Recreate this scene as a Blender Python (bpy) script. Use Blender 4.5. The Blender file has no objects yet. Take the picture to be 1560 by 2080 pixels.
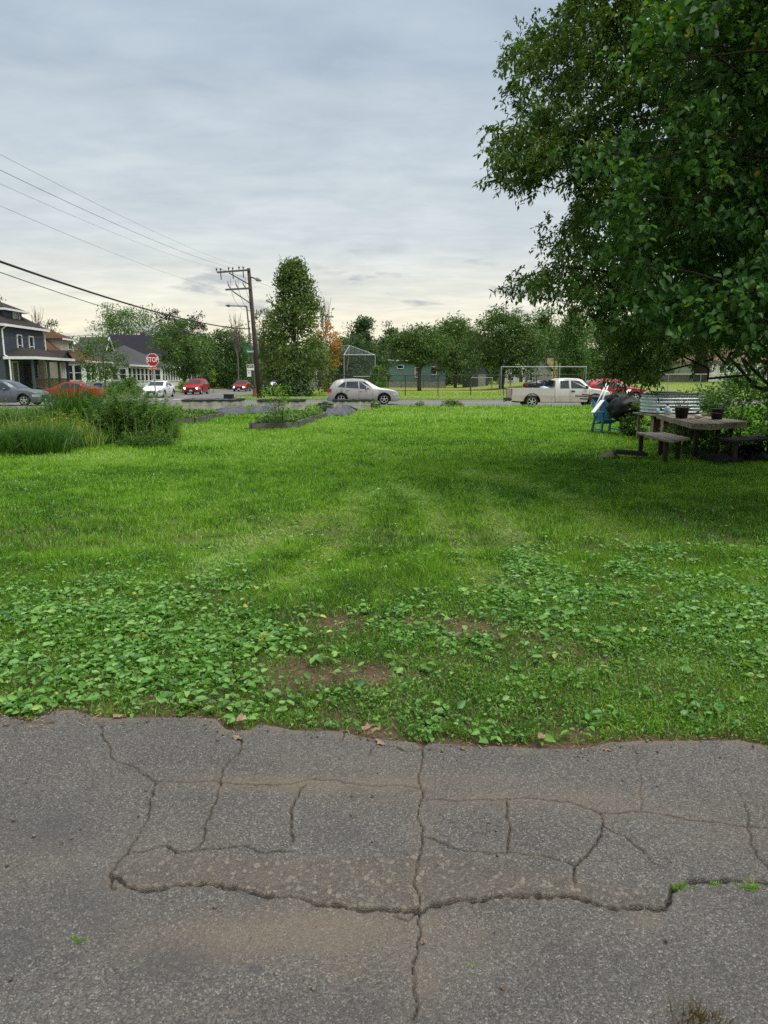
import bpy, math, random
import numpy as np
from mathutils import Vector, Matrix
R = math.radians
random.seed(7); rng = np.random.default_rng(11)
SC = bpy.context.scene
COL = SC.collection

# ---------------------------------------------------------------- camera
CAM_H, FPX, PITCH = 1.6, 1442.0, math.atan(272.0/1442.0)
cp, sp = math.cos(PITCH), math.sin(PITCH)
cd = bpy.data.cameras.new('camera'); cam = bpy.data.objects.new('camera', cd); COL.objects.link(cam)
cd.sensor_fit = 'VERTICAL'; cd.sensor_height = 36.0; cd.lens = 36.0*FPX/2080.0
cd.clip_end = 3000; cd.clip_start = 0.05
cam.location = (0, 0, CAM_H); cam.rotation_euler = (math.pi/2-PITCH, 0, 0)
SC.camera = cam

def P(px, py, Y):
    """world point at depth Y seen at photo pixel (px, py)"""
    u, v = (px-780)/FPX, (1040-py)/FPX
    t = Y/(cp+v*sp)
    return Vector((t*u, Y, CAM_H+t*(-sp+v*cp)))
def G(px, py, z=0.0):
    """point of the horizontal plane z under photo pixel (px, py)"""
    u, v = (px-780)/FPX, (1040-py)/FPX
    t = (z-CAM_H)/(-sp+v*cp)
    return Vector((t*u, t*(cp+v*sp), z))
def PIX(X, Y, Z=0.0):
    """numpy: photo pixel of world points"""
    dz = Z-CAM_H
    d = Y*cp-dz*sp
    return 780+FPX*X/d, 1040-FPX*(Y*sp+dz*cp)/d
def XA(px, Y): return P(px, 768, Y).x

# ---------------------------------------------------------------- mesh building
class MB:
    def __init__(s): s.v = []; s.f = []
    def add(s, vs, fs):
        o = len(s.v); s.v += [tuple(p) for p in vs]; s.f += [tuple(i+o for i in f) for f in fs]; return s
    def box(s, c, size, rz=0.0, rx=0.0, ry=0.0):
        M = Matrix.Translation(c) @ Matrix.Rotation(rz, 4, 'Z') @ Matrix.Rotation(ry, 4, 'Y') @ Matrix.Rotation(rx, 4, 'X')
        x, y, z = (k/2 for k in size)
        vs = [M @ Vector(p) for p in ((-x,-y,-z),(x,-y,-z),(x,y,-z),(-x,y,-z),(-x,-y,z),(x,-y,z),(x,y,z),(-x,y,z))]
        return s.add(vs, [(0,3,2,1),(4,5,6,7),(0,1,5,4),(1,2,6,5),(2,3,7,6),(3,0,4,7)])
    def bx(s, x0, x1, y0, y1, z0, z1): return s.box(((x0+x1)/2,(y0+y1)/2,(z0+z1)/2), (x1-x0,y1-y0,z1-z0))
    def beam(s, a, b, w, h=None):
        a, b = Vector(a), Vector(b); h = h or w
        d = (b-a).normalized(); up = Vector((0,0,1)) if abs(d.z) < .95 else Vector((1,0,0))
        r = d.cross(up).normalized()*(w/2); u = r.cross(d).normalized()*(h/2)
        vs = [a-r-u,a+r-u,a+r+u,a-r+u,b-r-u,b+r-u,b+r+u,b-r+u]
        return s.add(vs, [(0,1,2,3),(7,6,5,4),(0,4,5,1),(1,5,6,2),(2,6,7,3),(3,7,4,0)])
    def tube(s, pts, rad, n=8, cap=True):
        pts = [Vector(p) for p in pts]
        rads = rad if isinstance(rad, (list, tuple)) else [rad]*len(pts)
        vs, fs = [], []; prev = None
        for i, p in enumerate(pts):
            d = (pts[min(i+1, len(pts)-1)]-pts[max(i-1, 0)]).normalized()
            if prev is None:
                r = d.orthogonal().normalized()
            else:
                r = (prev-d*prev.dot(d)); r = r.normalized() if r.length > 1e-6 else d.orthogonal().normalized()
            prev = r; q = d.cross(r)
            for k in range(n):
                a = 2*math.pi*k/n
                vs.append(p+(r*math.cos(a)+q*math.sin(a))*rads[i])
        for i in range(len(pts)-1):
            for k in range(n):
                fs.append((i*n+k, i*n+(k+1)%n, (i+1)*n+(k+1)%n, (i+1)*n+k))
        if cap:
            fs.append(tuple(reversed(range(n)))); fs.append(tuple(range((len(pts)-1)*n, len(pts)*n)))
        return s.add(vs, fs)
    def lathe(s, prof, c=(0,0,0), n=24, axis='Z', M=None):
        vs, fs = [], []
        for (r, z) in prof:
            for k in range(n):
                a = 2*math.pi*k/n
                p = Vector((r*math.cos(a), r*math.sin(a), z))
                if axis == 'Y': p = Vector((p.x, p.z, p.y))
                if M is not None: p = M @ p
                vs.append(p+Vector(c))
        for i in range(len(prof)-1):
            for k in range(n):
                fs.append((i*n+k, i*n+(k+1)%n, (i+1)*n+(k+1)%n, (i+1)*n+k))
        return s.add(vs, fs)
    def prism(s, poly, z0, z1):
        n = len(poly)
        vs = [(x,y,z0) for x,y in poly]+[(x,y,z1) for x,y in poly]
        fs = [tuple(reversed(range(n))), tuple(range(n,2*n))]+[(i,(i+1)%n,n+(i+1)%n,n+i) for i in range(n)]
        return s.add(vs, fs)
    def slab(s, poly, y0, y1):
        """polygon in (x, z) extruded along y"""
        n = len(poly)
        vs = [(x,y0,z) for x,z in poly]+[(x,y1,z) for x,z in poly]
        fs = [tuple(range(n)), tuple(reversed(range(n,2*n)))]+[(i,n+i,n+(i+1)%n,(i+1)%n) for i in range(n)]
        return s.add(vs, fs)
    def build(s, name, mat, parent=None, smooth=False):
        me = bpy.data.meshes.new(name); me.from_pydata(s.v, [], s.f); me.update()
        return link(name, me, mat, parent, smooth)

def link(name, me, mat, parent=None, smooth=False):
    o = bpy.data.objects.new(name, me); COL.objects.link(o)
    if mat is not None: me.materials.append(mat)
    if smooth: me.polygons.foreach_set('use_smooth', np.ones(len(me.polygons), bool))
    if parent is not None: o.parent = parent
    return o
def tag(o, label, cat, group=None, kind=None):
    o['label'] = label; o['category'] = cat
    if group: o['group'] = group
    if kind: o['kind'] = kind
    return o
def struct(o, kind='structure', label=None, cat=None):
    o['kind'] = kind
    if label: o['label'] = label
    if cat: o['category'] = cat
    return o
def empty(name, loc, rz=0.0, label=None, cat=None, group=None):
    o = bpy.data.objects.new(name, None); COL.objects.link(o); o.location = loc; o.rotation_euler = (0,0,rz); o.empty_display_size = .3
    if label: tag(o, label, cat, group)
    return o
def sub(name, loc, parent, rz=0.0):
    o = bpy.data.objects.new(name, None); COL.objects.link(o); o.location = loc; o.rotation_euler = (0,0,rz); o.parent = parent
    return o
def copy_tree(o, parent=None):
    c = o.copy(); COL.objects.link(c)
    if parent is not None: c.parent = parent
    for ch in [q for q in SC.objects if q.parent == o]: copy_tree(ch, c)
    return c
def npmesh(name, V, quads=None, tris=None, mat=None, parent=None, attrs=None, smooth=False):
    """big meshes straight from numpy; attrs: {name: per-vertex float array}"""
    me = bpy.data.meshes.new(name)
    nq = 0 if quads is None else len(quads); nt = 0 if tris is None else len(tris)
    me.vertices.add(len(V)); me.vertices.foreach_set('co', np.ascontiguousarray(V, np.float32).ravel())
    idx = []; tot = []
    if nq: idx.append(quads.ravel()); tot.append(np.full(nq, 4))
    if nt: idx.append(tris.ravel()); tot.append(np.full(nt, 3))
    idx = np.concatenate(idx).astype(np.int32); tot = np.concatenate(tot).astype(np.int32)
    me.loops.add(len(idx)); me.loops.foreach_set('vertex_index', idx)
    st = np.zeros(len(tot), np.int32); st[1:] = np.cumsum(tot)[:-1]
    me.polygons.add(len(tot)); me.polygons.foreach_set('loop_start', st); me.polygons.foreach_set('loop_total', tot)
    for k, a in (attrs or {}).items():
        at = me.attributes.new(k, 'FLOAT', 'POINT'); at.data.foreach_set('value', np.ascontiguousarray(a, np.float32))
    me.update(calc_edges=True); me.validate()
    return link(name, me, mat, parent, smooth)

# ---------------------------------------------------------------- materials
class NT:
    def __init__(s, name):
        s.m = bpy.data.materials.new(name); s.m.use_nodes = True
        s.t = s.m.node_tree; s.t.nodes.clear()
        s.out = s.n('ShaderNodeOutputMaterial')
    def n(s, ty, **kw):
        nd = s.t.nodes.new(ty)
        for k, v in kw.items(): setattr(nd, k, v)
        return nd
    def l(s, a, b): s.t.links.new(a, b)
    def ramp(s, fac, stops, interp='LINEAR'):
        r = s.n('ShaderNodeValToRGB'); r.color_ramp.interpolation = interp; e = r.color_ramp.elements
        while len(e) < len(stops): e.new(.5)
        for el, (p, c) in zip(e, stops):
            el.position = p; el.color = (*c, 1) if len(c) == 3 else c
        s.l(fac, r.inputs[0]); return r.outputs[0]
    def noise(s, vec, scale, detail=4, rough=.55, dist=0):
        n = s.n('ShaderNodeTexNoise'); n.inputs['Scale'].default_value = scale; n.inputs['Detail'].default_value = detail
        n.inputs['Roughness'].default_value = rough; n.inputs['Distortion'].default_value = dist
        if vec is not None: s.l(vec, n.inputs['Vector'])
        return n.outputs[0]
    def mix(s, fac, a, b, mode='MIX'):
        m = s.n('ShaderNodeMix', data_type='RGBA', blend_type=mode)
        for sock, v in ((m.inputs[0], fac), (m.inputs[6], a), (m.inputs[7], b)):
            if isinstance(v, (int, float)): sock.default_value = v
            elif isinstance(v, tuple): sock.default_value = (*v, 1) if len(v) == 3 else v
            else: s.l(v, sock)
        return m.outputs[2]
    def math(s, op, a, b=None, clamp=False):
        m = s.n('ShaderNodeMath', operation=op); m.use_clamp = clamp
        for sock, v in ((m.inputs[0], a), (m.inputs[1], b)):
            if v is None: continue
            if isinstance(v, (int, float)): sock.default_value = v
            else: s.l(v, sock)
        return m.outputs[0]
    def attr(s, name): return s.n('ShaderNodeAttribute', attribute_name=name).outputs['Fac']
    def bump(s, h, strength=.4, dist=.01):
        b = s.n('ShaderNodeBump'); b.inputs['Strength'].default_value = strength; b.inputs['Distance'].default_value = dist
        s.l(h, b.inputs['Height']); return b.outputs[0]
    def bsdf(s, col, rough=.7, metal=0, nrm=None, spec=.5, coat=0):
        b = s.n('ShaderNodeBsdfPrincipled')
        for k, v in (('Base Color', col), ('Roughness', rough), ('Metallic', metal), ('Specular IOR Level', spec), ('Coat Weight', coat)):
            if isinstance(v, (int, float)): b.inputs[k].default_value = v
            elif isinstance(v, tuple): b.inputs[k].default_value = (*v, 1)
            else: s.l(v, b.inputs[k])
        if nrm is not None: s.l(nrm, b.inputs['Normal'])
        return b.outputs[0]
    def done(s, sh): s.l(sh, s.out.inputs[0]); return s.m
    def obj(s): return s.n('ShaderNodeTexCoord').outputs['Object']
    def pos(s): return s.n('ShaderNodeNewGeometry').outputs['Position']

def pm(name, c, c2=None, scale=6, rough=.7, bump=0, metal=0, spec=.4, coat=0, bdist=.01, lo=.35, hi=.65):
    """painted / weathered surface: two colours mixed by noise, optional bump"""
    t = NT(name); o = t.obj()
    c2 = c2 or tuple(k*.8 for k in c)
    n = t.noise(o, scale, 6, .6)
    col = t.ramp(n, [(lo, c2), (hi, c)])
    nrm = t.bump(t.noise(o, scale*5, 4), bump, bdist) if bump else None
    return t.done(t.bsdf(col, rough, metal, nrm, spec, coat))
def siding(name, c, pitch=.13, axis='Z', depth=.6, rough=.6):
    t = NT(name); o = t.obj()
    sx = t.n('ShaderNodeSeparateXYZ'); t.l(o, sx.inputs[0])
    h = t.math('FRACT', t.math('DIVIDE', sx.outputs[axis], pitch))
    n = t.noise(o, 2.5, 5)
    col = t.ramp(n, [(.3, tuple(k*.82 for k in c)), (.7, c)])
    return t.done(t.bsdf(col, rough, 0, t.bump(h, depth, .03), .35))
def shingle(name, c):
    t = NT(name); o = t.obj()
    n = t.noise(o, 1.2, 6, .65); n2 = t.noise(o, 40, 3)
    col = t.mix(.5, t.ramp(n, [(.3, tuple(k*.7 for k in c)), (.7, tuple(k*1.15 for k in c))]), t.ramp(n2, [(.35, tuple(k*.6 for k in c)), (.65, tuple(min(1, k*1.3) for k in c))]))
    return t.done(t.bsdf(col, .9, 0, t.bump(n2, .5, .02), .2))
def leafmat(name, stops, trans=.35, rough=.42, spec=.35, tsat=1.5):
    """leaves: the colour differs leaf by leaf (attribute rnd), light passes through the blade"""
    t = NT(name); a = t.attr('rnd')
    k = 1.0 if name in ('lawn_blades', 'dry_straw') else 1.22
    col = t.ramp(a, [(p, tuple(min(.9, q*k) for q in c)) for p, c in stops])
    b = t.bsdf(col, rough, 0, None, spec)
    tr = t.n('ShaderNodeBsdfTranslucent')
    t.l(t.mix(1.0, col, (tsat*1.05, tsat, tsat*.45), 'MULTIPLY'), tr.inputs[0])
    m = t.n('ShaderNodeMixShader'); m.inputs[0].default_value = trans
    t.l(b, m.inputs[1]); t.l(tr.outputs[0], m.inputs[2])
    return t.done(m.outputs[0])
def plain_glass(name, c=(.015,.02,.024), rough=.04):
    t = NT(name); o = t.obj()
    n = t.noise(o, 3, 3)
    return t.done(t.bsdf(t.ramp(n, [(.35, c), (.65, tuple(k*1.6+.005 for k in c))]), rough, 0, None, .7))
def emit(name, c, s):
    t = NT(name); e = t.n('ShaderNodeEmission'); e.inputs[0].default_value = (*c, 1); e.inputs[1].default_value = s
    return t.done(e.outputs[0])
def bark(name, c):
    t = NT(name); o = t.obj()
    mp = t.n('ShaderNodeMapping'); mp.inputs['Scale'].default_value = (9, 9, 1.6); t.l(o, mp.inputs[0])
    n = t.noise(mp.outputs[0], 2.2, 7, .65)
    return t.done(t.bsdf(t.ramp(n, [(.3, tuple(k*.4 for k in c)), (.7, c)]), .9, 0, t.bump(n, .9, .04), .2))
def timber(name, c, c2, axis_scale=(18, 1.2, 18)):
    t = NT(name); o = t.obj()
    mp = t.n('ShaderNodeMapping'); mp.inputs['Scale'].default_value = axis_scale; t.l(o, mp.inputs[0])
    n = t.noise(mp.outputs[0], 1.5, 6, .6); m = t.noise(o, 5, 4)
    col = t.mix(t.ramp(m, [(.4, (0,0,0)), (.7, (.6,.6,.6))]), t.ramp(n, [(.3, c2), (.7, c)]), tuple(k*.6 for k in c2))
    return t.done(t.bsdf(col, .85, 0, t.bump(n, .5, .01), .25))

M = {}
M['white'] = pm('white_paint', (.74,.75,.75), (.62,.63,.63), 3, .55)
M['offwhite'] = siding('white_siding', (.62,.63,.625), .12)
M['cream'] = siding('cream_siding', (.54,.5,.41), .12)
M['navy'] = siding('navy_siding', (.06,.078,.105), .16)
M['greysiding'] = siding('grey_siding', (.3,.31,.3), .12)
M['darkgarage'] = siding('dark_grey_siding', (.06,.07,.075), .2, 'X')
M['teal'] = siding('blue_green_siding', (.12,.2,.2), .16)
M['tanwall'] = pm('tan_stucco', (.5,.39,.2), (.4,.3,.15), 4, .85, .3)
M['found'] = pm('foundation_block', (.3,.29,.27), (.2,.19,.18), 5, .9, .4)
M['roofdark'] = shingle('brown_grey_shingles', (.034,.03,.027))
M['rooftan'] = shingle('tan_brown_shingles', (.085,.046,.024))
M['roofgrey'] = shingle('pale_grey_shingles', (.06,.063,.062))
M['roofpurple'] = shingle('dark_slate_shingles', (.022,.021,.029))
M['roofbrown'] = shingle('dark_brown_shingles', (.035,.024,.021))
M['roofred'] = shingle('faded_red_shingles', (.16,.09,.07))
M['brick'] = pm('red_brown_brick', (.13,.05,.035), (.09,.035,.028), 9, .9, .4)
M['pane'] = plain_glass('window_glass')
M['curtain'] = pm('green_curtain', (.16,.2,.14), None, 3, .8)
M['door'] = pm('painted_door', (.55,.55,.53), None, 3, .5)
M['darkwood'] = timber('dark_stained_wood', (.05,.042,.032), (.025,.021,.016))
M['black'] = pm('black_plastic', (.012,.012,.013), (.02,.02,.021), 8, .5)
M['rubber'] = pm('tyre_rubber', (.014,.014,.014), (.025,.024,.022), 20, .85, .2)
M['alloy'] = pm('alloy_rim', (.74,.75,.76), (.45,.45,.46), 10, .35, 0, .25)
M['under'] = pm('underbody', (.01,.01,.01), None, 5, .9)
M['carglass'] = plain_glass('car_glass', (.02,.026,.03), .03)
M['chrome'] = pm('chrome', (.7,.7,.7), (.6,.6,.6), 5, .15, 0, 1)
M['lamp_off'] = pm('headlight_lens', (.55,.57,.6), (.3,.31,.33), 25, .12, 0, .3)
M['lamp_on'] = emit('lit_headlight', (1, .93, .72), 3.0)
M['tail'] = pm('red_lens', (.45,.012,.015), (.3,.008,.01), 10, .15, 0, 0, .5, .5)
M['plate'] = pm('number_plate', (.6,.62,.66), (.45,.5,.6), 25, .5)
def carpaint(name, c, metal=.0, rough=.32): return pm(name, c, tuple(k*.93 for k in c), 2, rough, 0, metal, .35, .2)
M['p_silver'] = carpaint('silver_paint', (.36,.352,.345), .3, .38)
M['p_tan'] = carpaint('pale_gold_paint', (.5,.485,.45), .12, .45)
M['p_grey'] = carpaint('graphite_paint', (.12,.135,.15), .3, .3)
M['p_red'] = carpaint('red_paint', (.3,.006,.012))
M['p_maroon'] = carpaint('deep_red_paint', (.2,.008,.014))
M['p_white'] = carpaint('white_car_paint', (.74,.75,.76))
M['p_blue'] = carpaint('dark_blue_paint', (.015,.02,.05))
M['rust'] = pm('rusty_lower_panel', (.42,.38,.31), (.24,.18,.13), 3, .55, .1, .1, .4, 0, .01, .2, .5)
M['galv'] = pm('galvanised_steel', (.3,.33,.34), (.22,.25,.26), 6, .45, 0, .5)
M['tubsteel'] = pm('corrugated_steel', (.62,.66,.68), (.45,.5,.53), 5, .38, 0, .55)
M['blackfence'] = pm('black_fence_metal', (.012,.013,.013), None, 8, .5)
M['pole'] = timber('weathered_pole_wood', (.085,.062,.048), (.04,.03,.025), (22,22,1.0))
M['polearm'] = timber('grey_crossarm_wood', (.14,.15,.14), (.07,.075,.07))
M['darkmetal'] = pm('dark_metal', (.035,.038,.04), None, 8, .5, 0, .4)
M['wire'] = pm('wire_sheath', (.06,.065,.07), None, 8, .6)
M['greenwire'] = pm('cable_sheath', (.012,.018,.015), None, 8, .6)
M['porcelain'] = pm('insulator', (.1,.11,.12), (.05,.05,.05), 12, .3)
M['signred'] = pm('sign_red', (.42,.008,.016), (.36,.008,.014), 3, .4)
M['signwhite'] = pm('sign_white', (.75,.75,.75), (.66,.66,.66), 3, .45)
M['signgreen'] = pm('sign_green', (.01,.19,.14), (.008,.15,.11), 3, .45)
M['signblack'] = pm('sign_black', (.012,.012,.013), None, 3, .45)
M['block'] = pm('concrete_block', (.46,.43,.38), (.26,.24,.21), 4, .92, .5, 0, .2)
M['blackcloth'] = pm('black_liner', (.012,.0125,.014), (.025,.026,.028), 7, .9, .4, 0, .1, 0, .03)
M['greytarp'] = pm('grey_tarp', (.11,.116,.128), (.055,.058,.066), 4, .85, .4, 0, .12, 0, .03)
M['oldtimber'] = timber('blackened_timber', (.17,.16,.15), (.05,.047,.044), (2,2,14))
M['soil'] = pm('bed_soil', (.06,.045,.03), (.03,.022,.015), 12, .95, .8)
M['plank'] = timber('grey_weathered_planks', (.33,.295,.225), (.15,.125,.09), (24,1.4,10))
M['brownboard'] = timber('brown_boards', (.13,.085,.055), (.06,.038,.025), (1.5,20,20))
M['brownpanel'] = pm('brown_panel', (.075,.045,.028), (.05,.03,.02), 4, .8)
M['bluechair'] = pm('blue_plastic', (.035,.16,.27), (.02,.1,.18), 5, .45)
M['bag'] = pm('black_bag_plastic', (.006,.006,.007), (.012,.012,.013), 9, .4, .3, 0, .22, 0, .03)
M['pvc'] = pm('white_tube', (.66,.67,.68), None, 6, .4)
M['paleblue'] = pm('pale_blue_plastic', (.4,.52,.62), None, 6, .4)
M['bluebin'] = pm('blue_bin_plastic', (.01,.035,.16), (.03,.08,.12), 6, .5, 0, 0, .4, 0, .01, .4, .5)
M['conc'] = pm('kerb_concrete', (.3,.285,.26), (.2,.19,.17), 3, .9, .4)
M['paintwhite'] = pm('road_paint', (.6,.6,.58), (.3,.3,.29), 9, .8)
M['bark'] = bark('grey_brown_bark', (.12,.1,.08))
M['barkdark'] = bark('dark_bark', (.065,.05,.04))
M['twig'] = bark('bare_twigs', (.2,.17,.15))
# foliage
g = lambda *a: a
M['lf_elder'] = leafmat('lance_leaves', [(0, g(.022,.05,.012)), (.45, g(.052,.11,.018)), (.8, g(.1,.165,.024)), (.97, g(.13,.15,.02)), (1, g(.2,.17,.02))], .3)
M['lf_linden'] = leafmat('round_leaves', [(0, g(.016,.044,.012)), (.5, g(.036,.098,.02)), (.9, g(.075,.165,.028)), (.975, g(.16,.19,.03)), (1, g(.28,.24,.03))], .34, .5, .22)
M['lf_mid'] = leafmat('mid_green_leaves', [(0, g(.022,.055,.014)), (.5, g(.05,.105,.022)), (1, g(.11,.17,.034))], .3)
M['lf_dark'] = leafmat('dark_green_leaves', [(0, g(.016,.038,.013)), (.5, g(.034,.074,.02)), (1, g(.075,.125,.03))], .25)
M['lf_bright'] = leafmat('bright_green_leaves', [(0, g(.03,.075,.02)), (.5, g(.06,.135,.028)), (1, g(.12,.19,.04))], .35)
M['lf_olive'] = leafmat('olive_leaves', [(0, g(.03,.06,.016)), (.5, g(.065,.115,.024)), (.9, g(.13,.17,.034)), (1, g(.24,.2,.05))], .3)
M['lf_purple'] = leafmat('purple_leaves', [(0, g(.012,.008,.012)), (.5, g(.028,.015,.022)), (1, g(.06,.03,.04))], .2)
M['lf_orange'] = leafmat('orange_leaves', [(0, g(.16,.1,.02)), (.5, g(.26,.13,.025)), (1, g(.38,.2,.035))], .35)
M['lf_grass'] = leafmat('lawn_blades', [(0, g(.12,.085,.035)), (.05, g(.026,.095,.01)), (.4, g(.1,.255,.014)), (.72, g(.215,.41,.018)), (.9, g(.27,.43,.09)), (1, g(.4,.48,.27))], .42, .5, .3)
M['lf_broad'] = leafmat('broad_weed_leaves', [(0, g(.035,.1,.028)), (.5, g(.095,.225,.038)), (.8, g(.17,.31,.075)), (.97, g(.25,.36,.08)), (1, g(.32,.3,.08))], .3, .42, .45)
M['lf_low'] = leafmat('low_weed_leaves', [(0, g(.1,.07,.03)), (.12, g(.03,.085,.013)), (.6, g(.07,.175,.02)), (1, g(.15,.25,.045))], .35)
M['lf_straw'] = leafmat('dry_straw', [(0, g(.16,.1,.05)), (.5, g(.34,.24,.12)), (1, g(.5,.4,.24))], .2, .7, .2, 1.0)
M['lf_tallgrass'] = leafmat('tall_grass_blades', [(0, g(.02,.055,.012)), (.5, g(.05,.13,.018)), (.85, g(.1,.2,.03)), (1, g(.24,.27,.09))], .35)
M['lf_gold'] = leafmat('golden_weed_tops', [(0, g(.05,.12,.02)), (.55, g(.1,.19,.025)), (.8, g(.26,.25,.03)), (1, g(.55,.34,.04))], .35)
M['dryleaf'] = pm('dry_leaf', (.3,.2,.12), (.17,.1,.06), 30, .8)
# ---------------------------------------------------------------- light and sky
SUN_EL, SUN_AZ = R(68), R(125)      # azimuth from +Y towards +X
W = bpy.data.worlds.new('World'); SC.world = W; W.use_nodes = True
wt = W.node_tree; wt.nodes.clear()
class WT(NT):
    def __init__(s, tree): s.t = tree
w = WT(wt)
sky = w.n('ShaderNodeTexSky'); sky.sky_type = 'NISHITA'; sky.sun_disc = False; sky.sun_elevation = SUN_EL; sky.sun_rotation = SUN_AZ
sky.air_density = 1.0; sky.dust_density = 2.5; sky.ozone_density = 1.0
tc = w.n('ShaderNodeTexCoord').outputs['Generated']
sx = w.n('ShaderNodeSeparateXYZ'); w.l(tc, sx.inputs[0])
zc = w.math('MAXIMUM', sx.outputs[2], 0.0)
den = w.math('ADD', zc, .09)
cx = w.math('DIVIDE', sx.outputs[0], den); cy = w.math('DIVIDE', sx.outputs[1], den)
cv = w.n('ShaderNodeCombineXYZ'); w.l(w.math('MULTIPLY', cx, .8), cv.inputs[0]); w.l(w.math('MULTIPLY', cy, 1.25), cv.inputs[1])
n1 = w.noise(cv.outputs[0], .9, 7, .56, .25)       # soft sheets of cloud
n2 = w.noise(cv.outputs[0], 3.4, 6, .6, .3)     # ripples
lay = w.math('ADD', w.math('MULTIPLY', n1, .56), w.math('MULTIPLY', n2, .44))
base = w.ramp(zc, [(0, (.92,.81,.58)), (.05, (.94,.855,.65)), (.11, (.82,.81,.715)), (.18, (.61,.665,.69)), (.38, (.45,.53,.61)), (.6, (.375,.452,.54)), (1, (.4,.46,.53))])
sheet = w.ramp(lay, [(.36, (.85,.875,.9)), (.48, (.97,.98,.99)), (.61, (1.12,1.11,1.09))])
col = w.mix(1.0, base, sheet, 'MULTIPLY')
# a few detached darker clouds low over the horizon
cv2 = w.n('ShaderNodeCombineXYZ'); az = w.math('ARCTAN2', sx.outputs[0], sx.outputs[1])
w.l(w.math('MULTIPLY', az, 5.5), cv2.inputs[0]); w.l(w.math('MULTIPLY', zc, 21.0), cv2.inputs[1])
puff = w.noise(cv2.outputs[0], 1.35, 6, .55, .15)
band = w.ramp(zc, [(0, (0,0,0)), (.05, (.9,.9,.9)), (.12, (1,1,1)), (.19, (0,0,0))])
pf = w.math('MULTIPLY', w.ramp(puff, [(.545, (0,0,0)), (.62, (1,1,1))]), band)
col = w.mix(w.math('MULTIPLY', pf, .7), col, (.36,.4,.45))
nis = w.mix(1.0, sky.outputs[0], (.1,.1,.1), 'MULTIPLY')
col = w.mix(.93, nis, col)
bg = w.n('ShaderNodeBackground'); w.l(col, bg.inputs[0]); bg.inputs[1].default_value = .325
wo = w.n('ShaderNodeOutputWorld'); w.l(bg.outputs[0], wo.inputs[0])
ld = bpy.data.lights.new('sun', 'SUN'); ld.energy = 1.5; ld.angle = R(60); ld.color = (1, .96, .88)
sun = bpy.data.objects.new('sun', ld); COL.objects.link(sun)
sd = Vector((math.sin(SUN_AZ)*math.cos(SUN_EL), math.cos(SUN_AZ)*math.cos(SUN_EL), math.sin(SUN_EL)))
sun.rotation_euler = (-sd).to_track_quat('-Z', 'Y').to_euler(); sun.location = sd*60
SC.view_settings.view_transform = 'Standard'; SC.view_settings.look = 'None'; SC.view_settings.exposure = 1.78; SC.view_settings.gamma = 1.0
SC.cycles.max_bounces = 8; SC.cycles.diffuse_bounces = 3; SC.cycles.transmission_bounces = 4; SC.cycles.transparent_max_bounces = 12
SC.cycles.use_denoising = False
try: SC.cycles.denoiser = 'OPENIMAGEDENOISE'
except Exception: pass

# ---------------------------------------------------------------- smooth value noise (numpy)
def vnoise(x, y, scale, seed=0, octaves=4):
    out = np.zeros_like(x, dtype=np.float64); amp, tot = 1.0, 0.0
    r = np.random.default_rng(100+seed); tab = r.random((256, 256))
    for o in range(octaves):
        fx, fy = x*scale+17.3*o+1000, y*scale+5.1*o+1000
        ix, iy = np.floor(fx).astype(int), np.floor(fy).astype(int)
        tx, ty = fx-ix, fy-iy; tx = tx*tx*(3-2*tx); ty = ty*ty*(3-2*ty)
        a = tab[ix % 256, iy % 256]; b = tab[(ix+1) % 256, iy % 256]; c = tab[ix % 256, (iy+1) % 256]; d = tab[(ix+1) % 256, (iy+1) % 256]
        out += amp*((a*(1-tx)+b*tx)*(1-ty)+(c*(1-tx)+d*tx)*ty); tot += amp; amp *= .5; scale *= 2
    return out/tot
def sstep(a, b, x): t = np.clip((x-a)/(b-a), 0, 1); return t*t*(3-2*t)

# ---------------------------------------------------------------- ground
ROAD = (40.0, 56.5)       # main street between these Y
CROSS = (-23.6, -13.8)    # side street between these X
edge_px = [(-400,1440),(0,1458),(60,1472),(100,1452),(150,1448),(200,1462),(300,1464),(400,1463),(440,1468),(462,1490),(505,1492),(525,1478),(600,1490),(680,1492),(720,1500),(790,1512),(845,1515),(858,1528),(870,1516),(930,1522),(1000,1526),(1100,1530),(1180,1530),(1240,1516),(1300,1512),(1400,1512),(1500,1512),(1560,1524),(2100,1550)]
ex = np.array([G(*p).x for p in edge_px]); ey = np.array([G(*p).y for p in edge_px])
def edgeY(x): return np.interp(x, ex, ey)+.012*(vnoise(x, x*0+3, 14, 5, 3)-.5)
def ground_z(X, Y):
    z = (vnoise(X, Y, 1.1, 1, 3)-.5)*.05+(vnoise(X, Y, 7, 2, 3)-.5)*.025
    near = sstep(3.0, 4.0, Y)*(1-sstep(14, 20, Y))
    z = z*(.25+.75*near)*(1-sstep(20, 36, Y))
    z = z+1.15*sstep(58, 80, Y)*sstep(12, 26, X)
    z = np.where(Y < edgeY(X)-.06, -.12, z)
    road = ((Y > ROAD[0]) & (Y < ROAD[1])) | ((X > CROSS[0]) & (X < CROSS[1]))
    return np.where(road, -.16, z)
e = 1e-3
xs = np.unique(np.concatenate([np.linspace(-700,-60,9), np.arange(-60,-8,2.0), np.arange(-8,-4,.5), np.arange(-4,4.01,.05), np.arange(4.5,8.01,.5), np.arange(10,60,2.0), np.linspace(60,700,9), [CROSS[0]-e,CROSS[0]+e,CROSS[1]-e,CROSS[1]+e]]))
ys = np.unique(np.concatenate([np.linspace(-60,0,5), [1.0,2.0], np.arange(2.6,7.0,.05), np.arange(7,14,.5), np.arange(14,100,2.0), np.linspace(100,900,12), [ROAD[0]-e,ROAD[0]+e,ROAD[1]-e,ROAD[1]+e]]))
gx, gy = np.meshgrid(xs, ys)
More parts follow.
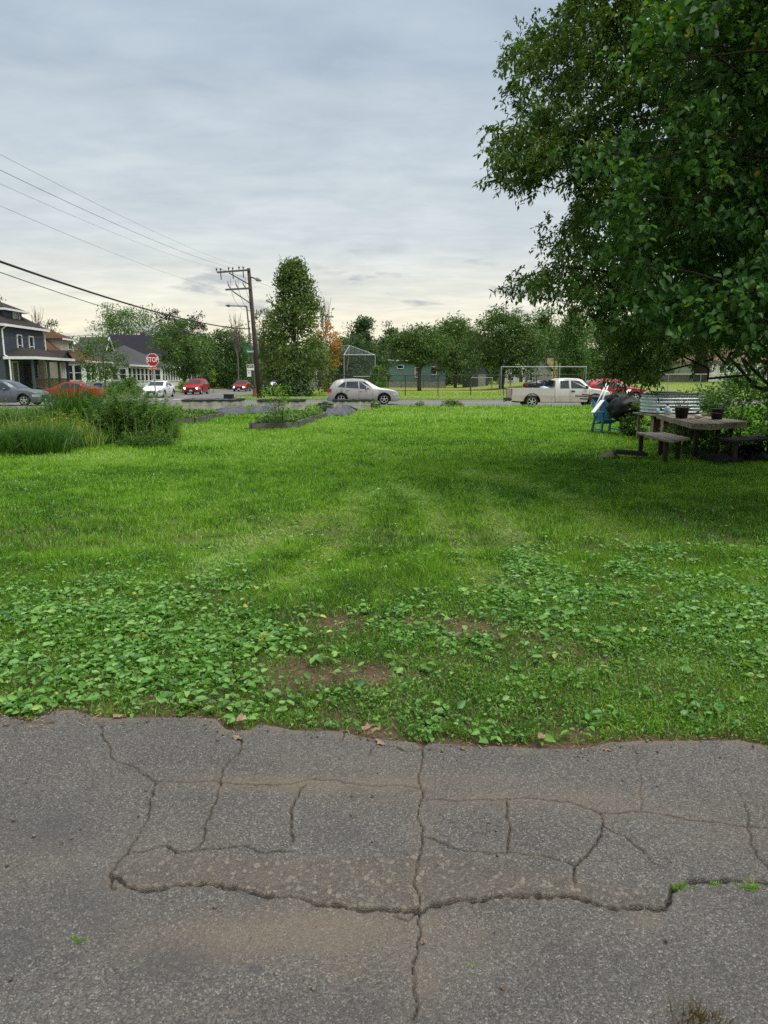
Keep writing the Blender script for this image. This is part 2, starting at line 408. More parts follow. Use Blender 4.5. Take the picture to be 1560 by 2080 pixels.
V = np.stack([gx, gy, ground_z(gx, gy)], -1).reshape(-1, 3)
def gridquads(nx, ny):
    i = np.arange(nx*ny).reshape(ny, nx)
    return np.stack([i[:-1,:-1], i[:-1,1:], i[1:,1:], i[1:,:-1]], -1).reshape(-1, 4)
t = NT('lawn_soil'); p = t.pos()
sy = t.n('ShaderNodeSeparateXYZ'); t.l(p, sy.inputs[0])
far = t.ramp(t.math('DIVIDE', sy.outputs[1], 100.0), [(.05, (0,0,0)), (.1, (1,1,1))]); fld = t.ramp(t.math('DIVIDE', sy.outputs[1], 100.0), [(.56, (0,0,0)), (.62, (1,1,1))])
nz = t.noise(p, 2.2, 8, .65); nf = t.noise(p, 60, 5, .7)
soilc = t.mix(.5, t.ramp(nz, [(.35, (.06,.043,.028)), (.6, (.135,.1,.066))]), t.ramp(nf, [(.35, (.04,.026,.016)), (.6, (.17,.115,.07)), (.72, (.34,.26,.17))]))
ng = t.noise(p, .35, 5, .6); nh = t.noise(p, 9, 6, .7)
grassc = t.mix(.6, t.ramp(ng, [(.3, (.07,.15,.02)), (.55, (.11,.2,.028)), (.75, (.17,.22,.045))]), t.ramp(nh, [(.3, (.04,.1,.014)), (.5, (.1,.2,.025)), (.7, (.2,.27,.055))]))
grassc = t.mix(t.math('MULTIPLY', fld, .6), grassc, (.26,.27,.07)); M['ground'] = t.done(t.bsdf(t.mix(far, soilc, grassc), .95, 0, t.bump(nf, .8, .03), .15))
struct(npmesh('ground', V, gridquads(len(xs), len(ys)), None, M['ground'], smooth=True))

# ---------------------------------------------------------------- the cracked asphalt of the alley
cr = [  # pixel polyline, width (m), depth (m)
 ([(222,1786),(258,1812),(300,1820),(345,1815),(385,1808),(440,1806),(480,1818),(520,1828),(560,1834),(620,1838),(680,1848),(740,1858),(800,1858),(850,1860)], .011, .03),
 ([(850,1862),(880,1848),(930,1836),(980,1838),(1040,1832),(1110,1830),(1160,1828),(1200,1838),(1240,1852),(1300,1850),(1330,1858),(1355,1850),(1375,1812),(1410,1800),(1480,1797),(1560,1805),(1700,1800)], .013, .035),
 ([(222,1786),(240,1762),(262,1740),(290,1690),(305,1650),(318,1598)], .006, .012),
 ([(318,1598),(300,1585),(240,1555),(222,1520),(205,1480)], .004, .008),
 ([(318,1598),(380,1600),(440,1598),(520,1606),(600,1600),(640,1590)], .005, .010),
 ([(640,1592),(720,1600),(790,1604),(850,1612)], .004, .006),
 ([(402,1735),(415,1690),(432,1650),(450,1605),(452,1575),(490,1510)], .006, .012),
 ([(594,1720),(590,1680),(592,1650),(606,1625),(620,1604)], .007, .015),
 ([(854,1520),(856,1560),(852,1600),(852,1640),(854,1680),(856,1708),(846,1760),(838,1800),(850,1860),(852,1895),(846,1950),(842,2010),(840,2080),(838,2200)], .005, .010),
 ([(854,1636),(900,1634),(960,1636),(1020,1636),(1080,1634),(1150,1640),(1200,1655),(1218,1662)], .005, .010),
 ([(1218,1660),(1280,1656),(1340,1662),(1420,1676),(1500,1688),(1560,1690),(1650,1695)], .005, .009),
 ([(1026,1638),(1028,1670),(1034,1700),(1030,1740)], .006, .013),
 ([(1218,1662),(1222,1690),(1210,1725),(1180,1755),(1165,1780),(1168,1800)], .007, .015),
 ([(1224,1690),(1270,1710),(1300,1735),(1335,1768)], .004, .009),
 ([(1516,1690),(1522,1720),(1540,1755),(1560,1775),(1600,1800)], .005, .009),
 ([(856,1706),(880,1712),(900,1722),(960,1738),(1030,1742),(1110,1750),(1165,1768)], .005, .009),
 ([(262,1745),(300,1740),(340,1728),(360,1745),(400,1740),(470,1732),(540,1745),(590,1742)], .006, .012),
 ([(680,1518),(695,1510),(700,1490)], .004, .008), ([(750,1545),(765,1520),(830,1534),(855,1530)], .003, .007),
 ([(1285,1520),(1300,1580),(1300,1655)], .003, .004), ([(1510,1640),(1516,1690)], .003, .006),
 ([(850,1862),(830,1880),(800,1870)], .004, .008), ([(222,1786),(226,1810),(235,1818)], .006, .012),
]
AX = np.concatenate([np.array([-40,-20,-10,-6,-4]), np.arange(-2.1, 2.1001, .0055), np.array([2.6,4,6,10,20,40])])
AY = np.concatenate([np.array([-14,-6,-2,0,.8,1.15]), np.arange(1.3, 3.36, .0045), np.array([3.5,3.8,4.2])])
ax, ay = np.meshgrid(AX, AY)
cpx, cpy = PIX(ax, np.maximum(ay, .5), 0.02)
az_ = .02+(vnoise(ax, ay, 1.6, 3, 3)-.5)*.02+(vnoise(ax, ay, 9, 4, 3)-.5)*.005
# sunken patch behind the big crack
low_poly = np.interp(cpx, [200,262,400,600,850,1100,1240,1340,1380], [1786,1818,1808,1836,1860,1832,1852,1856,1815])
top_poly = np.interp(cpx, [200,262,340,470,590,860,1030,1165,1240,1380], [1780,1742,1730,1735,1742,1712,1742,1770,1790,1800])
dep = sstep(0, 12, low_poly-cpy+9*(vnoise(ax, ay, 16, 7, 3)-.5))*sstep(-8, 25, cpy-top_poly)*sstep(205, 240, cpx)*(1-sstep(1330, 1385, cpx))
rough_patch = np.clip(np.maximum(dep, .9*np.exp(-((cpx-370)/95)**2-((cpy-1960)/42)**2)+.35*np.exp(-((cpx-620)/420)**2-((cpy-2060)/40)**2)), 0, 1)*np.clip(.25+1.3*vnoise(ax, ay, 11, 16, 4), 0, 1)
az_ += .0045*dep*np.clip((cpy-top_poly)/np.maximum(low_poly-top_poly, 1), 0, 1)-.004*dep
az_ += rough_patch*(vnoise(ax, ay, 55, 6, 3)-.5)*.016
az_ += (rng.random(ax.shape)-.5)*.0022
crack = np.zeros_like(ax); crackc = np.zeros_like(ax); cdust = np.zeros_like(ax)
fx0, fx1 = -2.1, 2.1
for pts, wd, dp in cr:
    q = [np.array(G(*p)[:2]) for p in pts]
    for _ in range(3):                                    # ragged course
        n = [q[0]]
        for a, b in zip(q[:-1], q[1:]):
            d = b-a; L = np.hypot(*d)
            m = (a+b)/2+np.array([-d[1], d[0]])*(rng.random()-.5)*.21
            n += [m, b]
        q = n
    L_d = lambda v: float(np.hypot(v[0], v[1]))
    for a, b in zip(q[:-1], q[1:]):
        d = b-a
        ww = wd*(.12+.6*rng.random()**1.5)*(.72+1.6*abs(d[0])/max(L_d(d),1e-6)); pad = .04
        i0, i1 = np.searchsorted(AX, [min(a[0],b[0])-pad, max(a[0],b[0])+pad]); j0, j1 = np.searchsorted(AY, [min(a[1],b[1])-pad, max(a[1],b[1])+pad])
        if i1 <= i0 or j1 <= j0: continue
        X, Y = ax[j0:j1, i0:i1], ay[j0:j1, i0:i1]
        d = b-a; tt = np.clip(((X-a[0])*d[0]+(Y-a[1])*d[1])/max(d@d, 1e-9), 0, 1)
        ds = np.hypot(X-a[0]-tt*d[0], Y-a[1]-tt*d[1])
        k = np.clip(1-np.maximum(ds-ww*.3, 0)/max(ww*.5, .0035), 0, 1)
        crackc[j0:j1, i0:i1] = np.maximum(crackc[j0:j1, i0:i1], k*(.35+.65*min(1, dp/.01)))
        crack[j0:j1, i0:i1] = np.maximum(crack[j0:j1, i0:i1], k*min(1, dp/.016))
        cdust[j0:j1, i0:i1] = np.maximum(cdust[j0:j1, i0:i1], np.exp(-(ds/.013)**2))
crack2 = crack
az_ -= .024*crack2
# dust settled on the surface (tan silt), ellipses in photo pixels
dust = np.zeros_like(ax)
for (u, v, rx, ry, s) in [(700,1590,330,22,.8),(1050,1625,330,26,.55),(640,1900,330,55,.95),(470,1885,150,40,.7),(760,1950,260,50,.5),(860,1960,60,120,.5),(856,1640,40,100,.35),(330,1720,150,60,.25),(1330,1640,260,30,.35),(780,1560,120,40,.3),(860,1885,50,30,.9),(430,1930,150,40,.5),(300,1900,80,60,.4),(1000,1800,300,30,.35),(230,1800,70,25,.5),(600,1770,340,40,.35),(1490,1690,120,60,.3),(930,1905,120,60,.3),(100,1760,130,60,.25),(620,1560,90,50,.25),(1310,1870,40,15,.6)]:
    dust = np.maximum(dust, s*np.exp(-((cpx-u)/rx)**2-((cpy-v)/ry)**2))
dust = np.clip(dust*(.3+1.5*vnoise(ax, ay, 8, 8, 5))+.5*cdust*sstep(.42, .64, vnoise(ax, ay, 5, 14, 4)), 0, 1)
eY = edgeY(ax)
dust = np.maximum(dust, np.exp(-((eY-ay)/.05)**2)*sstep(.36, .6, vnoise(ax, ay, 9, 9, 4)))
dark = np.zeros_like(ax)
for (u, v, rx, ry, s) in [(60,1680,160,60,.6),(370,1960,90,40,.9),(700,1700,80,30,.5),(180,1850,120,80,.5),(1500,1950,250,160,.3),(700,2060,350,40,.35),(1160,1980,200,80,.35),(40,1900,70,90,.6),(140,1945,12,8,1.6),(520,1970,12,8,1.6)]:
    dark = np.maximum(dark, s*np.exp(-((cpx-u)/rx)**2-((cpy-v)/ry)**2))
dark = np.clip(dark*(.3+1.4*vnoise(ax, ay, 6, 12, 4)), 0, 1)
az_ = np.where(ay > eY, az_-np.clip((ay-eY)/.02, 0, 1)*.12, az_)
V = np.stack([ax, ay, az_], -1).reshape(-1, 3)
t = NT('old_asphalt'); p = t.pos()
vo = t.n('ShaderNodeTexVoronoi'); vo.inputs['Scale'].default_value = 215; t.l(p, vo.inputs['Vector'])
hs = t.n('ShaderNodeSeparateColor'); t.l(vo.outputs['Color'], hs.inputs[0])
vo2 = t.n('ShaderNodeTexVoronoi'); vo2.inputs['Scale'].default_value = 60; t.l(p, vo2.inputs['Vector'])
hs2 = t.n('ShaderNodeSeparateColor'); t.l(vo2.outputs['Color'], hs2.inputs[0])
st = t.ramp(hs.outputs[0], [(0, (.022,.0225,.022)), (.35, (.05,.05,.047)), (.6, (.094,.09,.082)), (.87, (.17,.16,.145)), (1, (.33,.315,.285))])
pink = t.mix(t.ramp(hs.outputs[1], [(.75, (0,0,0)), (.9, (1,1,1))]), st, (.13,.098,.085))
big = t.mix(.42, pink, t.ramp(t.noise(p, 1.7, 7, .6), [(.3, (.05,.051,.05)), (.7, (.105,.103,.096))]))
peb = t.math('MULTIPLY', t.math('LESS_THAN', vo2.outputs['Distance'], t.math('MULTIPLY', hs2.outputs[1], .62)), t.math('GREATER_THAN', hs2.outputs[0], .5))
peb = t.math('MULTIPLY', peb, t.attr('rough'))
dustn = t.math('MULTIPLY', t.attr('dust'), t.ramp(t.noise(p, 120, 4, .7), [(.3, (.35,.35,.35)), (.65, (1,1,1))]))
c1 = t.mix(t.math('MULTIPLY', t.attr('rough'), .4), big, (.07,.058,.046))
c1 = t.mix(t.math('MULTIPLY', peb, .8), c1, (.21,.18,.14))
c2 = t.mix(t.math('MULTIPLY', dustn, .85), c1, (.155,.125,.09))
c3 = t.mix(t.math('MULTIPLY', t.attr('dark'), .65), c2, (.05,.05,.053))
c4 = t.mix(t.math('MULTIPLY', t.attr('crack'), .95), c3, (.016,.013,.01))
hb = t.math('ADD', t.math('MULTIPLY', vo.outputs['Distance'], -1.0), t.math('MULTIPLY', t.noise(p, 300, 2), .4))
M['asphalt'] = t.done(t.bsdf(c4, .82, 0, t.bump(hb, .75, .005), .35))
struct(npmesh('alley_pavement', V, gridquads(len(AX), len(AY)), None, M['asphalt'], smooth=True,
       attrs={'dust': dust.ravel(), 'crack': np.clip(crackc,0,1).ravel(), 'rough': rough_patch.ravel(), 'dark': dark.ravel()}))

# ---------------------------------------------------------------- streets, kerbs, markings
t = NT('street_asphalt'); p = t.pos()
c = t.mix(.5, t.ramp(t.noise(p, .5, 6, .6), [(.3, (.115,.112,.108)), (.7, (.165,.16,.153))]), t.ramp(t.noise(p, 22, 4), [(.3, (.1,.098,.095)), (.7, (.18,.174,.168))]))
M['street'] = t.done(t.bsdf(c, .88, 0, None, .25))
mb = MB(); RZ = -.12
def sheet(mb, x0, x1, y0, y1, z): mb.add([(x0,y0,z),(x1,y0,z),(x1,y1,z),(x0,y1,z)], [(0,1,2,3)])
sheet(mb, -420, 420, ROAD[0], ROAD[1], RZ); sheet(mb, CROSS[0], CROSS[1], -60, ROAD[0], RZ); sheet(mb, CROSS[0], CROSS[1], ROAD[1], 420, RZ)
struct(mb.build('street', M['street']))
mb = MB(); kw = .15
def kerb(x0, x1, y0, y1): mb.bx(x0, x1, y0, y1, -.155, .018)
kerb(-420, CROSS[0]-kw, ROAD[0]-kw, ROAD[0]); kerb(CROSS[1]+kw, 420, ROAD[0]-kw, ROAD[0])
kerb(-420, CROSS[0]-kw, ROAD[1], ROAD[1]+kw); kerb(CROSS[1]+kw, 420, ROAD[1], ROAD[1]+kw)
for x in (CROSS[0]-kw, CROSS[1]): kerb(x, x+kw, -60, ROAD[0]-.001); kerb(x, x+kw, ROAD[1]+.001, 420)
struct(mb.build('kerb', M['conc']))
mb = MB(); z = RZ+.004
sheet(mb, 2, 200, 50.9, 51.1, z); sheet(mb, -9, -1.5, 50.9, 51.1, z); sheet(mb, CROSS[0]+.4, -18.7, 62.2, 62.8, z)
for k in range(8):
    sheet(mb, CROSS[0]+.3+k*1.2, CROSS[0]+.75+k*1.2, 58.2, 60.6, z)
for k in range(40): sheet(mb, -18.75, -18.63, 66+k*7, 69+k*7, z)
for k in range(14): sheet(mb, -16-k*9, -12.5-k*9, 48.2, 48.35, z)
sheet(mb, -13.2, -9.4, 42.2, 42.45, z); sheet(mb, -13.2, -12.6, 45, 55, z)
struct(mb.build('road_markings', M['paintwhite']))
mb = MB(); mb.bx(-13.6, -5.2, 38.45, 39.82, -.05, .035); mb.bx(-13.6,-12.2, 8, 38.44, -.05, .035); mb.bx(-13.6, -4, 60.2, 61.6, -.05, .02)
mb.bx(-27.4, -26, 58, 300, -.05, .03)
struct(mb.build('sidewalk', M['conc']))
# ---------------------------------------------------------------- blades and leaves as numpy batches
def unit(v): return v/np.maximum(np.linalg.norm(v, axis=-1, keepdims=True), 1e-9)
def blades(base, h, wd, lean, rnd, curl=.35):
    """grass blades: quad + tip triangle. base Nx3, h/wd/rnd N, lean Nx2 horizontal tip offset (fraction of h)"""
    n = len(base); a = rng.random(n)*2*np.pi
    s = np.stack([np.cos(a), np.sin(a), np.zeros(n)], -1)*(wd/2)[:, None]
    l3 = np.concatenate([lean, np.zeros((n,1))], 1)*h[:, None]
    mid = base+l3*curl+np.array([0,0,1])*(h*.58)[:, None]
    ln = np.linalg.norm(lean, axis=1)
    tip = base+l3+np.array([0,0,1])*(h*np.sqrt(np.clip(1-np.minimum(ln,.98)**2, .02, 1)))[:, None]
    V = np.stack([base-s, base+s, mid+s*.8, mid-s*.8, tip], 1).reshape(-1, 3)
    i = np.arange(n)[:, None]*5
    return V, i+np.array([[0,1,2,3]]), i+np.array([[3,2,4]]), np.repeat(rnd, 5)
def leaves4(c, d, nrm, L, wd, rnd, fold=.18):
    """folded lance leaf: base, left, tip, right -> two triangles"""
    d = unit(d); s = unit(np.cross(d, nrm)); u = np.cross(s, d)
    L, wd = L[:, None], wd[:, None]
    b = c; tip = c+d*L-u*L*.12
    le = c+d*L*.42+s*wd*.5+u*wd*fold; ri = c+d*L*.42-s*wd*.5+u*wd*fold
    V = np.stack([b, le, tip, ri], 1).reshape(-1, 3); i = np.arange(len(c))[:, None]*4
    return V, np.concatenate([i+np.array([[0,2,1]]), i+np.array([[0,3,2]])]), np.repeat(rnd, 4)
def leaves6(c, d, nrm, L, wd, rnd, fold=.2, droop=.18):
    """ovate leaf: two quads either side of the midrib"""
    d = unit(d); s = unit(np.cross(d, nrm)); u = np.cross(s, d)
    L, wd = L[:, None], wd[:, None]
    b = c; tip = c+d*L-u*L*droop
    l1 = c+d*L*.25+s*wd*.46+u*wd*fold; l2 = c+d*L*.66+s*wd*.4+u*(wd*fold-L*droop*.35)
    r1 = c+d*L*.25-s*wd*.46+u*wd*fold; r2 = c+d*L*.66-s*wd*.4+u*(wd*fold-L*droop*.35)
    V = np.stack([b, l1, l2, tip, r2, r1], 1).reshape(-1, 3); i = np.arange(len(c))[:, None]*6
    return V, np.concatenate([i+np.array([[0,3,2,1]]), i+np.array([[0,5,4,3]])]), np.repeat(rnd, 6)
def rdir(n): return unit(rng.normal(size=(n,3)))

# ---------------------------------------------------------------- the lawn
def wedge(n, y0, y1, power=1.0, side=.56, pad=.7):
    """random points of the ground the lens can see (and a margin round it)"""
    u = rng.random(n)
    Y = (y0**(2/power)+u*(y1**(2/power)-y0**(2/power)))**(power/2)
    X = (rng.random(n)*2-1)*(side*Y+pad)
    return X, Y
# tyre tracks curving away over the lawn: photo pixel centre lines, half width
tracks = [[(420,1150),(540,1095),(680,1035),(760,1000)], [(600,1190),(680,1110),(715,1050),(700,1012)], [(990,1190),(930,1100),(860,1020),(800,985)],
          [(1080,1130),(1010,1060),(985,1000)], [(1270,1090),(1180,1030),(1080,985),(950,962)]]
def track_mask(px, py):
    m = np.zeros_like(px)
    for tr in tracks:
        for a, b in zip(tr[:-1], tr[1:]):
            a, b = np.array(a, float), np.array(b, float); d = b-a
            sc = np.array([1, 1.6])
            tt = np.clip(((px-a[0])*d[0]+(py-a[1])*d[1]*1)/(d@d), 0, 1)
            dx, dy = px-a[0]-tt*d[0], (py-a[1]-tt*d[1])*sc[1]
            hw = 11+.14*(np.clip(py, 940, 1300)-940)
            m = np.maximum(m, np.exp(-(np.hypot(dx, dy)/hw)**2))
    return m
def broad_mask(px, py, X, Y):
    """where broadleaf weeds take over from grass (0..1), from the photo"""
    b = sstep(1120, 1230, py+60*(vnoise(X, Y, 1.2, 21)-.5)*2+np.where(px > 1040, 60, 0)-np.where((px > 560) & (px < 1000), 70, 0))
    return b
def bare_mask(px, py, X, Y):
    m = np.zeros_like(px)
    for (u, v, rx, ry, s) in [(690,1265,95,34,1),(860,1265,130,24,.8),(960,1285,90,24,.9),(650,1370,120,30,1),(600,1390,90,22,.9),(770,1375,90,30,.7),(1000,1290,70,24,.8),(1090,1300,80,25,.6),(1060,1190,30,14,.8),(300,1330,60,18,.4),(1130,1320,110,40,.5),(880,1340,120,30,.4),(1250,1350,120,30,.3),(330,1430,120,14,.7),(1180,1495,60,14,1),(760,1495,70,14,.9),(1330,1508,180,8,.7),(940,1510,60,9,.6),(470,1470,40,14,.7)]:
        m = np.maximum(m, s*np.exp(-((px-u)/rx)**2-((py-v)/ry)**2))
    return np.clip(m*(.4+1.7*vnoise(X, Y, 3.2, 23)), 0, 1)
def yellow_mask(px, py):
    m = np.zeros_like(px)
    for (u, v, rx, ry, s) in [(230,925,160,26,1),(420,890,160,30,.8),(650,880,200,30,.6),(900,840,320,16,.8),(100,960,140,20,.5),(560,900,90,16,.8),(350,1000,150,30,.4),(1050,850,200,20,.4),(700,860,120,16,.5)]:
        m = np.maximum(m, s*np.exp(-((px-u)/rx)**2-((py-v)/ry)**2))
    return m
def lawn(n, y0, y1, hmin, hmax, wk, power, pad=.7):
    X, Y = wedge(n, y0, y1, power, pad=pad)
    keep = Y > edgeY(X)+.03; X, Y = X[keep], Y[keep]
    px, py = PIX(X, Y)
    bare = bare_mask(px, py, X, Y); br = broad_mask(px, py, X, Y)
    tr = track_mask(px, py)
    ye = yellow_mask(px, py)
    clump = vnoise(X, Y, 2.6, 31, 4); clump2 = vnoise(X, Y, .5, 33, 3)
    keep = (rng.random(len(X)) > bare*.97) & (rng.random(len(X)) > br*.08) & (rng.random(len(X)) < .35+1.3*clump)
    X, Y, tr, ye, clump, clump2, br = (q[keep] for q in (X, Y, tr, ye, clump, clump2, br))
    k = len(X)
    h = (hmin+(hmax-hmin)*rng.random(k)**1.4)*(.55+.9*clump)*(1-.35*tr)*(1-.3*br)*(1+.8*sstep(37.5, 39.6, Y))
    wd = wk*(.6+.8*rng.random(k))
    la = rng.random(k)*2*np.pi; lm = np.clip(.2+.7*rng.random(k)+.3*tr, 0, .97)
    wind = np.stack([np.cos(vnoise(X, Y, .7, 37)*9), np.sin(vnoise(X, Y, .7, 37)*9)], -1)
    lean = (np.stack([np.cos(la), np.sin(la)], -1)*(1-.6*tr)[:, None]+wind*(.2+.8*tr)[:, None])
    lean = unit(lean)*lm[:, None]
    rn = np.clip(.36+.1*sstep(9, 22, Y)+.36*(rng.random(k)-.5)*2+.3*(clump2-.5)*2+.7*(vnoise(X, Y, 4.5, 35, 3)-.5)+.30*ye+.62*tr*rng.random(k)*(.4+1.2*vnoise(X, Y, 2.2, 39, 3))+.16*(clump-.5), .07, .95)
    dry = rng.random(k); rn = np.where(dry < .025, 0.0, rn); rn = np.where(dry > .975-.05*tr, 1.0, rn)
    Z = ground_z(X, Y)-.005
    return blades(np.stack([X, Y, Z], -1), h, wd, lean, rn)
parts = [lawn(420000, 2.9, 6.5, .03, .10, .0036, 1.0, 2.0), lawn(320000, 6.5, 14, .035, .095, .0066, 1.15, 2.0), lawn(180000, 14, 26, .04, .1, .014, 1.3), lawn(90000, 26, 40, .06, .16, .03, 1.3, 1.5)]
def join(name, parts, mat, label, cat):
    off = 0; Vs, Q, T, A = [], [], [], []
    for V, q, t_, a in parts:
        Vs.append(V); A.append(a)
        if q is not None: Q.append(q+off)
        if t_ is not None: T.append(t_+off)
        off += len(V)
    o = npmesh(name, np.concatenate(Vs), np.concatenate(Q) if Q else None, np.concatenate(T) if T else None, mat, attrs={'rnd': np.concatenate(A)})
    return struct(o, 'stuff', label, cat)
join('lawn_grass', parts, M['lf_grass'], 'bright green mown lawn grass with pale curved tyre tracks', 'grass')

# broadleaf weeds: rosettes of ovate leaves lying over the soil
X, Y = wedge(23000, 2.95, 6.6, .9, pad=1.9); X2, Y2 = wedge(11000, 6.6, 13, .9, pad=.4); X = np.concatenate([X, X2]); Y = np.concatenate([Y, Y2])
k = Y > edgeY(X)+.06; X, Y = X[k], Y[k]
px, py = PIX(X, Y)
lowzone = sstep(1340, 1420, py)*sstep(760, 1000, px)            # fine low weeds instead, lower right
den = broad_mask(px, py, X, Y)*(1-.9*bare_mask(px, py, X, Y))*(.12+1.6*sstep(.4, .62, vnoise(X, Y, 2.4, 41)))*(1-.88*lowzone)*(1-sstep(6.6, 8.6, Y))+.13*sstep(.52, .64, vnoise(X, Y, .9, 43))*sstep(5, 7, Y)
den = den*np.where((px > 1060) & (py > 1300), .45, 1)*np.where(py > 1370, .7, 1)+.045
k = rng.random(len(X)) < den*.5; X, Y = X[k], Y[k]
extra = [G(*q) for q in ((940,1432),(1185,1478),(1395,1432),(1400,1460),(1440,1450),(1490,1440),(650,1420),(620,1430),(560,1440),(700,1430),(830,1390),(790,1385),(980,1500),(1010,1512),(1035,1505),(1090,1512),(1330,1430),(590,1410),(720,1480),(760,1470),(840,1490))]
X = np.concatenate([X, [q.x for q in extra]]); Y = np.concatenate([Y, [q.y for q in extra]])
nl = rng.integers(4, 9, len(X)); idx = np.repeat(np.arange(len(X)), nl); m = len(idx)
a = rng.random(m)*2*np.pi; rad = .012+.05*rng.random(m)
scale = (.75+.5*rng.random(len(X)))[idx]*np.where(Y[idx] > 5.2, .8, 1)
d = np.stack([np.cos(a), np.sin(a), .0+.6*rng.random(m)], -1)
c = np.stack([X[idx]+np.cos(a)*rad, Y[idx]+np.sin(a)*rad, ground_z(X, Y)[idx]+.015+.035*rng.random(m)], -1)
nr = unit(np.stack([.6*rng.normal(size=m), .6*rng.normal(size=m), np.ones(m)], -1))
L = (.019+.042*rng.random(m)**1.3)*scale
V, Q, A = leaves6(c, d, nr, L, L*(.5+.22*rng.random(m)), np.clip(.45+.2*rng.normal(size=m)+.25*(rng.random(len(X))-.5)[idx], 0, 1), .16, .3)
struct(npmesh('broadleaf_weeds', V, Q, None, M['lf_broad'], attrs={'rnd': A}), 'stuff', 'broad plantain leaves spreading over the bare edge of the lawn', 'weeds')

# low creeping weeds (small leaves) along the edge of the alley
n = 350000
X, Y = wedge(n, 2.9, 6.2, .9, pad=1.8)
k = Y > edgeY(X)+.02; X, Y = X[k], Y[k]; px, py = PIX(X, Y)
den = sstep(1150, 1330, py)*(.5+.5*sstep(600, 900, px))*(1-bare_mask(px, py, X, Y))*(.15+1.3*vnoise(X, Y, 5, 51))*np.where(px < 620, .7, 1)
k = rng.random(len(X)) < den; X, Y, px, py = X[k], Y[k], px[k], py[k]; m = len(X)
a = rng.random(m)*2*np.pi
d = np.stack([np.cos(a), np.sin(a), .2+.9*rng.random(m)], -1)
hz = .05*rng.random(m)*(.4+vnoise(X, Y, 4, 53))
c = np.stack([X, Y, ground_z(X, Y)+.002+hz], -1)
nr = unit(np.stack([.6*rng.normal(size=m), .6*rng.normal(size=m), np.ones(m)], -1))
L = .011+.014*rng.random(m)
V, T, A = leaves4(c, d, nr, L, L*.5, np.clip(.5+.22*rng.normal(size=m)+.5*(vnoise(X, Y, 3, 55)-.5)-.12*sstep(1300,1420,1700-py)*0, 0, 1))
struct(npmesh('creeping_weeds', V, None, T, M['lf_low'], attrs={'rnd': A}), 'stuff', 'fine low creeping weeds matted along the pavement edge', 'weeds')

# dry straw and litter on the bare soil and along the pavement edge
n = 20000
X, Y = wedge(n, 2.75, 5.4, .9, pad=.3); px, py = PIX(X, Y)
dE = Y-edgeY(X)
den = np.maximum(bare_mask(px, py, X, Y)*(dE > 0)*.55, np.exp(-((dE-.02)/.035)**2)*.8*(vnoise(X, Y, 4, 61) > .42))
den = np.maximum(den, 1.0*np.exp(-((px-40)/70)**2-((py-1475)/16)**2))
den = np.maximum(den, .5*np.exp(-((px-1400)/160)**2-((py-1510)/9)**2))
k = rng.random(n) < den; X, Y, dE = X[k], Y[k], dE[k]; m = len(X)
a = rng.random(m)*2*np.pi; d = np.stack([np.cos(a), np.sin(a), .15*rng.normal(size=m)], -1)
c = np.stack([X, Y, np.where(dE > 0, np.maximum(ground_z(X, Y), -.02)+.006, .026)+.012*rng.random(m)], -1)
L = .015+.05*rng.random(m)**2
V, T, A = leaves4(c, d, np.tile([0,0,1.0], (m,1)), L, .0025+.002*rng.random(m), rng.random(m))
struct(npmesh('dry_straw', V, None, T, M['lf_straw'], attrs={'rnd': A}), 'stuff', 'dry tan straw scattered on bare soil and pavement edge', 'straw')

# grit and small stones along the crumbling rim of the pavement
n = 5200; X, Y = wedge(n, 1.5, 3.6, 1.0, pad=.3); dE = Y-edgeY(X)
k = rng.random(n) < np.where(Y > 2.6, np.exp(-((dE+.03)/.06)**2)*1.0, 0)+.04*(dE < 0); X, Y, dE = X[k], Y[k], dE[k]; m = len(X)
s_ = .0025+.006*rng.random(m)**2; c = np.stack([X, Y, np.where(dE > 0, -.0, .024)+s_*.3], -1)
o6 = np.array([[1,0,0],[-1,0,0],[0,1,0],[0,-1,0],[0,0,.8],[0,0,-.8]])
V = (c[:, None, :]+o6[None]*(s_[:, None, None])*(.7+.6*rng.random((m,6,1)))).reshape(-1, 3)
T = (np.arange(m)[:, None, None]*6+np.array([[0,2,4],[2,1,4],[1,3,4],[3,0,4],[2,0,5],[1,2,5],[3,1,5],[0,3,5]])[None]).reshape(-1, 3)
struct(npmesh('pavement_grit', V, None, T, pm('small_stones', (.2,.17,.13), (.06,.055,.05), 60, .9, 0, 0, .2)), 'stuff', 'loose grit and small stones along the crumbling pavement rim', 'grit')

# grass of the far verge and the playing field, thin
X = rng.uniform(-13, 60, 26000); Y = 56.8+rng.random(26000)**1.5*26
Z = ground_z(X, Y)-.01
join('verge_grass', [blades(np.stack([X,Y,Z],-1), .05+.09*rng.random(26000), .05*np.ones(26000), unit(rng.normal(size=(26000,2)))*.5, np.clip(.5+.3*rng.random(26000), 0, .95))], M['lf_grass'], 'grass verge along the far kerb and fence', 'grass')

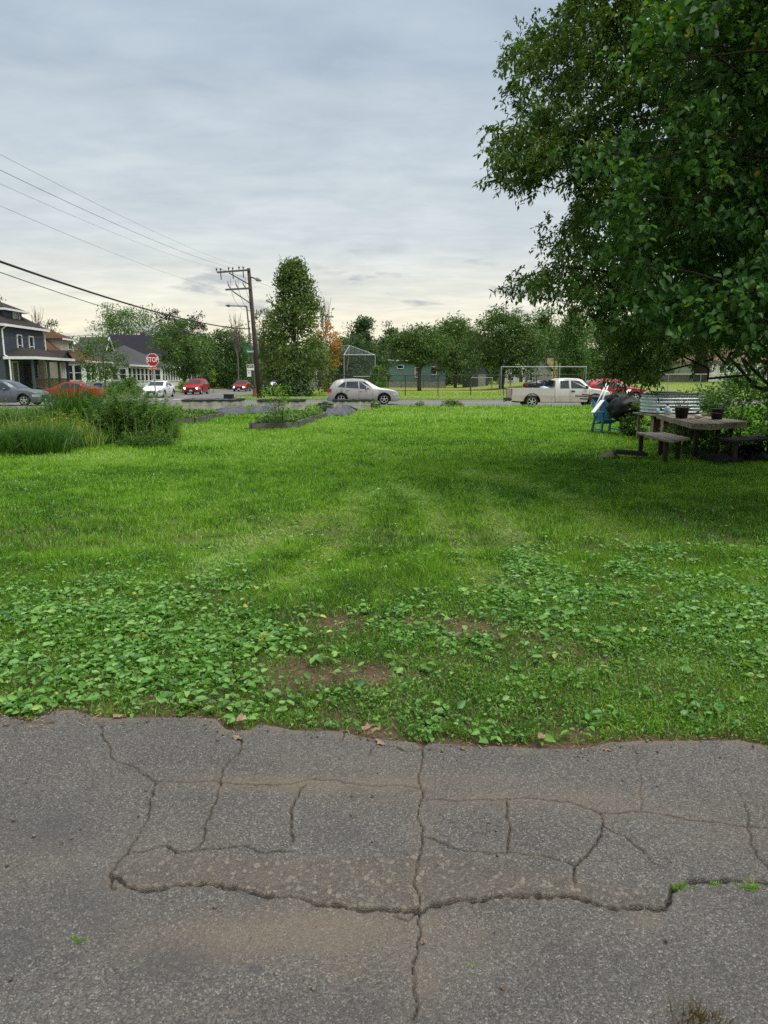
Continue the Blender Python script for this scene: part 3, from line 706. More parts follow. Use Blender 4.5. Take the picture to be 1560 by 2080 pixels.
# small tufts in the pavement cracks, fallen leaves and pebbles (each its own object)
for i, (u, v, s, lab) in enumerate([(1386,1803,.022,'small green tuft growing in the pavement crack, bushiest of the row'), (1452,1797,.016,'tiny green tuft in the pavement crack between two larger tufts'), (1525,1802,.024,'green tuft in the pavement crack nearest the right border'), (158,1912,.02,'lone green sprout in dusty pavement at lower left'), (960,1960,.014,'tiny sprout on plain pavement below the big crack'), (1420,2070,.05,'brown withered tuft at the bottom border of the pavement')]):
    q = G(u, v, .02); k = 70
    b = np.array([0,0,0.0])+np.concatenate([rng.normal(size=(k,2))*s*.45*[1.5,.6], np.zeros((k,1))], 1)
    V, Q, T, A = blades(b, s*(.5+rng.random(k)), .004*np.ones(k), unit(rng.normal(size=(k,2)))*(.3+.5*rng.random((k,1))), np.clip((.05 if 'brown' in lab else .35)+.3*rng.random(k), 0, .9)*(0.02 if 'brown' in lab else 1))
    o = npmesh('grass_tuft', V, Q, T, M['lf_grass'], attrs={'rnd': A}); o.location = (q.x, q.y, .008)
    tag(o, lab, 'tuft', 'tufts in the pavement')
def dry_leaf(s, seed):
    s = s*.72
    r = random.Random(seed); mb = MB(); k = 11; vs = [(0,0,.012*s/.06)]
    for i in range(k):
        a = 2*math.pi*i/k; rr = s*(.34+.2*abs(math.cos(a)) + (.09 if i % 2 else -.05))
        vs.append((rr*math.cos(a), rr*.8*math.sin(a), .002+.014*r.random()))
    mb.add(vs, [(0, i+1, (i+1) % k+1) for i in range(k)]); return mb
for i, (u, v, s, lab) in enumerate([(240,1452,.07,'pale curled dry leaf lying on the grass edge at left'), (490,1470,.08,'tan dry leaf in the notch of the pavement edge'), (482,1497,.06,'flat pale leaf on the pavement below the notch'), (745,1488,.075,'brown dry leaf, larger of the pair under the weeds'), (772,1505,.07,'yellowish fallen leaf on the crumbling pavement rim'), (765,1495,.06,'brown dry leaf tucked behind the yellowish one'), (1100,1508,.07,'reddish brown dry leaf beside the green rosettes at the rim'), (1230,1520,.045,'small tan leaf at the right of the rim tuft'), (860,1912,.022,'tiny yellow leaf in the central crack junction'), (1020,2003,.018,'thin straw coloured leaf bit on open pavement')]):
    q = G(u, v, .03); z = .012 if q.y < edgeY(np.array([q.x]))[0] else .045
    o = dry_leaf(s, i).build('fallen_leaf', M['dryleaf']); o.location = (q.x, q.y, z+.006); o.rotation_euler = (.1*math.sin(i), .12*math.cos(i*2), i*1.3)
    tag(o, lab, 'leaf', 'fallen leaves by the pavement edge')
# ---------------------------------------------------------------- trees
def leaf_cloud(cents, crad, nper, L, wratio, outc, kind=4, droop=.35, rnd_mu=.5, flat=.7, up=.5):
    """nper leaves round each clump centre; leaves hang and point away from the crown's middle"""
    m = len(cents)*nper; idx = np.repeat(np.arange(len(cents)), nper)
    off = np.clip(rng.normal(size=(m,3)), -1.6, 1.6)*np.array([1,1,flat])
    off = off*(crad[idx] if hasattr(crad, '__len__') else crad)[:, None]*.6 if hasattr(crad, '__len__') else off*crad*.6
    c = cents[idx]+off
    out = unit(c-outc)
    d = unit(out*.7+rdir(m)*.8+np.array([0,0,-droop]))
    nr = unit(rdir(m)*.75+np.array([0,0,up])+out*.35)
    Ls = L*(.65+.7*rng.random(m))
    tone = (rng.random(len(cents))-.5)[idx]*.3
    rnd = np.clip(rnd_mu+.2*rng.normal(size=m)+tone, 0, 1)
    if kind == 6:
        V, Q, A = leaves6(c, d, nr, Ls, Ls*wratio, rnd); return V, Q, None, A
    V, T, A = leaves4(c, d, nr, Ls, Ls*wratio, rnd); return V, None, T, A
def limb(mb, a, b, r0, r1, sag=.1, n=6, wob=.08):
    a, b = Vector(a), Vector(b); L = (b-a).length; pts = []
    for i in range(n+1):
        t_ = i/n; p = a.lerp(b, t_)
        p += Vector((random.uniform(-1,1), random.uniform(-1,1), random.uniform(-1,1)))*wob*L*.3*math.sin(math.pi*t_)
        p.z += sag*L*math.sin(math.pi*t_)
        pts.append(p)
    mb.tube(pts, [r0+(r1-r0)*i/n for i in range(n+1)], 7)
    return pts
def tree(name, label, x, y, h, rw, zb, mat, prof='round', nclump=70, nper=70, L=.26, tr=.18, wratio=.5, mu=.5, shoots=0, barkm=None, ry=None, lean=0, group=None, z0=0.0, cat='tree', crad=None, stems=1):
    """a tree at (x, y): total height h, crown half width rw from height zb upwards"""
    root = empty(name, (x, y, z0), 0, label, cat, group)
    H = h-zb; ry = ry or rw
    def prof_r(t_):
        if prof == 'spire': return np.clip(np.interp(t_, [0,.08,.3,.5,.7,.88,1], [.75,1,.97,.74,.55,.4,.12]), .06, 1)
        if prof == 'cone': return np.clip(1.12*(1-t_)**.72*(.45+.55*np.minimum(1, t_*6)), .06, 1)
        if prof == 'vase': return np.sin(np.pi*np.clip(.12+.78*t_, 0, 1))**.7*(.55+.5*t_)
        if prof == 'dome': return np.sqrt(np.clip(1-(t_*1.0)**2.2, 0, 1))*(.75+.25*np.minimum(1, t_*5))
        if prof == 'column': return np.clip(np.sin(np.pi*np.clip(t_*.9+.1,0,1))**.45, .1, 1)
        return np.sqrt(np.clip(1-(2*t_-1)**2, 0.02, 1))
    t_ = rng.random(nclump)**.9; a = rng.random(nclump)*2*np.pi
    rr = (1-.55*rng.random(nclump)**1.6)*prof_r(t_)*(1+.2*np.sin(3*a+x+3*t_)+.14*np.sin(5*a+y+7*t_))*.86
    cents = np.stack([rr*np.cos(a)*rw+lean*t_, rr*np.sin(a)*ry, zb+t_*H*.97], -1)
    crad = crad or .30*min(rw, H/2)
    cr_ = crad*(.55+.8*rng.random(nclump))
    outc = np.array([lean*.5, 0, zb+H*.35])
    if h > 3.0 and nclump > 30 and prof != 'spire':
        nl_ = 9; lt = np.linspace(.06, .92, nl_)+rng.normal(size=nl_)*.04; la = rng.random(nl_)*2*np.pi; lr = prof_r(np.clip(lt, 0, 1))*.58
        lc = np.stack([lr*np.cos(la)*rw+lean*lt, lr*np.sin(la)*ry, zb+lt*H*.95], -1)
        pick = rng.integers(0, nl_, nclump); use = rng.random(nclump) < .6
        gl = lc[pick]+np.clip(rng.normal(size=(nclump,3)), -1.5, 1.5)*np.array([.3*rw, .3*ry, .13*H])
        cents = np.where(use[:, None], gl, cents)
    P_ = [leaf_cloud(cents, cr_, nper, L, wratio, outc, 4, .25, mu)]
    if shoots:
        a = rng.random(shoots)*2*np.pi; r0 = rng.random(shoots)**.5*.85
        tops = np.stack([r0*np.cos(a)*rw*1.12, r0*np.sin(a)*ry, zb+H*(.82+.3*rng.random(shoots)*np.sqrt(1-r0**2*.7))], -1)
        for k in range(6):
            q = tops*1.0; q[:, 2] -= k*.09*H; q[:, :2] *= (1-.05*k)
            P_.append(leaf_cloud(q, .12*rw*np.ones(shoots), max(8, nper//4), L*.85, wratio, outc, 4, -.5, mu))
    off = 0; Vs, T, A = [], [], []
    for V, _, t3, aa in P_: Vs.append(V); T.append(t3+off); A.append(aa); off += len(V)
    trunk = MB()
    top = Vector((lean*.6, 0, zb+H*.6))
    for s in range(stems):
        base = Vector((0,0,-.1)) if stems == 1 else Vector((random.uniform(-.3,.3), random.uniform(-.3,.3), -.1))
        pts = limb(trunk, base, top if stems == 1 else Vector((random.uniform(-.5,.5)*rw, random.uniform(-.5,.5)*ry, zb+H*.55)), tr, tr*.35, 0, 8, .05)
        for k in range(14//stems+3):
            c = cents[random.randrange(nclump)]; p = pts[min(len(pts)-1, max(2, int(len(pts)*(.25+.7*random.random()))))]
            if p.z < c[2]+.2*H: limb(trunk, p, c, tr*.35, tr*.07, .05, 4, .12)
    trunk.build('trunk', barkm or M['bark'], root, True)
    npmesh('crown', np.concatenate(Vs), None, np.concatenate(T), mat, root, {'rnd': np.concatenate(A)})
    return root
def tree_px(name, label, pxc, wpx, top, Y, base_y=None, zb=.25, **kw):
    """the tree seen round photo column pxc, wpx wide, top at row `top`, standing at depth Y"""
    x = XA(pxc, Y); h = P(pxc, top, Y).z; rw = wpx/2/FPX*Y
    return tree(name, label, x, Y, h-kw.get('z0', 0), rw*(1.14 if wpx > 50 else 1), zb*h, kw.pop('mat'), **kw)

T_ = tree_px
T_('linden_tree', 'tall cone-shaped green tree behind the wooden utility pole', 601, 146, 528, 66, zb=.03, mat=M['lf_olive'], prof='spire', nclump=300, nper=60, L=.27, tr=.22, crad=.75, mu=.45)
T_('maple_tree', 'small tree turning orange behind the tall cone-shaped tree', 672, 56, 650, 74, zb=.35, mat=M['lf_orange'], prof='round', nclump=40, nper=34, L=.26, tr=.12, crad=.55)
T_('young_tree', 'small wispy tree in front of the tan bungalow porch', 212, 84, 680, 70, zb=.3, mat=M['lf_mid'], prof='round', nclump=80, nper=44, L=.2, tr=.07, crad=.6)
T_('maple_tree', 'rounded dark green street tree beside the stop sign', 373, 104, 654, 88, zb=.24, mat=M['lf_mid'], prof='round', nclump=150, nper=60, L=.28, tr=.22, crad=.85)
T_('backyard_tree', 'spiky light green tree rising above the slate roof', 268, 112, 630, 138, zb=.3, mat=M['lf_bright'], prof='vase', nclump=90, nper=60, L=.36, tr=.25, shoots=34, mu=.42)
T_('purple_maple', 'purple-leaved tree above the slate roof, left of the purple pair', 345, 56, 640, 142, zb=.3, mat=M['lf_purple'], nclump=80, nper=60, L=.4, tr=.2)
T_('purple_maple', 'purple-leaved tree behind the street tree, right of the purple pair', 400, 54, 648, 140, zb=.3, mat=M['lf_purple'], nclump=80, nper=60, L=.4, tr=.2)
T_('boulevard_tree', 'broad dark green tree over the red cars', 463, 108, 672, 112, zb=.05, mat=M['lf_mid'], prof='dome', nclump=190, nper=62, L=.36, tr=.25, mu=.4)
T_('boulevard_tree', 'green tree with pointed top just left of the lamp post', 425, 70, 690, 130, zb=.05, mat=M['lf_dark'], prof='dome', nclump=110, nper=60, L=.4, tr=.22)
T_('thin_tree', 'gnarled thin tree poking out behind the utility pole', 538, 62, 628, 100, zb=.42, mat=M['lf_olive'], nclump=44, nper=34, L=.28, tr=.22, crad=.6)
T_('boulevard_tree', 'green tree behind the white car under the cone-shaped tree', 555, 110, 700, 132, zb=.12, mat=M['lf_mid'], prof='dome', nclump=150, nper=60, L=.4, tr=.25)
T_('spruce_like_tree', 'narrow pointed dark tree left of the ball field backstop tip', 738, 60, 645, 118, zb=.1, mat=M['lf_dark'], prof='cone', nclump=150, nper=55, L=.38, tr=.2, crad=1.1)
T_('bushy_tree', 'wide bushy tree behind the ball field backstop', 722, 116, 690, 112, zb=.05, mat=M['lf_dark'], prof='dome', nclump=200, nper=60, L=.36, tr=.2)
T_('bushy_tree', 'dark green tree between backstop and blue-green house', 793, 54, 672, 140, zb=.1, mat=M['lf_dark'], prof='column', nclump=110, nper=60, L=.42, tr=.2)
T_('park_tree', 'spreading park tree with forked trunk before the blue-green house', 852, 112, 668, 92, zb=.5, mat=M['lf_mid'], prof='round', nclump=170, nper=62, L=.3, tr=.28, ry=3.2, mu=.45, crad=.95)
T_('park_tree', 'tall park tree with high crown right of the blue-green house', 925, 92, 652, 120, zb=.3, mat=M['lf_mid'], prof='round', nclump=150, nper=60, L=.38, tr=.3)
T_('park_tree', 'large rounded park tree behind the soccer goal', 1018, 140, 644, 96, zb=.36, mat=M['lf_mid'], prof='dome', nclump=260, nper=62, L=.32, tr=.32, mu=.42)
T_('back_tree', 'green tree rising over the white cottage', 1098, 70, 645, 128, zb=.25, mat=M['lf_mid'], prof='cone', nclump=110, nper=60, L=.4, tr=.22, crad=1.4)
T_('back_tree', 'bright ivy-clad tree above the pickup cab', 1163, 60, 640, 82, zb=.2, mat=M['lf_bright'], prof='column', nclump=130, nper=60, L=.28, tr=.3, mu=.4, crad=.8)
T_('back_tree', 'dense green tree filling the gap right of the goal', 1215, 150, 655, 105, zb=.05, mat=M['lf_mid'], prof='dome', nclump=230, nper=60, L=.36, tr=.25, mu=.42)
T_('back_tree', 'dark tree mass behind the pickup and red vehicle', 1290, 130, 650, 115, zb=.02, mat=M['lf_dark'], prof='dome', nclump=220, nper=60, L=.4, tr=.25)
T_('oak_tree', 'old tree with thick dark trunk beyond the lawn at right', 1424, 260, 520, 82, zb=.3, mat=M['lf_dark'], prof='round', nclump=260, nper=60, L=.34, tr=.85, barkm=M['barkdark'], z0=1.05)
T_('garden_shrub', 'leafy young shrub beside the backstop post', 768, 30, 745, 70, zb=.05, mat=M['lf_bright'], prof='round', nclump=40, nper=46, L=.18, tr=.05, crad=.4, cat='shrub')
T_('dark_shrub', 'dark dense shrub at the foot of the cone-shaped tree', 602, 66, 752, 63.5, zb=.02, mat=M['lf_dark'], prof='dome', nclump=60, nper=60, L=.2, tr=.05, crad=.5, cat='shrub')
T_('hedge_shrub', 'green shrub under the white porch windows', 262, 46, 768, 72, zb=.02, mat=M['lf_bright'], prof='dome', nclump=50, nper=50, L=.18, tr=.04, crad=.4, cat='shrub')
T_('hedge_shrub', 'low green shrub left of the white sedan', 236, 50, 780, 68, zb=.02, mat=M['lf_mid'], prof='dome', nclump=40, nper=50, L=.18, tr=.04, crad=.35, cat='shrub')
T_('yellow_flower_shrub', 'yellow-green garden plant between the white and red cars', 372, 30, 778, 84, zb=.02, mat=M['lf_gold'], prof='dome', nclump=24, nper=40, L=.16, tr=.03, crad=.35, cat='shrub')
T_('sapling', 'spindly yellow-green sapling beside the red crossover', 432, 14, 752, 86, zb=.5, mat=M['lf_gold'], prof='round', nclump=14, nper=22, L=.16, tr=.03, crad=.25, cat='shrub')
T_('round_shrub', 'round tan-green bush between grey shed and dark house', 975, 60, 730, 128, zb=.02, mat=M['lf_olive'], prof='dome', nclump=50, nper=50, L=.36, tr=.06, cat='shrub')
T_('street_tree', 'bit of green tree cut by the left border above the navy roof', -14, 52, 575, 100, zb=.3, mat=M['lf_olive'], nclump=60, nper=50, L=.3, tr=.2)
T_('backyard_tree', 'half bare tree top behind the navy house roof', 112, 30, 650, 104, zb=.5, mat=M['lf_dark'], nclump=26, nper=26, L=.3, tr=.15, crad=.6)
for (u_, w__, tp__, Y_, mt_, lb_) in [(700,70,700,150,'lf_dark','dark tree filling in behind the backstop left post'),(775,64,706,150,'lf_mid','tree filling in between backstop and blue-green house roof'),(835,80,690,152,'lf_dark','dark tree behind the blue-green house roof'),(895,80,678,150,'lf_mid','tree behind the right wing of the blue-green house'),(968,80,684,156,'lf_dark','dark tree behind the grey shed'),(1062,90,672,150,'lf_mid','tree behind the two pale cottages'),(1130,80,668,156,'lf_dark','dark tree behind the tan stucco building'),(1345,140,640,140,'lf_mid','tree glimpsed through the right tree foliage'),(1500,150,610,140,'lf_dark','dark tree behind the house with faded red roof'),(490,80,700,150,'lf_dark','dark tree behind the red cars at the end of the side street'),(640,60,690,150,'lf_mid','tree behind the orange maple and pale poles')]:
    T_('background_tree', lb_, u_, w__, tp__, Y_, zb=.04, mat=M[mt_], prof='dome', nclump=130, nper=56, L=.46, tr=.2, mu=.42)
# leafless twiggy trees
def bare_tree(label, pxc, wpx, top, Y):
    x = XA(pxc, Y); h = P(pxc, top, Y).z; rw = wpx/2/FPX*Y
    root = empty('bare_tree', (x, Y, 0), 0, label, 'tree'); mb = MB()
    pts = limb(mb, (0,0,0), (0,0,h*.75), .16, .05, 0, 6, .04)
    tw = MB()
    for k in range(34):
        a = random.uniform(0, 6.28); p = pts[random.randrange(3, 7)]; z = h*random.uniform(.7, 1.0)
        e_ = (math.cos(a)*rw*random.random(), math.sin(a)*rw*random.random(), z)
        q = limb(tw, p, e_, .04, .018, .03, 4, .15)
        limb(tw, q[2], (e_[0]+random.uniform(-.3,.3)*rw, e_[1], z*random.uniform(.9, 1.04)), .022, .012, 0, 3, .1)
    mb.build('trunk', M['twig'], root, True); tw.build('crown', M['twig'], root, True)
bare_tree('leafless grey twig tree behind the navy house dormer', 84, 44, 622, 98)
bare_tree('leafless pale twigs left of the street lamp post', 484, 36, 632, 108)
bare_tree('bare twiggy tree above the orange maple', 660, 36, 600, 90)
bare_tree('leafless brown tree right of the large rounded park tree', 1070, 40, 652, 112)
bare_tree('bare twigs between the two park tree crowns', 960, 30, 652, 140)
# farther trees closing the horizon: three kinds, copied
protos = []
for k, (mt, pr, lab) in enumerate([('lf_mid', 'dome', 'distant mid green tree in the row closing the horizon'), ('lf_dark', 'round', 'distant dark green tree in the row closing the horizon'), ('lf_bright', 'dome', 'distant light green tree in the row closing the horizon')]):
    protos.append((mt, pr, lab))
far_roots = {}
for i in range(46):
    k = i % 3; mt, pr, lab = protos[k]
    X0 = -250+i*11.2+random.uniform(-3, 3); Y0 = random.uniform(172, 205)
    if k not in far_roots:
        far_roots[k] = tree('distant_tree', lab, X0, Y0, 10.5, 6.5, .3, M[mt], prof=pr, nclump=150, nper=58, L=.6, tr=.3, group='distant trees closing the horizon')
        o = far_roots[k]
    else:
        o = copy_tree(far_roots[k]); o.location = (X0, Y0, 0)
    s = random.uniform(.75, 1.2); o.scale = (s, s, s*random.uniform(.85, 1.1)); o.rotation_euler.z = random.uniform(0, 6.28)

# ---------------------------------------------------------------- the two near trees at the right
def inpoly(px, py, poly):
    ins = np.zeros(len(px), bool); n = len(poly)
    for i in range(n):
        x1, y1 = poly[i]; x2, y2 = poly[(i+1) % n]
        c = ((y1 > py) != (y2 > py)) & (px < (x2-x1)*(py-y1)/(y2-y1+1e-9)+x1)
        ins ^= c
    return ins
def crown_points(poly, n, ydist):
    out = []
    while len(out) < n:
        xs_ = np.array([p[0] for p in poly]); ys_ = np.array([p[1] for p in poly])
        px = rng.uniform(xs_.min(), xs_.max(), 4000); py = rng.uniform(ys_.min(), ys_.max(), 4000)
        k = inpoly(px, py, poly)
        for a, b in zip(px[k], py[k]):
            out.append(P(a, b, ydist()))
            if len(out) >= n: break
    return np.array([tuple(p) for p in out])
polyA = [(1174, -230), (1174, -60), (1144, 30), (1094, 70), (1048, 108), (1054, 190), (1099, 225), (1024, 275), (1028, 350), (1084, 368), (1134, 350), (1184, 395), (1132, 445), (1124, 500), (1128, 545), (1074, 562), (1079, 578), (1152, 585), (1174, 625), (1224, 655), (1264, 690), (1274, 735), (1252, 752), (1274, 772), (1330, 755), (1400, 700), (1500, 690), (1700, 700), (1880, 640), (1880, 200), (1880, -230)]
cA = crown_points(polyA, 2250, lambda: random.triangular(9.8, 15.0, 12))
tips = np.array([tuple(P(u, v, yy)) for u, v, yy in ((1024, 272, 11.2), (1009, 275, 11.1), (1016, 350, 11.3), (1024, 358, 11.4), (1054, 362, 11.4), (1042, 110, 11.8), (1054, 98, 11.8), (1048, 150, 11.6), (1114, 60, 12), (1084, 80, 12), (1046, 572, 11), (1060, 566, 11), (1084, 566, 11), (1109, 470, 11.2), (1154, 20, 12.2), (1064, 205, 11.5), (1084, 100, 11.8), (1274, 755, 11.5), (1249, 740, 11.5), (1264, 745, 11.5), (1069, 340, 11.4), (1104, 330, 11.5), (1034, 310, 11.3), (1054, 290, 11.3))])
cA = np.concatenate([cA, tips])
rootA = empty('boxelder_tree', (7.98, 14.2, 0), 0, 'big overhanging tree with fine narrow leaves, dark trunk at the right border', 'tree')
offA = np.array([7.98, 14.2, 0])
# every clump is a drooping twig carrying pairs of narrow leaflets
def twig_leaves(cents, outc, ntw, nlf, tl, L, wr, mu, droop, kind=4):
    m = len(cents); idx = np.repeat(np.arange(m), ntw)
    out = unit(cents-outc)[idx]
    ax_ = unit(out*.8+rdir(len(idx))*.75+np.array([0,0,-droop]))
    st = cents[idx]+rng.normal(size=(len(idx),3))*.09-ax_*tl*.3
    ln = tl*(.6+.8*rng.random(len(idx)))
    tone = ((rng.random(m)-.5)*.3)[idx]
    i2 = np.repeat(np.arange(len(idx)), nlf); s_ = rng.random(len(i2))
    c = st[i2]+ax_[i2]*(ln[i2]*s_)[:, None]+np.array([0,0,-1])*(s_**2*ln[i2]*.25)[:, None]+rng.normal(size=(len(i2),3))*.02
    d = unit(ax_[i2]*.55+rdir(len(i2))*.85+np.array([0,0,-.45]))
    nr = unit(rdir(len(i2))*.6+np.array([0,0,.8]))
    Ls = L*(.65+.7*rng.random(len(i2)))
    rnd = np.clip(mu+.2*rng.normal(size=len(i2))+tone[i2], 0, 1)
    if kind == 6: V, Q, A = leaves6(c, d, nr, Ls, Ls*wr, rnd); return V, Q, None, A
    V, T, A = leaves4(c, d, nr, Ls, Ls*wr, rnd); return V, None, T, A
V, Q, T, A = twig_leaves(cA, np.array([6.5, 13.5, 4.0]), 6, 16, .34, .082, .42, .42, .25)
npmesh('crown', V-offA, None, T, M['lf_elder'], rootA, {'rnd': A})
mb = MB()
tp = limb(mb, (0,0,-.2), (-.9,-.4,7.5), .27, .12, 0, 10, .03)
order = np.argsort(rng.random(len(cA)))[:46]
for k in list(order)+list(range(len(cA)-24, len(cA), 2)):
    c = Vector(cA[k]-offA); p = tp[min(10, max(2, int((c.z-.6)/7.5*10)))]
    if c.length > .5: limb(mb, p, c, .036, .006, .08, 8, .3)
for tgt in ((1085,150,12),(1070,300,11.5),(1140,480,11.5),(1180,200,12.5),(1300,80,12.5),(1250,600,12),(1400,300,12)):
    limb(mb, tp[random.randrange(3, 8)], P(*tgt)-Vector(offA), .06, .01, .1, 9, .28)
mb.build('trunk', M['barkdark'], rootA, True)

polyB = [(1480, -260), (1420, -60), (1345, 55), (1345, 110), (1410, 150), (1360, 250), (1265, 295), (1290, 345), (1310, 400), (1262, 428), (1280, 490), (1258, 530), (1300, 560), (1300, 610), (1340, 640), (1400, 650), (1470, 665), (1520, 700), (1600, 780), (1900, 830), (2050, 700), (2050, -100), (2050, -260)]
cB = crown_points(polyB, 820, lambda: random.triangular(6.6, 10.2, 8.0))
tB = np.array([tuple(P(u, v, 7.4)) for u, v in ((1275,292),(1300,100),(1330,95),(1290,400),(1255,430),(1245,525),(1290,610),(1380,60),(1230,310))])
cB = np.concatenate([cB, tB])
rootB = empty('linden_tree', (7.6, 8.6, 0), 0, 'nearest tree with large round leaves filling the upper right corner', 'tree'); offB = np.array([7.6, 8.6, 0])
V, Q, T, A = twig_leaves(cB, np.array([6.8, 8.6, 3.2]), 5, 13, .36, .073, .74, .42, .1, 6)
npmesh('crown', V-offB, Q, None, M['lf_linden'], rootB, {'rnd': A})
mb = MB(); tp = limb(mb, (0,0,-.2), (-.3,-.3,6.5), .25, .1, 0, 10, .03)
for k in list(np.argsort(rng.random(len(cB)))[:36])+list(range(len(cB)-10, len(cB))):
    c = Vector(cB[k]-offB); p = tp[min(10, max(1, int((c.z-.5)/6.5*10)))]
    if c.length > .5: limb(mb, p, c, .034, .006, .07, 8, .3)
mb.build('trunk', M['barkdark'], rootB, True)
# undergrowth between the two trunks and the picnic table
def shrub_at(name, label, x, y, h, rw, mat, n=30, per=50, L=.08, cat='shrub', mu=.5, wr=.5, z=0.0):
    return tree(name, label, x, y, h, rw, .03, mat, prof='dome', nclump=n, nper=per, L=L, tr=.02, wratio=wr, mu=mu, crad=.26*min(rw, h), cat=cat, z0=z)
shrub_at('undergrowth_shrub', 'bright leafy undergrowth at the right border behind the table', 8.6, 17.2, 1.75, 1.2, M['lf_bright'], 60, 60, .1, mu=.35)
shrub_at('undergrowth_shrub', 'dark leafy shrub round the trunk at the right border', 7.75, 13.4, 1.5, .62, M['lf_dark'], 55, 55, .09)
shrub_at('undergrowth_shrub', 'leafy weeds growing under the picnic table', 6.6, 15.4, .62, .8, M['lf_mid'], 50, 50, .06, mu=.4)
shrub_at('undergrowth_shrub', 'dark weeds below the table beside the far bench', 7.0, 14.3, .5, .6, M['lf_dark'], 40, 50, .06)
shrub_at('undergrowth_shrub', 'low leafy weeds behind the corrugated tub', 8.9, 20.2, 1.25, 1.0, M['lf_mid'], 60, 50, .08)
shrub_at('undergrowth_shrub', 'leafy branches right of the black bag', 7.0, 19.9, .9, .4, M['lf_mid'], 40, 50, .09)
# ---------------------------------------------------------------- overgrown bed at the left
def weedy(name, label, cat, spots, mu=.42, hmul=1.0, kindmix=(.6,.4), mat='lf_tallgrass', nb=60, hw=.011, group=None):
    """clump(s) of tall blades; spots: (x, y, height, spread, count)"""
    Vs, Q, T, A = [], [], [], []; off = 0
    x0, y0 = spots[0][0], spots[0][1]
    for (x, y, h, sp_, k) in spots:
        b = np.stack([x-x0+rng.normal(size=k)*sp_*.45, y-y0+rng.normal(size=k)*sp_*.45, np.zeros(k)], -1)
        out = unit(b[:, :2]+rng.normal(size=(k,2))*.12-[x-x0, y-y0])
        V, q, t_, a = blades(b, h*(.55+.55*rng.random(k)), hw*(.6+.8*rng.random(k)), out*(.15+.83*rng.random((k,1))**.8), np.clip(mu+.22*rng.normal(size=k), 0, 1), .25)
        Vs.append(V); Q.append(q+off); T.append(t_+off); A.append(a); off += len(V)
    o = npmesh(name, np.concatenate(Vs), np.concatenate(Q), np.concatenate(T), M[mat], attrs={'rnd': np.concatenate(A)})
    o.location = (x0, y0, 0); return tag(o, label, cat, group)
def gp(px, py): q = G(px, py); return q.x, q.y
x, y = gp(152, 872)
weedy('ornamental_grass', 'tall arching clump of strappy grass between the gold weeds and dark bush', 'grass clump', [(x, y, 1.75, .5, 420), (x+.1, y+.2, 1.6, .7, 360), (x-.15, y-.1, 1.2, .9, 260)], hw=.024, mu=.36)
shrubs = [('weed_bush', 'olive gold weeds with ragged tops behind the dark grass mound', 95, 893, 190, 832, 'lf_gold', 55, 80, .06),
 ('weed_bush', 'pale green tall weeds at the left border under the graphite car', 10, 880, 130, 806, 'lf_bright', 60, 80, .06),
 ('weed_bush', 'fine green weeds low in front of the big bushy weed', 290, 908, 150, 862, 'lf_bright', 60, 70, .045),
 ('weed_bush', 'ragged green weeds between the mound and the big bushy weed', 140, 912, 90, 858, 'lf_bright', 50, 70, .05),
 ('weed_bush', 'big dark bushy weed, largest and darkest of the overgrown bed', 262, 900, 180, 770, 'lf_bright', 120, 150, .075),
 ('weed_bush', 'lighter feathery weed on the right end of the overgrown bed', 322, 893, 100, 795, 'lf_bright', 60, 90, .05),
 ('weed_bush', 'light green leafy weed at the centre top of the overgrown bed', 250, 868, 120, 768, 'lf_bright', 60, 90, .06),
 ('weed_bush', 'small leafy weed at the foot of the strappy grass clump', 185, 905, 80, 862, 'lf_bright', 36, 80, .05),
 ('weed_bush', 'green weeds behind the golden tops in front of the graphite car', 60, 870, 170, 812, 'lf_bright', 70, 90, .06)]
def stalky(nm, lab, x, y, h, rw, mt, ns, nl, L):
    a = rng.random(ns)*2*np.pi; r = rng.random(ns)**.6
    b = np.stack([r*np.cos(a)*rw*.75, r*np.sin(a)*min(rw, .8)*.8, np.zeros(ns)], -1)
    hh = h*(1-.45*r**2)*(.5+.55*rng.random(ns))*(.75+.5*vnoise(b[:, 0]+x, b[:, 1]+y, 2.2, 77, 2))
    ln = np.stack([np.cos(a)*.3*r+.14*rng.normal(size=ns), np.sin(a)*.3*r+.14*rng.normal(size=ns)], -1)
    i2 = np.repeat(np.arange(ns), nl); t_ = rng.random(len(i2))**.8
    c = b[i2]+np.concatenate([ln[i2]*(hh[i2]*t_**1.7)[:, None], (hh[i2]*t_)[:, None]], 1)
    aa = rng.random(len(i2))*2*np.pi
    d = np.stack([np.cos(aa), np.sin(aa), .55-.9*rng.random(len(i2))], -1)
    Ls = L*(.6+.9*rng.random(len(i2)))*(1.15-.5*t_)
    tone = ((rng.random(ns)-.5)*.35)[i2]
    V1, T1, A1_ = leaves4(c, d, unit(rdir(len(i2))*.5+[0,0,1.]), Ls*1.5, Ls*.42, np.clip(.45+.18*rng.normal(size=len(i2))+tone+.15*(t_-.5), 0, 1))
    V2, Q2, T2, A2_ = blades(b, hh*1.02, .009*np.ones(ns), ln, np.full(ns, .35), .3)
    o = npmesh(nm, np.concatenate([V1, V2]), Q2+len(V1), np.concatenate([T1, T2+len(V1)]), M[mt], attrs={'rnd': np.concatenate([A1_, A2_])})
    o.location = (x, y, 0); tag(o, lab, 'weed', 'weeds of the overgrown bed')
for nm, lab, u, v, wpx, top, mt, n, per, L in shrubs:
    x, y = gp(u, v); h = P(u, top, y).z; rw = wpx/2/FPX*y
    stalky(nm, lab, x, y+rw*.3, h, rw, mt, n*2, per//2, L)
x, y = gp(45, 925)
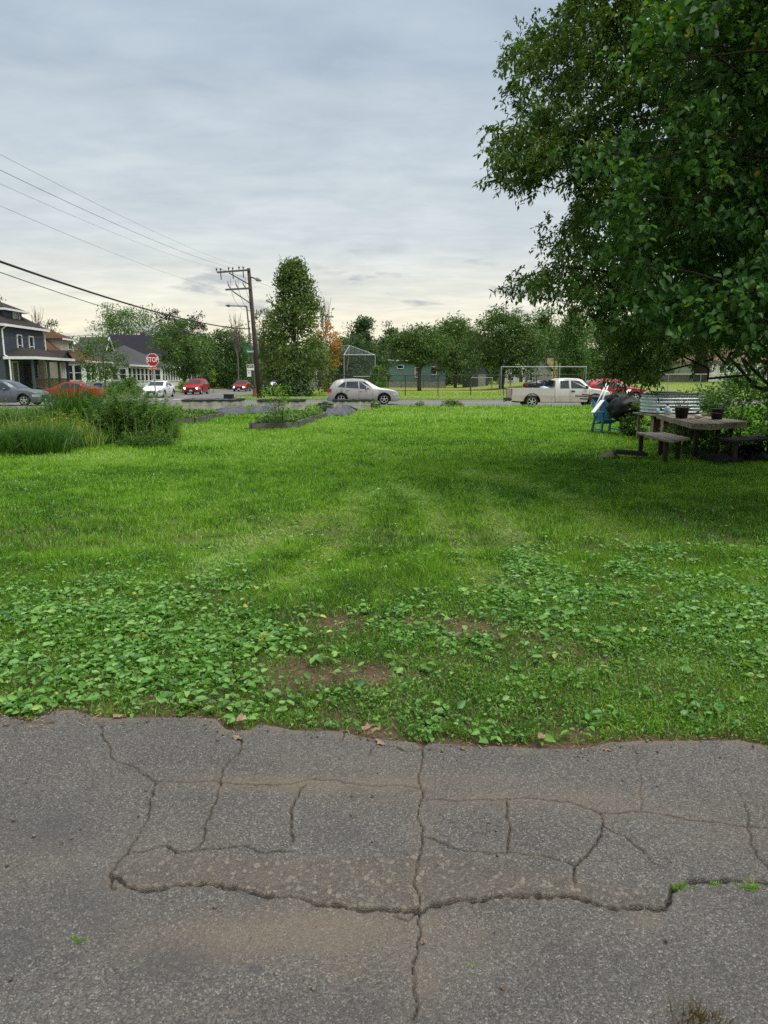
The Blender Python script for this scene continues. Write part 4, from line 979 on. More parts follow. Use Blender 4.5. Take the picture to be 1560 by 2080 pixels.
weedy('grass_mound', 'low dark drooping grass mound at the left border of the bed', 'grass clump', [(x+dx, y+dy+.25, .72, .5, 700) for dx, dy in ((0,0),(-.4,.1),(.35,.05),(-.75,.2),(.1,.4))], mu=.34, hw=.011)
# mass of wild grass and the golden tops
k = 9000
bx_, by_ = [], []
px = rng.uniform(-120, 372, 30000); py = rng.uniform(835, 935, 30000)
lo = np.interp(px, [-120,0,110,200,300,365,375], [940,930,925,908,903,885,880]); hi = np.interp(px, [-120,200,375], [836,836,850])
kk = (py < lo) & (py > hi); px, py = px[kk], py[kk]
tt = 1.6/((np.tan(np.arctan((py-1040)/FPX)+PITCH))); Y = tt; X = (px-780)/FPX*(Y*cp-(-1.6)*sp)
w_ = rng.random(len(X)) < np.clip((Y/16.)**2*.5, 0, 1); X, Y, px, py = X[w_], Y[w_], px[w_], py[w_]
cl = vnoise(X, Y, 1.3, 71, 3)
h = (.08+.5*cl*rng.random(len(X))**1.3)*np.interp(px, [-100, 100, 170, 330, 372], [1, .8, .4, .35, .35])
V, Q, T, A = blades(np.stack([X, Y, X*0], -1), h, .009*(.6+.9*rng.random(len(X))), unit(rng.normal(size=(len(X),2)))*(.25+.7*rng.random((len(X),1))), np.clip(.45+.28*rng.normal(size=len(X)), 0, 1))
struct(npmesh('wild_grass', V, Q, T, M['lf_tallgrass'], attrs={'rnd': A}), 'stuff', 'tangled wild grass of the overgrown bed at left', 'grass')
# bent seed stalks with rusty heads, golden tops
X = rng.uniform(-11.5, -5.8, 4500); Y = rng.uniform(16.0, 20.0, 4500)
px, py = PIX(X, Y); kk = (px < 205+60*(vnoise(X, Y, 1.1, 74)-.5)) & (rng.random(len(X)) < .25+1.2*(vnoise(X, Y, 1.6, 75) > .5)); X, Y = X[kk], Y[kk]
h = .3+.5*rng.random(len(X))*(.3+vnoise(X, Y, 1.5, 73))
V, Q, T, A = blades(np.stack([X, Y, X*0], -1), h, .011+.008*rng.random(len(X)), unit(rng.normal(size=(len(X),2)))*(.3+.65*rng.random((len(X),1))), np.clip(.42+.26*rng.normal(size=len(X)), 0, 1))
struct(npmesh('golden_weeds', V, Q, T, M['lf_gold'], attrs={'rnd': A}), 'stuff', 'golden yellow weed tops over the dark mound at left', 'weeds')
k = 420; X = rng.uniform(-9.6, -4.8, k); Y = rng.uniform(16.2, 20.5, k)
V, Q, T, A = blades(np.stack([X, Y, X*0], -1), .5+.75*rng.random(k), .007*np.ones(k), unit(rng.normal(size=(k,2)))*(.1+.4*rng.random((k,1))), np.where(rng.random(k) < .3, 1, .6+.3*rng.random(k)))
struct(npmesh('seed_stalks', V, Q, T, M['lf_tallgrass'], attrs={'rnd': A}), 'stuff', 'thin seed stalks sticking out of the overgrown bed', 'weeds')

# ---------------------------------------------------------------- raised beds, tarps, tyres
def block_bed(label, x0, x1, y0, y1, h, rz=0, tarp=False, group='raised concrete block beds'):
    w_, d_ = x1-x0, y1-y0
    r = empty('raised_bed', ((x0+x1)/2, (y0+y1)/2, 0), rz, label, 'raised bed', group)
    tk = .19
    mb = MB()
    def wall(x0, x1, y0, y1):
        horiz = (x1-x0) > (y1-y0); Lw = (x1-x0) if horiz else (y1-y0); nb = max(1, round(Lw/.42))
        for j in range(2):
            for i in range(nb):
                a0 = i*Lw/nb+.004; a1 = (i+1)*Lw/nb-.004; dz = random.uniform(-.006,.006); o_ = random.uniform(-.006,.006)
                z0, z1 = j*h/2+.003, (j+1)*h/2-.003+dz*.5
                if horiz: mb.bx(x0+a0, x0+a1, y0+o_, y1+o_, z0, z1)
                else: mb.bx(x0+o_, x1+o_, y0+a0, y0+a1, z0, z1)
    wall(-w_/2, w_/2, -d_/2, -d_/2+tk); wall(-w_/2, w_/2, d_/2-tk, d_/2)
    wall(-w_/2, -w_/2+tk, -d_/2+tk+.01, d_/2-tk-.01); wall(w_/2-tk, w_/2, -d_/2+tk+.01, d_/2-tk-.01)
    mb.build('block_wall', M['block'], r)
    # liner folded over the rim, uneven lower edge
    lb = MB(); nseg = 26
    for (ax0, ay0, ax1, ay1, nx, ny) in ((-w_/2,-d_/2,w_/2,-d_/2,0,-1),(w_/2,-d_/2,w_/2,d_/2,1,0),(-w_/2,d_/2,-w_/2,-d_/2,-1,0),(w_/2,d_/2,-w_/2,d_/2,0,1)):
        vs = []
        for i in range(nseg+1):
            q = i/nseg; xx, yy = ax0+(ax1-ax0)*q, ay0+(ay1-ay0)*q
            drop = .025+.035*math.sin(q*17+x0)**2+.03*random.random(); o_ = .022+.012*random.random()
            vs += [(xx+nx*o_, yy+ny*o_, h-drop), (xx+nx*o_*.9, yy+ny*o_*.9, h+.016), (xx-nx*.2, yy-ny*.2, h+.02+.012*random.random())]
        lb.add(vs, [(i*3+a, i*3+3+a, i*3+4+a, i*3+1+a) for i in range(nseg) for a in (0, 1)])
    lb.build('liner', M['blackcloth'], r, True)
    mb = MB(); nx_, ny_ = 14, 14
    vs = [(-w_/2+.1+(w_-.2)*i/nx_, -d_/2+.1+(d_-.2)*j/ny_, h-(.0 if tarp else .06)+.03*random.random()) for j in range(ny_+1) for i in range(nx_+1)]
    mb.add(vs, [(j*(nx_+1)+i, j*(nx_+1)+i+1, (j+1)*(nx_+1)+i+1, (j+1)*(nx_+1)+i) for j in range(ny_) for i in range(nx_)])
    mb.build('cover' if tarp else 'soil', M['greytarp'] if tarp else M['soil'], r, True)
    return r
block_bed('long concrete block bed with black liner and grey cover, a black crate on top', -10.05, -7.3, 35.4, 38.1, .53, R(4), True)
block_bed('concrete block bed with black liner behind the small yellow-green shrub', -6.35, -4.05, 35.7, 37.6, .5, R(3))
block_bed('weathered block bed with rust stain in front of the silver car', -2.62, -.75, 36.0, 37.9, .5, R(5))
o = MB(); o.box((0,0,.11), (.46,.36,.2)); o.box((0,0,.215), (.5,.4,.03)); 
for i in range(7): o.box((-.21+.07*i, -.19, .11), (.03,.02,.17))
o = o.build('plastic_crate', M['black']); o.location = (-8.05, 37.3, .55); tag(o, 'black plastic crate standing on the long block bed', 'crate')
def timber_bed(label, pts, h, weeds, wl):
    """low timber frame round weeds: pts = ground corners in order"""
    r = empty('garden_bed', (pts[0][0], pts[0][1], 0), 0, label, 'garden bed', 'low timber garden beds'); ox, oy = pts[0]
    mb = MB()
    q = pts+[pts[0]]
    for a, b in zip(q[:-1], q[1:]):
        L_ = math.hypot(b[0]-a[0], b[1]-a[1]); n = max(1, round(L_/1.3))
        for i in range(n):
            f0, f1 = i/n+.004, (i+1)/n-.004
            A_ = (a[0]+(b[0]-a[0])*f0-ox, a[1]+(b[1]-a[1])*f0-oy, h/2+random.uniform(-.02,.03)); B_ = (a[0]+(b[0]-a[0])*f1-ox, a[1]+(b[1]-a[1])*f1-oy, h/2+random.uniform(-.03,.03))
            mb.beam(A_, B_, .14, h)
    mb.build('frame', M['oldtimber'], r)
    xs_ = [p[0] for p in pts]; ys_ = [p[1] for p in pts]
    n = weeds; X = rng.uniform(min(xs_)+.1, max(xs_)-.1, n); Y = rng.uniform(min(ys_)+.1, max(ys_)-.1, n)
    kk = inpoly(X, Y, pts); X, Y = X[kk], Y[kk]; n = len(X)
    c = np.stack([X-ox, Y-oy, h*.5+(.08+.3*vnoise(X, Y, 1.4, 81))*rng.random(n)], -1)
    d = unit(rdir(n)*[1,1,.5]+[0,0,.25]); L = wl*(.6+.8*rng.random(n))
    V, Q, A = leaves6(c, d, unit(rdir(n)*.6+[0,0,1.]), L, L*.6, np.clip(.5+.25*rng.normal(size=n), 0, 1))
    npmesh('leafy_weeds', V, Q, None, M['lf_bright'], r, {'rnd': A})
    mb = MB(); mb.prism([(a-ox, b-oy) for a, b in pts], -.02, h*.55); mb.build('soil', M['soil'], r)
    return r
timber_bed('low black timber bed overgrown with weeds, a small shrub at its front', [(-4.15,22.3),(-2.85,23.4),(-2.42,29.8),(-3.9,29.4)], .2, 5200, .1)
timber_bed('low timber bed of weeds beside the overgrown bush at left', [(-8.2,25.2),(-6.75,25.4),(-6.62,29.4),(-8.3,29.2)], .2, 4200, .1)
def tarp(label, cx, cy, w_, d_, h, rz, seed, mat='greytarp', name='tarp_pile', cat='tarp'):
    r = random.Random(seed); nx_, ny_ = 26, 20; vs = []
    for j in range(ny_+1):
        for i in range(nx_+1):
            u, v = i/nx_, j/ny_
            edge_ = min(u, 1-u, v, 1-v); z = h*(min(1, edge_*5)**.6)*(.74+.2*math.sin(u*5+seed)*math.sin(v*4+seed*2)+.1*math.sin(u*13+v*9+seed))
            vs.append(((u-.5)*w_*(1+.06*math.sin(v*11+seed))+.03*r.random(), (v-.5)*d_*(1+.08*math.sin(u*9+seed)), max(.005, z+.04*r.random())))
    mb = MB(); mb.add(vs, [(j*(nx_+1)+i, j*(nx_+1)+i+1, (j+1)*(nx_+1)+i+1, (j+1)*(nx_+1)+i) for j in range(ny_) for i in range(nx_)])
    o = mb.build(name, M[mat], None, True); o.location = (cx, cy, .03); o.rotation_euler.z = rz
    return tag(o, label, cat)
tarp('crumpled grey tarp pile with a black fold, left of the yellow-green shrub', -6.9, 32.4, 1.4, 2.6, .34, .1, 3)
tarp('flat grey tarp sheet over a low bed right of the crumpled pile', -5.65, 33.2, 1.5, 2.2, .3, -.15, 8)
tarp('grey tarp folded over timbers beside the old tyre', -1.95, 31.6, 1.0, 3.0, .36, -.12, 5)
tarp('small black liner scrap at the left end of the long block bed', -9.3, 33.6, .9, .8, .12, .3, 9, 'blackcloth', 'liner_scrap', 'scrap')
tarp('black liner scrap between the tarp and the weathered block bed', -1.75, 34.6, .8, .9, .22, .2, 12, 'blackcloth', 'liner_scrap', 'scrap')
o = MB(); prof = [(.2,.0),(.3,-.005),(.335,.03),(.345,.1),(.335,.17),(.3,.205),(.2,.2),(.19,.19),(.27,.15),(.28,.1),(.27,.05),(.19,.01),(.2,0)]
o.lathe(prof, n=32); o = o.build('old_tyre', M['rubber'], None, True); o.location = (-2.75, 34.2, .06); o.rotation_euler = (.06,.05,0); tag(o, 'worn black tyre lying flat beside the weathered block bed', 'tyre')
# the small shrub in the front bed
r = tree('young_shrub', 'thin yellow-green shrub growing at the front of the timber bed', XA(560, 22.6), 22.75, 1.25, .62, .28, M['lf_gold'], prof='vase', nclump=26, nper=20, L=.085, tr=.014, wratio=.6, mu=.28, crad=.16, stems=4, cat='shrub', z0=.1)
tree('kerb_weed', 'ragged weed with yellow tips at the kerb in front of the open road', XA(918, 39.2), 39.3, .36, .42, .2, M['lf_olive'], prof='dome', nclump=16, nper=22, L=.12, tr=.012, crad=.14, stems=4, cat='weed', group='weeds at the kerb')
tree('kerb_weed', 'low dry reddish weed just right of the ragged kerb weed', XA(938, 39.4), 39.4, .28, .16, .1, M['lf_orange'], prof='dome', nclump=8, nper=20, L=.08, tr=.01, crad=.1, cat='weed', group='weeds at the kerb', mu=.1)
tree('kerb_weed', 'flat green weed at the kerb left of the silver car', XA(662, 39.2), 39.4, .24, .5, .1, M['lf_dark'], prof='dome', nclump=14, nper=20, L=.12, tr=.01, crad=.14, cat='weed', group='weeds at the kerb')
tree('kerb_weed', 'green weed right beside the weathered block bed under the silver car', XA(759, 37.2), 37.4, .5, .3, .1, M['lf_olive'], prof='dome', nclump=12, nper=20, L=.1, tr=.01, crad=.12, cat='weed', group='weeds at the kerb')
tree('kerb_weed', 'thin weed at the kerb left of the ragged kerb weed', XA(853, 39.2), 39.4, .3, .24, .1, M['lf_mid'], prof='dome', nclump=8, nper=16, L=.1, tr=.01, crad=.12, cat='weed', group='weeds at the kerb')

# ---------------------------------------------------------------- picnic table corner
def planked(name, poly, z0, z1, mat, parent, n=6, ang=0.0):
    """planks cut to the outline of a polygon (Sutherland-Hodgman per strip)"""
    ca, sa = math.cos(ang), math.sin(ang)
    loc = [(x*ca+y*sa, -x*sa+y*ca) for x, y in poly]
    v0, v1 = min(p[0] for p in loc), max(p[0] for p in loc); mb = MB()
    def clip(pts, val, keep_gt):
        out = []
        for a, b in zip(pts, pts[1:]+pts[:1]):
            ia, ib = (a[0] >= val) == keep_gt, (b[0] >= val) == keep_gt
            if ia: out.append(a)
            if ia != ib:
                q = (val-a[0])/(b[0]-a[0]); out.append((val, a[1]+(b[1]-a[1])*q))
        return out
    for i in range(n):
        a, b = v0+(v1-v0)*i/n+.004, v0+(v1-v0)*(i+1)/n-.004
        pp = clip(clip(loc, a, True), b, False)
        if len(pp) > 2:
            dz = random.uniform(-.006, .006)
            mb.prism([(x*ca-y*sa, x*sa+y*ca) for x, y in pp], z0+dz, z1+dz)
    return mb.build(name, mat, parent)
TX, TY = 6.8, 15.8
root = empty('picnic_table', (TX, TY, 0), 0, 'weathered grey plank picnic table with pots standing on it', 'table')
top = [(6.79,17.8),(6.07,13.98),(6.3,13.72),(7.42,14.6),(7.5,15.4),(7.45,17.4)]
rel = lambda L: [(a-TX, b-TY) for a, b in L]
tarea = rel(top); tarea = tarea[::-1] if False else tarea
planked('tabletop', tarea, .68, .73, M['plank'], root, 9, R(-11))
mb = MB()
for a, b in zip(tarea, tarea[1:]+tarea[:1]):
    A_, B_ = Vector((a[0]*.985, a[1]*.985, .645)), Vector((b[0]*.985, b[1]*.985, .645)); mb.beam(A_, B_, .035, .06)
mb.build('apron', M['plank'], root)
for (a, b) in ((6.28,14.3),(6.75,14.4),(7.2,14.8),(7.1,17.2),(6.85,16.2),(7.3,17.0)):
    MB().beam((a-TX, b-TY, 0), (a-TX, b-TY, .68), .07, .07).build('leg', M['darkwood'], root)
bench = empty('bench', (5.5, 14.2, 0), 0, 'grey plank bench on dark posts in front of the picnic table', 'bench', 'plank benches')
planked('seat', [(a-5.5, b-14.2) for a, b in ((5.43,15.35),(5.3,13.45),(5.38,13.2),(5.92,13.75),(5.98,15.2))], .42, .46, M['plank'], bench, 4, R(-5))
for (a, b) in ((5.46,15.1),(5.36,13.5),(5.8,14.0),(5.85,15.0)): MB().beam((a-5.5, b-14.2, 0), (a-5.5, b-14.2, .42), .075, .075).build('leg', M['darkwood'], bench)
bench = empty('bench', (6.75, 13.2, 0), 0, 'dark shaded plank bench below the right end of the picnic table', 'bench', 'plank benches')
planked('seat', [(-.3,.5),(-.2,.05),(.9,.5),(1.15,1.2),(.8,1.3)], .42, .46, M['darkwood'], bench, 4, R(60))
for (a, b) in ((-.12,.2),(.8,.62),(.85,1.15)): MB().beam((a, b, 0), (a, b, .42), .075, .075).build('leg', M['darkwood'], bench)
# pots and small things on the table
def pot(name, label, x, y, r0, r1, h, mat, group=None):
    e_ = empty(name, (x, y, .74), 0, label, 'plant pot', group)
    mb = MB(); mb.lathe([(0,0),(r0,0),(r1,h*.9),(r1*1.07,h*.9),(r1*1.07,h),(r1*.95,h),(r1*.9,h*.85),(0,h*.82)], n=24); mb.build('pot', mat, e_, True); return e_
e_ = pot('plant_pot', 'black plastic pot with straggly plant and a pale flower', P(1384,848,15.7).x, 15.7, .12, .15, .23, M['black'], 'black pots on the table')
k = 130; c = np.stack([rng.normal(size=k)*.11, rng.normal(size=k)*.09, .17+.2*rng.random(k)], -1)
V, T, A = leaves4(c, unit(rdir(k)+[0,0,.3]), unit(rdir(k)+[0,0,1.]), .03+.05*rng.random(k), .012*np.ones(k), np.clip(.6+.3*rng.normal(size=k), 0, 1))
npmesh('foliage', V, None, T, M['lf_olive'], e_, {'rnd': A})
mb = MB()
for i in range(9): mb.tube([(random.uniform(-.05,.05), random.uniform(-.05,.05), .16), (random.uniform(-.12,.12), random.uniform(-.1,.1), .3), (random.uniform(-.22,.2), random.uniform(-.12,.1), .32+.1*random.random())], [.003,.003,.002], 5)
mb.build('stem', M['twig'], e_)
mb = MB(); mb.add([(.02+.03*math.cos(a)*(1 if i % 2 else .6), -.03+.03*math.sin(a)*(1 if i % 2 else .6), .29+.006*(i % 2)) for i, a in enumerate(np.linspace(0, 5.9, 12))], [tuple(range(12))]); mb.build('flower', pm('pale_lilac', (.5,.42,.6)), e_)
e_ = pot('plant_pot', 'black pot with a broad dark spade handle leaning in it', P(1456,850,15.3).x, 15.3, .105, .135, .22, M['black'], 'black pots on the table')
o = MB(); o.beam((-.02,0,-.08), (.16,.02,.18), .09, .03); o.beam((-.06,0,-.14), (-.02,0,-.08), .05, .025); o = o.build('dark_trowel', M['black']); o.location = (e_.location.x+.04, e_.location.y, e_.location.z+.2); tag(o, 'broad dark blade leaning out of the right black pot', 'tool')
o = MB(); o.lathe([(0,0),(.038,0),(.044,.12),(.041,.12),(.036,.008),(0,.008)], n=18); o = o.build('paper_cup', M['white'], None, True); o.location = (P(1412,840,15.6).x, 15.6, .785); o.rotation_euler = (R(90), 0, R(75)); tag(o, 'white cup lying on its side on the table', 'cup')
o = MB(); o.lathe([(0,0),(.065,0),(.065,.15),(.04,.19),(.026,.2),(.026,.23),(0,.23)], n=16); o = o.build('plastic_bottle', M['paleblue'], None, True); o.location = (P(1355,838,17.0).x, 17.0, .742); tag(o, 'pale blue plastic jug with dark cap on the table', 'jug')
mb = MB(); mb.lathe([(0,.23),(.03,.23),(.03,.26),(0,.26)], n=12); mb.build('cap', M['black'], o)
for u, lab, hh in ((1336,'small pale blue jar standing left of the jug',.13),(1361,'small white jar standing right of the jug',.15)):
    mb = MB(); mb.lathe([(0,0),(.035,0),(.038,hh*.8),(.03,hh*.86),(.03,hh),(0,hh)], n=14); o = mb.build('jar', M['paleblue'] if u < 1340 else M['white'], None, True); o.location = (P(u,838,17.2).x, 17.2, .742); tag(o, lab, 'jar', 'jars on the table')
o = MB(); o.tube([(0,0,0),(.3,.05,.03),(.55,.1,.14),(.75,.12,.12)], .008, 6); o = o.build('dry_vine', M['twig']); o.location = (P(1395,852,14.9).x, 14.9, .748); tag(o, 'dry tan vine lying over the tabletop between the pots', 'vine')
# wooden stand with the corrugated tub
sx_, sy_ = 7.5, 18.7
st_ = empty('wooden_stand', (sx_, sy_, 0), 0, 'plank stand with brown panel carrying the corrugated tub', 'stand')
mb = MB()
for i in range(5): mb.box((0, -.46+.23*i, .68), (1.62, .215, .04))
mb.build('deck', M['plank'], st_)
MB().box((.1, -.4, .36), (1.4, .03, .56)).build('panel', M['brownpanel'], st_)
for a, b in ((-.66,-.48),(-.66,.48),(.66,-.48),(.66,.48),(-.42,-.5)): MB().beam((a,b,0),(a,b,.66),.06,.06).build('leg', M['plank'], st_)
tub = empty('corrugated_tub', (sx_, sy_, .705), 0, 'oval corrugated steel garden tub with black rim on the stand', 'tub')
def oval(mb, prof, ax_, by_, n=64):
    vs, fs = [], []
    for (o_, z) in prof:
        for k in range(n):
            a = 2*math.pi*k/n; c_, s_ = math.cos(a), math.sin(a); q = 2/2.6
            vs.append(((ax_+o_)*abs(c_)**q*math.copysign(1, c_), (by_+o_)*abs(s_)**q*math.copysign(1, s_), z))
    for i in range(len(prof)-1):
        for k in range(n): fs.append((i*n+k, i*n+(k+1) % n, (i+1)*n+(k+1) % n, (i+1)*n+k))
    mb.add(vs, fs)
mb = MB(); oval(mb, [(.018*math.sin(i/48*2*math.pi*5.5), .02+.46*i/48) for i in range(49)], .76, .55); mb.build('shell', M['tubsteel'], tub, True)
mb = MB(); oval(mb, [(.02,.475),(.03,.49),(.02,.505),(-.02,.5),(-.03,.48)], .76, .55); mb.build('rim', M['black'], tub, True)
mb = MB(); oval(mb, [(-.01,.42),(-.3,.44),(-.49,.45)], .76, .55); mb.build('soil', M['soil'], tub, True)
o = MB(); o.box((0,0,0), (.7,.5,.025), rx=.05, ry=.03); o.box((0,0,-.02), (.72,.04,.03)); o = o.build('black_tray', M['black']); o.location = (sx_-.1, sy_+.15, 1.24); tag(o, 'flat black tray lying on top of the corrugated tub', 'tray')
# blue chair, black bag, tubes, boards
cx_, cy_ = XA(1238, 21), 21.0
ch = empty('garden_chair', (cx_, cy_, 0), R(8), 'blue plastic garden chair half hidden under the black bag', 'chair')
for (a, b, a2) in ((-.3,-.32,-.27),(.3,-.32,.27)): MB().beam((a,b,0),(a2,b+.02,.62),.07,.05).build('leg', M['bluechair'], ch)
for (a, b, a2) in ((-.28,.4,-.24),(.28,.4,.24)): MB().beam((a,b,0),(a2,b-.12,.5),.07,.05).build('leg', M['bluechair'], ch)
for s in (-1, 1):
    MB().box((s*.31, -.02, .635), (.13,.74,.03)).build('armrest', M['bluechair'], ch)
    MB().beam((s*.29,-.3,.12),(s*.29,.38,.12),.05,.03).build('stretcher', M['bluechair'], ch)
mb = MB()
for i in range(5): mb.box((0, -.25+.12*i, .4-.03*i), (.5,.105,.025))
mb.build('seat', M['bluechair'], ch)
mb = MB()
for i in range(5): mb.box((-.22+.11*i, .4, .72), (.1,.025,.78), rx=-.3)
mb.build('backrest', M['bluechair'], ch)
def blob(name, label, cat, loc, sz, seed, mat, fold=.12):
    n, m_ = 34, 18; vs, fs = [], []
    for j in range(m_+1):
        th = math.pi*j/m_
        for i in range(n):
            a = 2*math.pi*i/n
            k = 1+fold*math.sin(a*5+seed+th*3)*math.sin(th)+fold*.6*math.sin(a*11+seed*2-th*5)+fold*.5*math.sin(th*9+a*2+seed)
            vs.append((sz[0]*k*math.sin(th)*math.cos(a), sz[1]*k*math.sin(th)*math.sin(a), sz[2]*(math.cos(th)*(1+.05*math.sin(a*3)))))
    for j in range(m_):
        for i in range(n): fs.append((j*n+i, j*n+(i+1) % n, (j+1)*n+(i+1) % n, (j+1)*n+i))
    o = MB().add(vs, fs).build(name, mat, None, True); o.location = loc; return tag(o, label, cat)
blob('rubbish_bag', 'big shiny black bag slumped over the blue chair', 'bag', (XA(1272,20.4), 20.3, .74), (.48,.42,.36), 2, M['bag'], .09)
blob('rubbish_bag', 'dull black bag heaped behind and above the shiny one', 'bag', (XA(1262,20.9), 20.95, 1.0), (.36,.3,.2), 5, M['bag'], .1)
for i, (u0, v0, u1, v1, lab) in enumerate([(1219,806,1234,775,'white tube leaning left of its twin by the chair'),(1226,806,1238,775,'white tube leaning right of its twin by the chair'),(1268,800,1277,792,'short white tube end over the black bag, left one'),(1273,800,1281,792,'short white tube end over the black bag, right one')]):
    a, b = P(u0, v0, 21.3), P(u1, v1, 21.5); d = (b-a)
    o = MB().tube([Vector((0,0,0))-d*.9, d], .022, 10).build('white_tube', M['pvc'], None, True); o.location = a; tag(o, lab, 'tube', 'white tubes leaning by the chair')
a, b = P(1224, 813, 20.7), P(1204, 838, 20.2)
o = MB().beam((0,0,0), b-a, .11, .02); o = o.build('plastic_strip', M['pvc']); o.location = a; tag(o, 'pale plastic slat hanging out to the left of the blue chair', 'slat')
for i, (u0, v0, u1, v1, lab) in enumerate([(1168,804,1245,809,'weathered brown board sticking out furthest left over the grass'),(1182,801,1246,808,'upper brown board of the three beside the white tubes'),(1178,810,1246,811,'lower brown board of the three beside the white tubes')]):
    a, b = P(u0, v0, 21.6+.2*i), P(u1, v1, 21.3+.15*i)
    o = MB().beam((0,0,0), b-a, .11, .035).build('brown_board', M['brownboard']); o.location = a; tag(o, lab, 'board', 'brown boards by the chair')
# litter in the grass
o = MB(); o.box((0,0,.05), (.62,.3,.02)); o.box((0,-.15,.075), (.62,.02,.07)); o.box((0,.15,.075), (.62,.02,.07)); o.box((-.3,0,.075), (.02,.28,.07)); o.box((.3,0,.075), (.02,.28,.07))
q = G(1278, 932); o = o.build('seed_tray', M['black']); o.location = (q.x, q.y, .05); o.rotation_euler = (0, .06, R(-6)); tag(o, 'dark shallow tray lying in the grass before the bench', 'tray')
q = G(1236, 932); o = MB().add([(-.22,0,0),(.05,-.12,.02),(.22,.02,0),(-.03,.14,.0),(.0,0,.15)], [(0,1,4),(1,2,4),(2,3,4),(3,0,4),(3,2,1,0)]).build('wood_scrap', M['plank']); o.location = (q.x, q.y, .04); tag(o, 'pointed pale wood scrap beside the dark tray in the grass', 'scrap')
q = G(1470, 942); tarp('torn black plastic sheet in the grass below the table', q.x, q.y+.15, .62, .5, .16, .2, 21, 'blackcloth', 'plastic_sheet', 'sheet')
q = G(1530, 938); tarp('crumpled shiny plastic heap at the right border', q.x, q.y+.4, .7, .7, .26, .5, 27, 'bag', 'plastic_sheet', 'sheet')
# ---------------------------------------------------------------- vehicles (local: +x forward, origin on the road below the middle)
def interp(pl, x): return float(np.interp(x, [p[0] for p in pl], [p[1] for p in pl]))
def wheel(parent, x, y, r, w_=.2, style=5):
    s = 1 if y > 0 else -1
    h = sub('wheel', (x, y, r), parent)
    mb = MB(); mb.lathe([(r*.66,-w_/2),(r*.9,-w_/2),(r*.98,-w_*.32),(r,0),(r*.98,w_*.32),(r*.9,w_/2),(r*.66,w_/2)], n=28, axis='Y'); mb.build('tyre', M['rubber'], h, True)
    mb = MB(); yo = s*w_*.36
    mb.lathe([(r*.67,yo-.01),(r*.67,yo+.012*s),(r*.6,yo+.012*s),(r*.58,yo-.03*s)], n=28, axis='Y')
    for k in range(style):
        a = 2*math.pi*k/style+.3
        mb.beam((0, yo, 0), (r*.63*math.cos(a), yo, r*.63*math.sin(a)), r*.17, .03)
    mb.lathe([(0,yo+.03*s),(r*.14,yo+.025*s),(r*.15,yo-.02*s)], n=14, axis='Y')
    mb.build('rim', M['alloy'], h)
    mb = MB(); mb.lathe([(0,yo-.05*s),(r*.66,yo-.05*s)], n=24, axis='Y'); mb.build('brake_disc', M['under'], h)
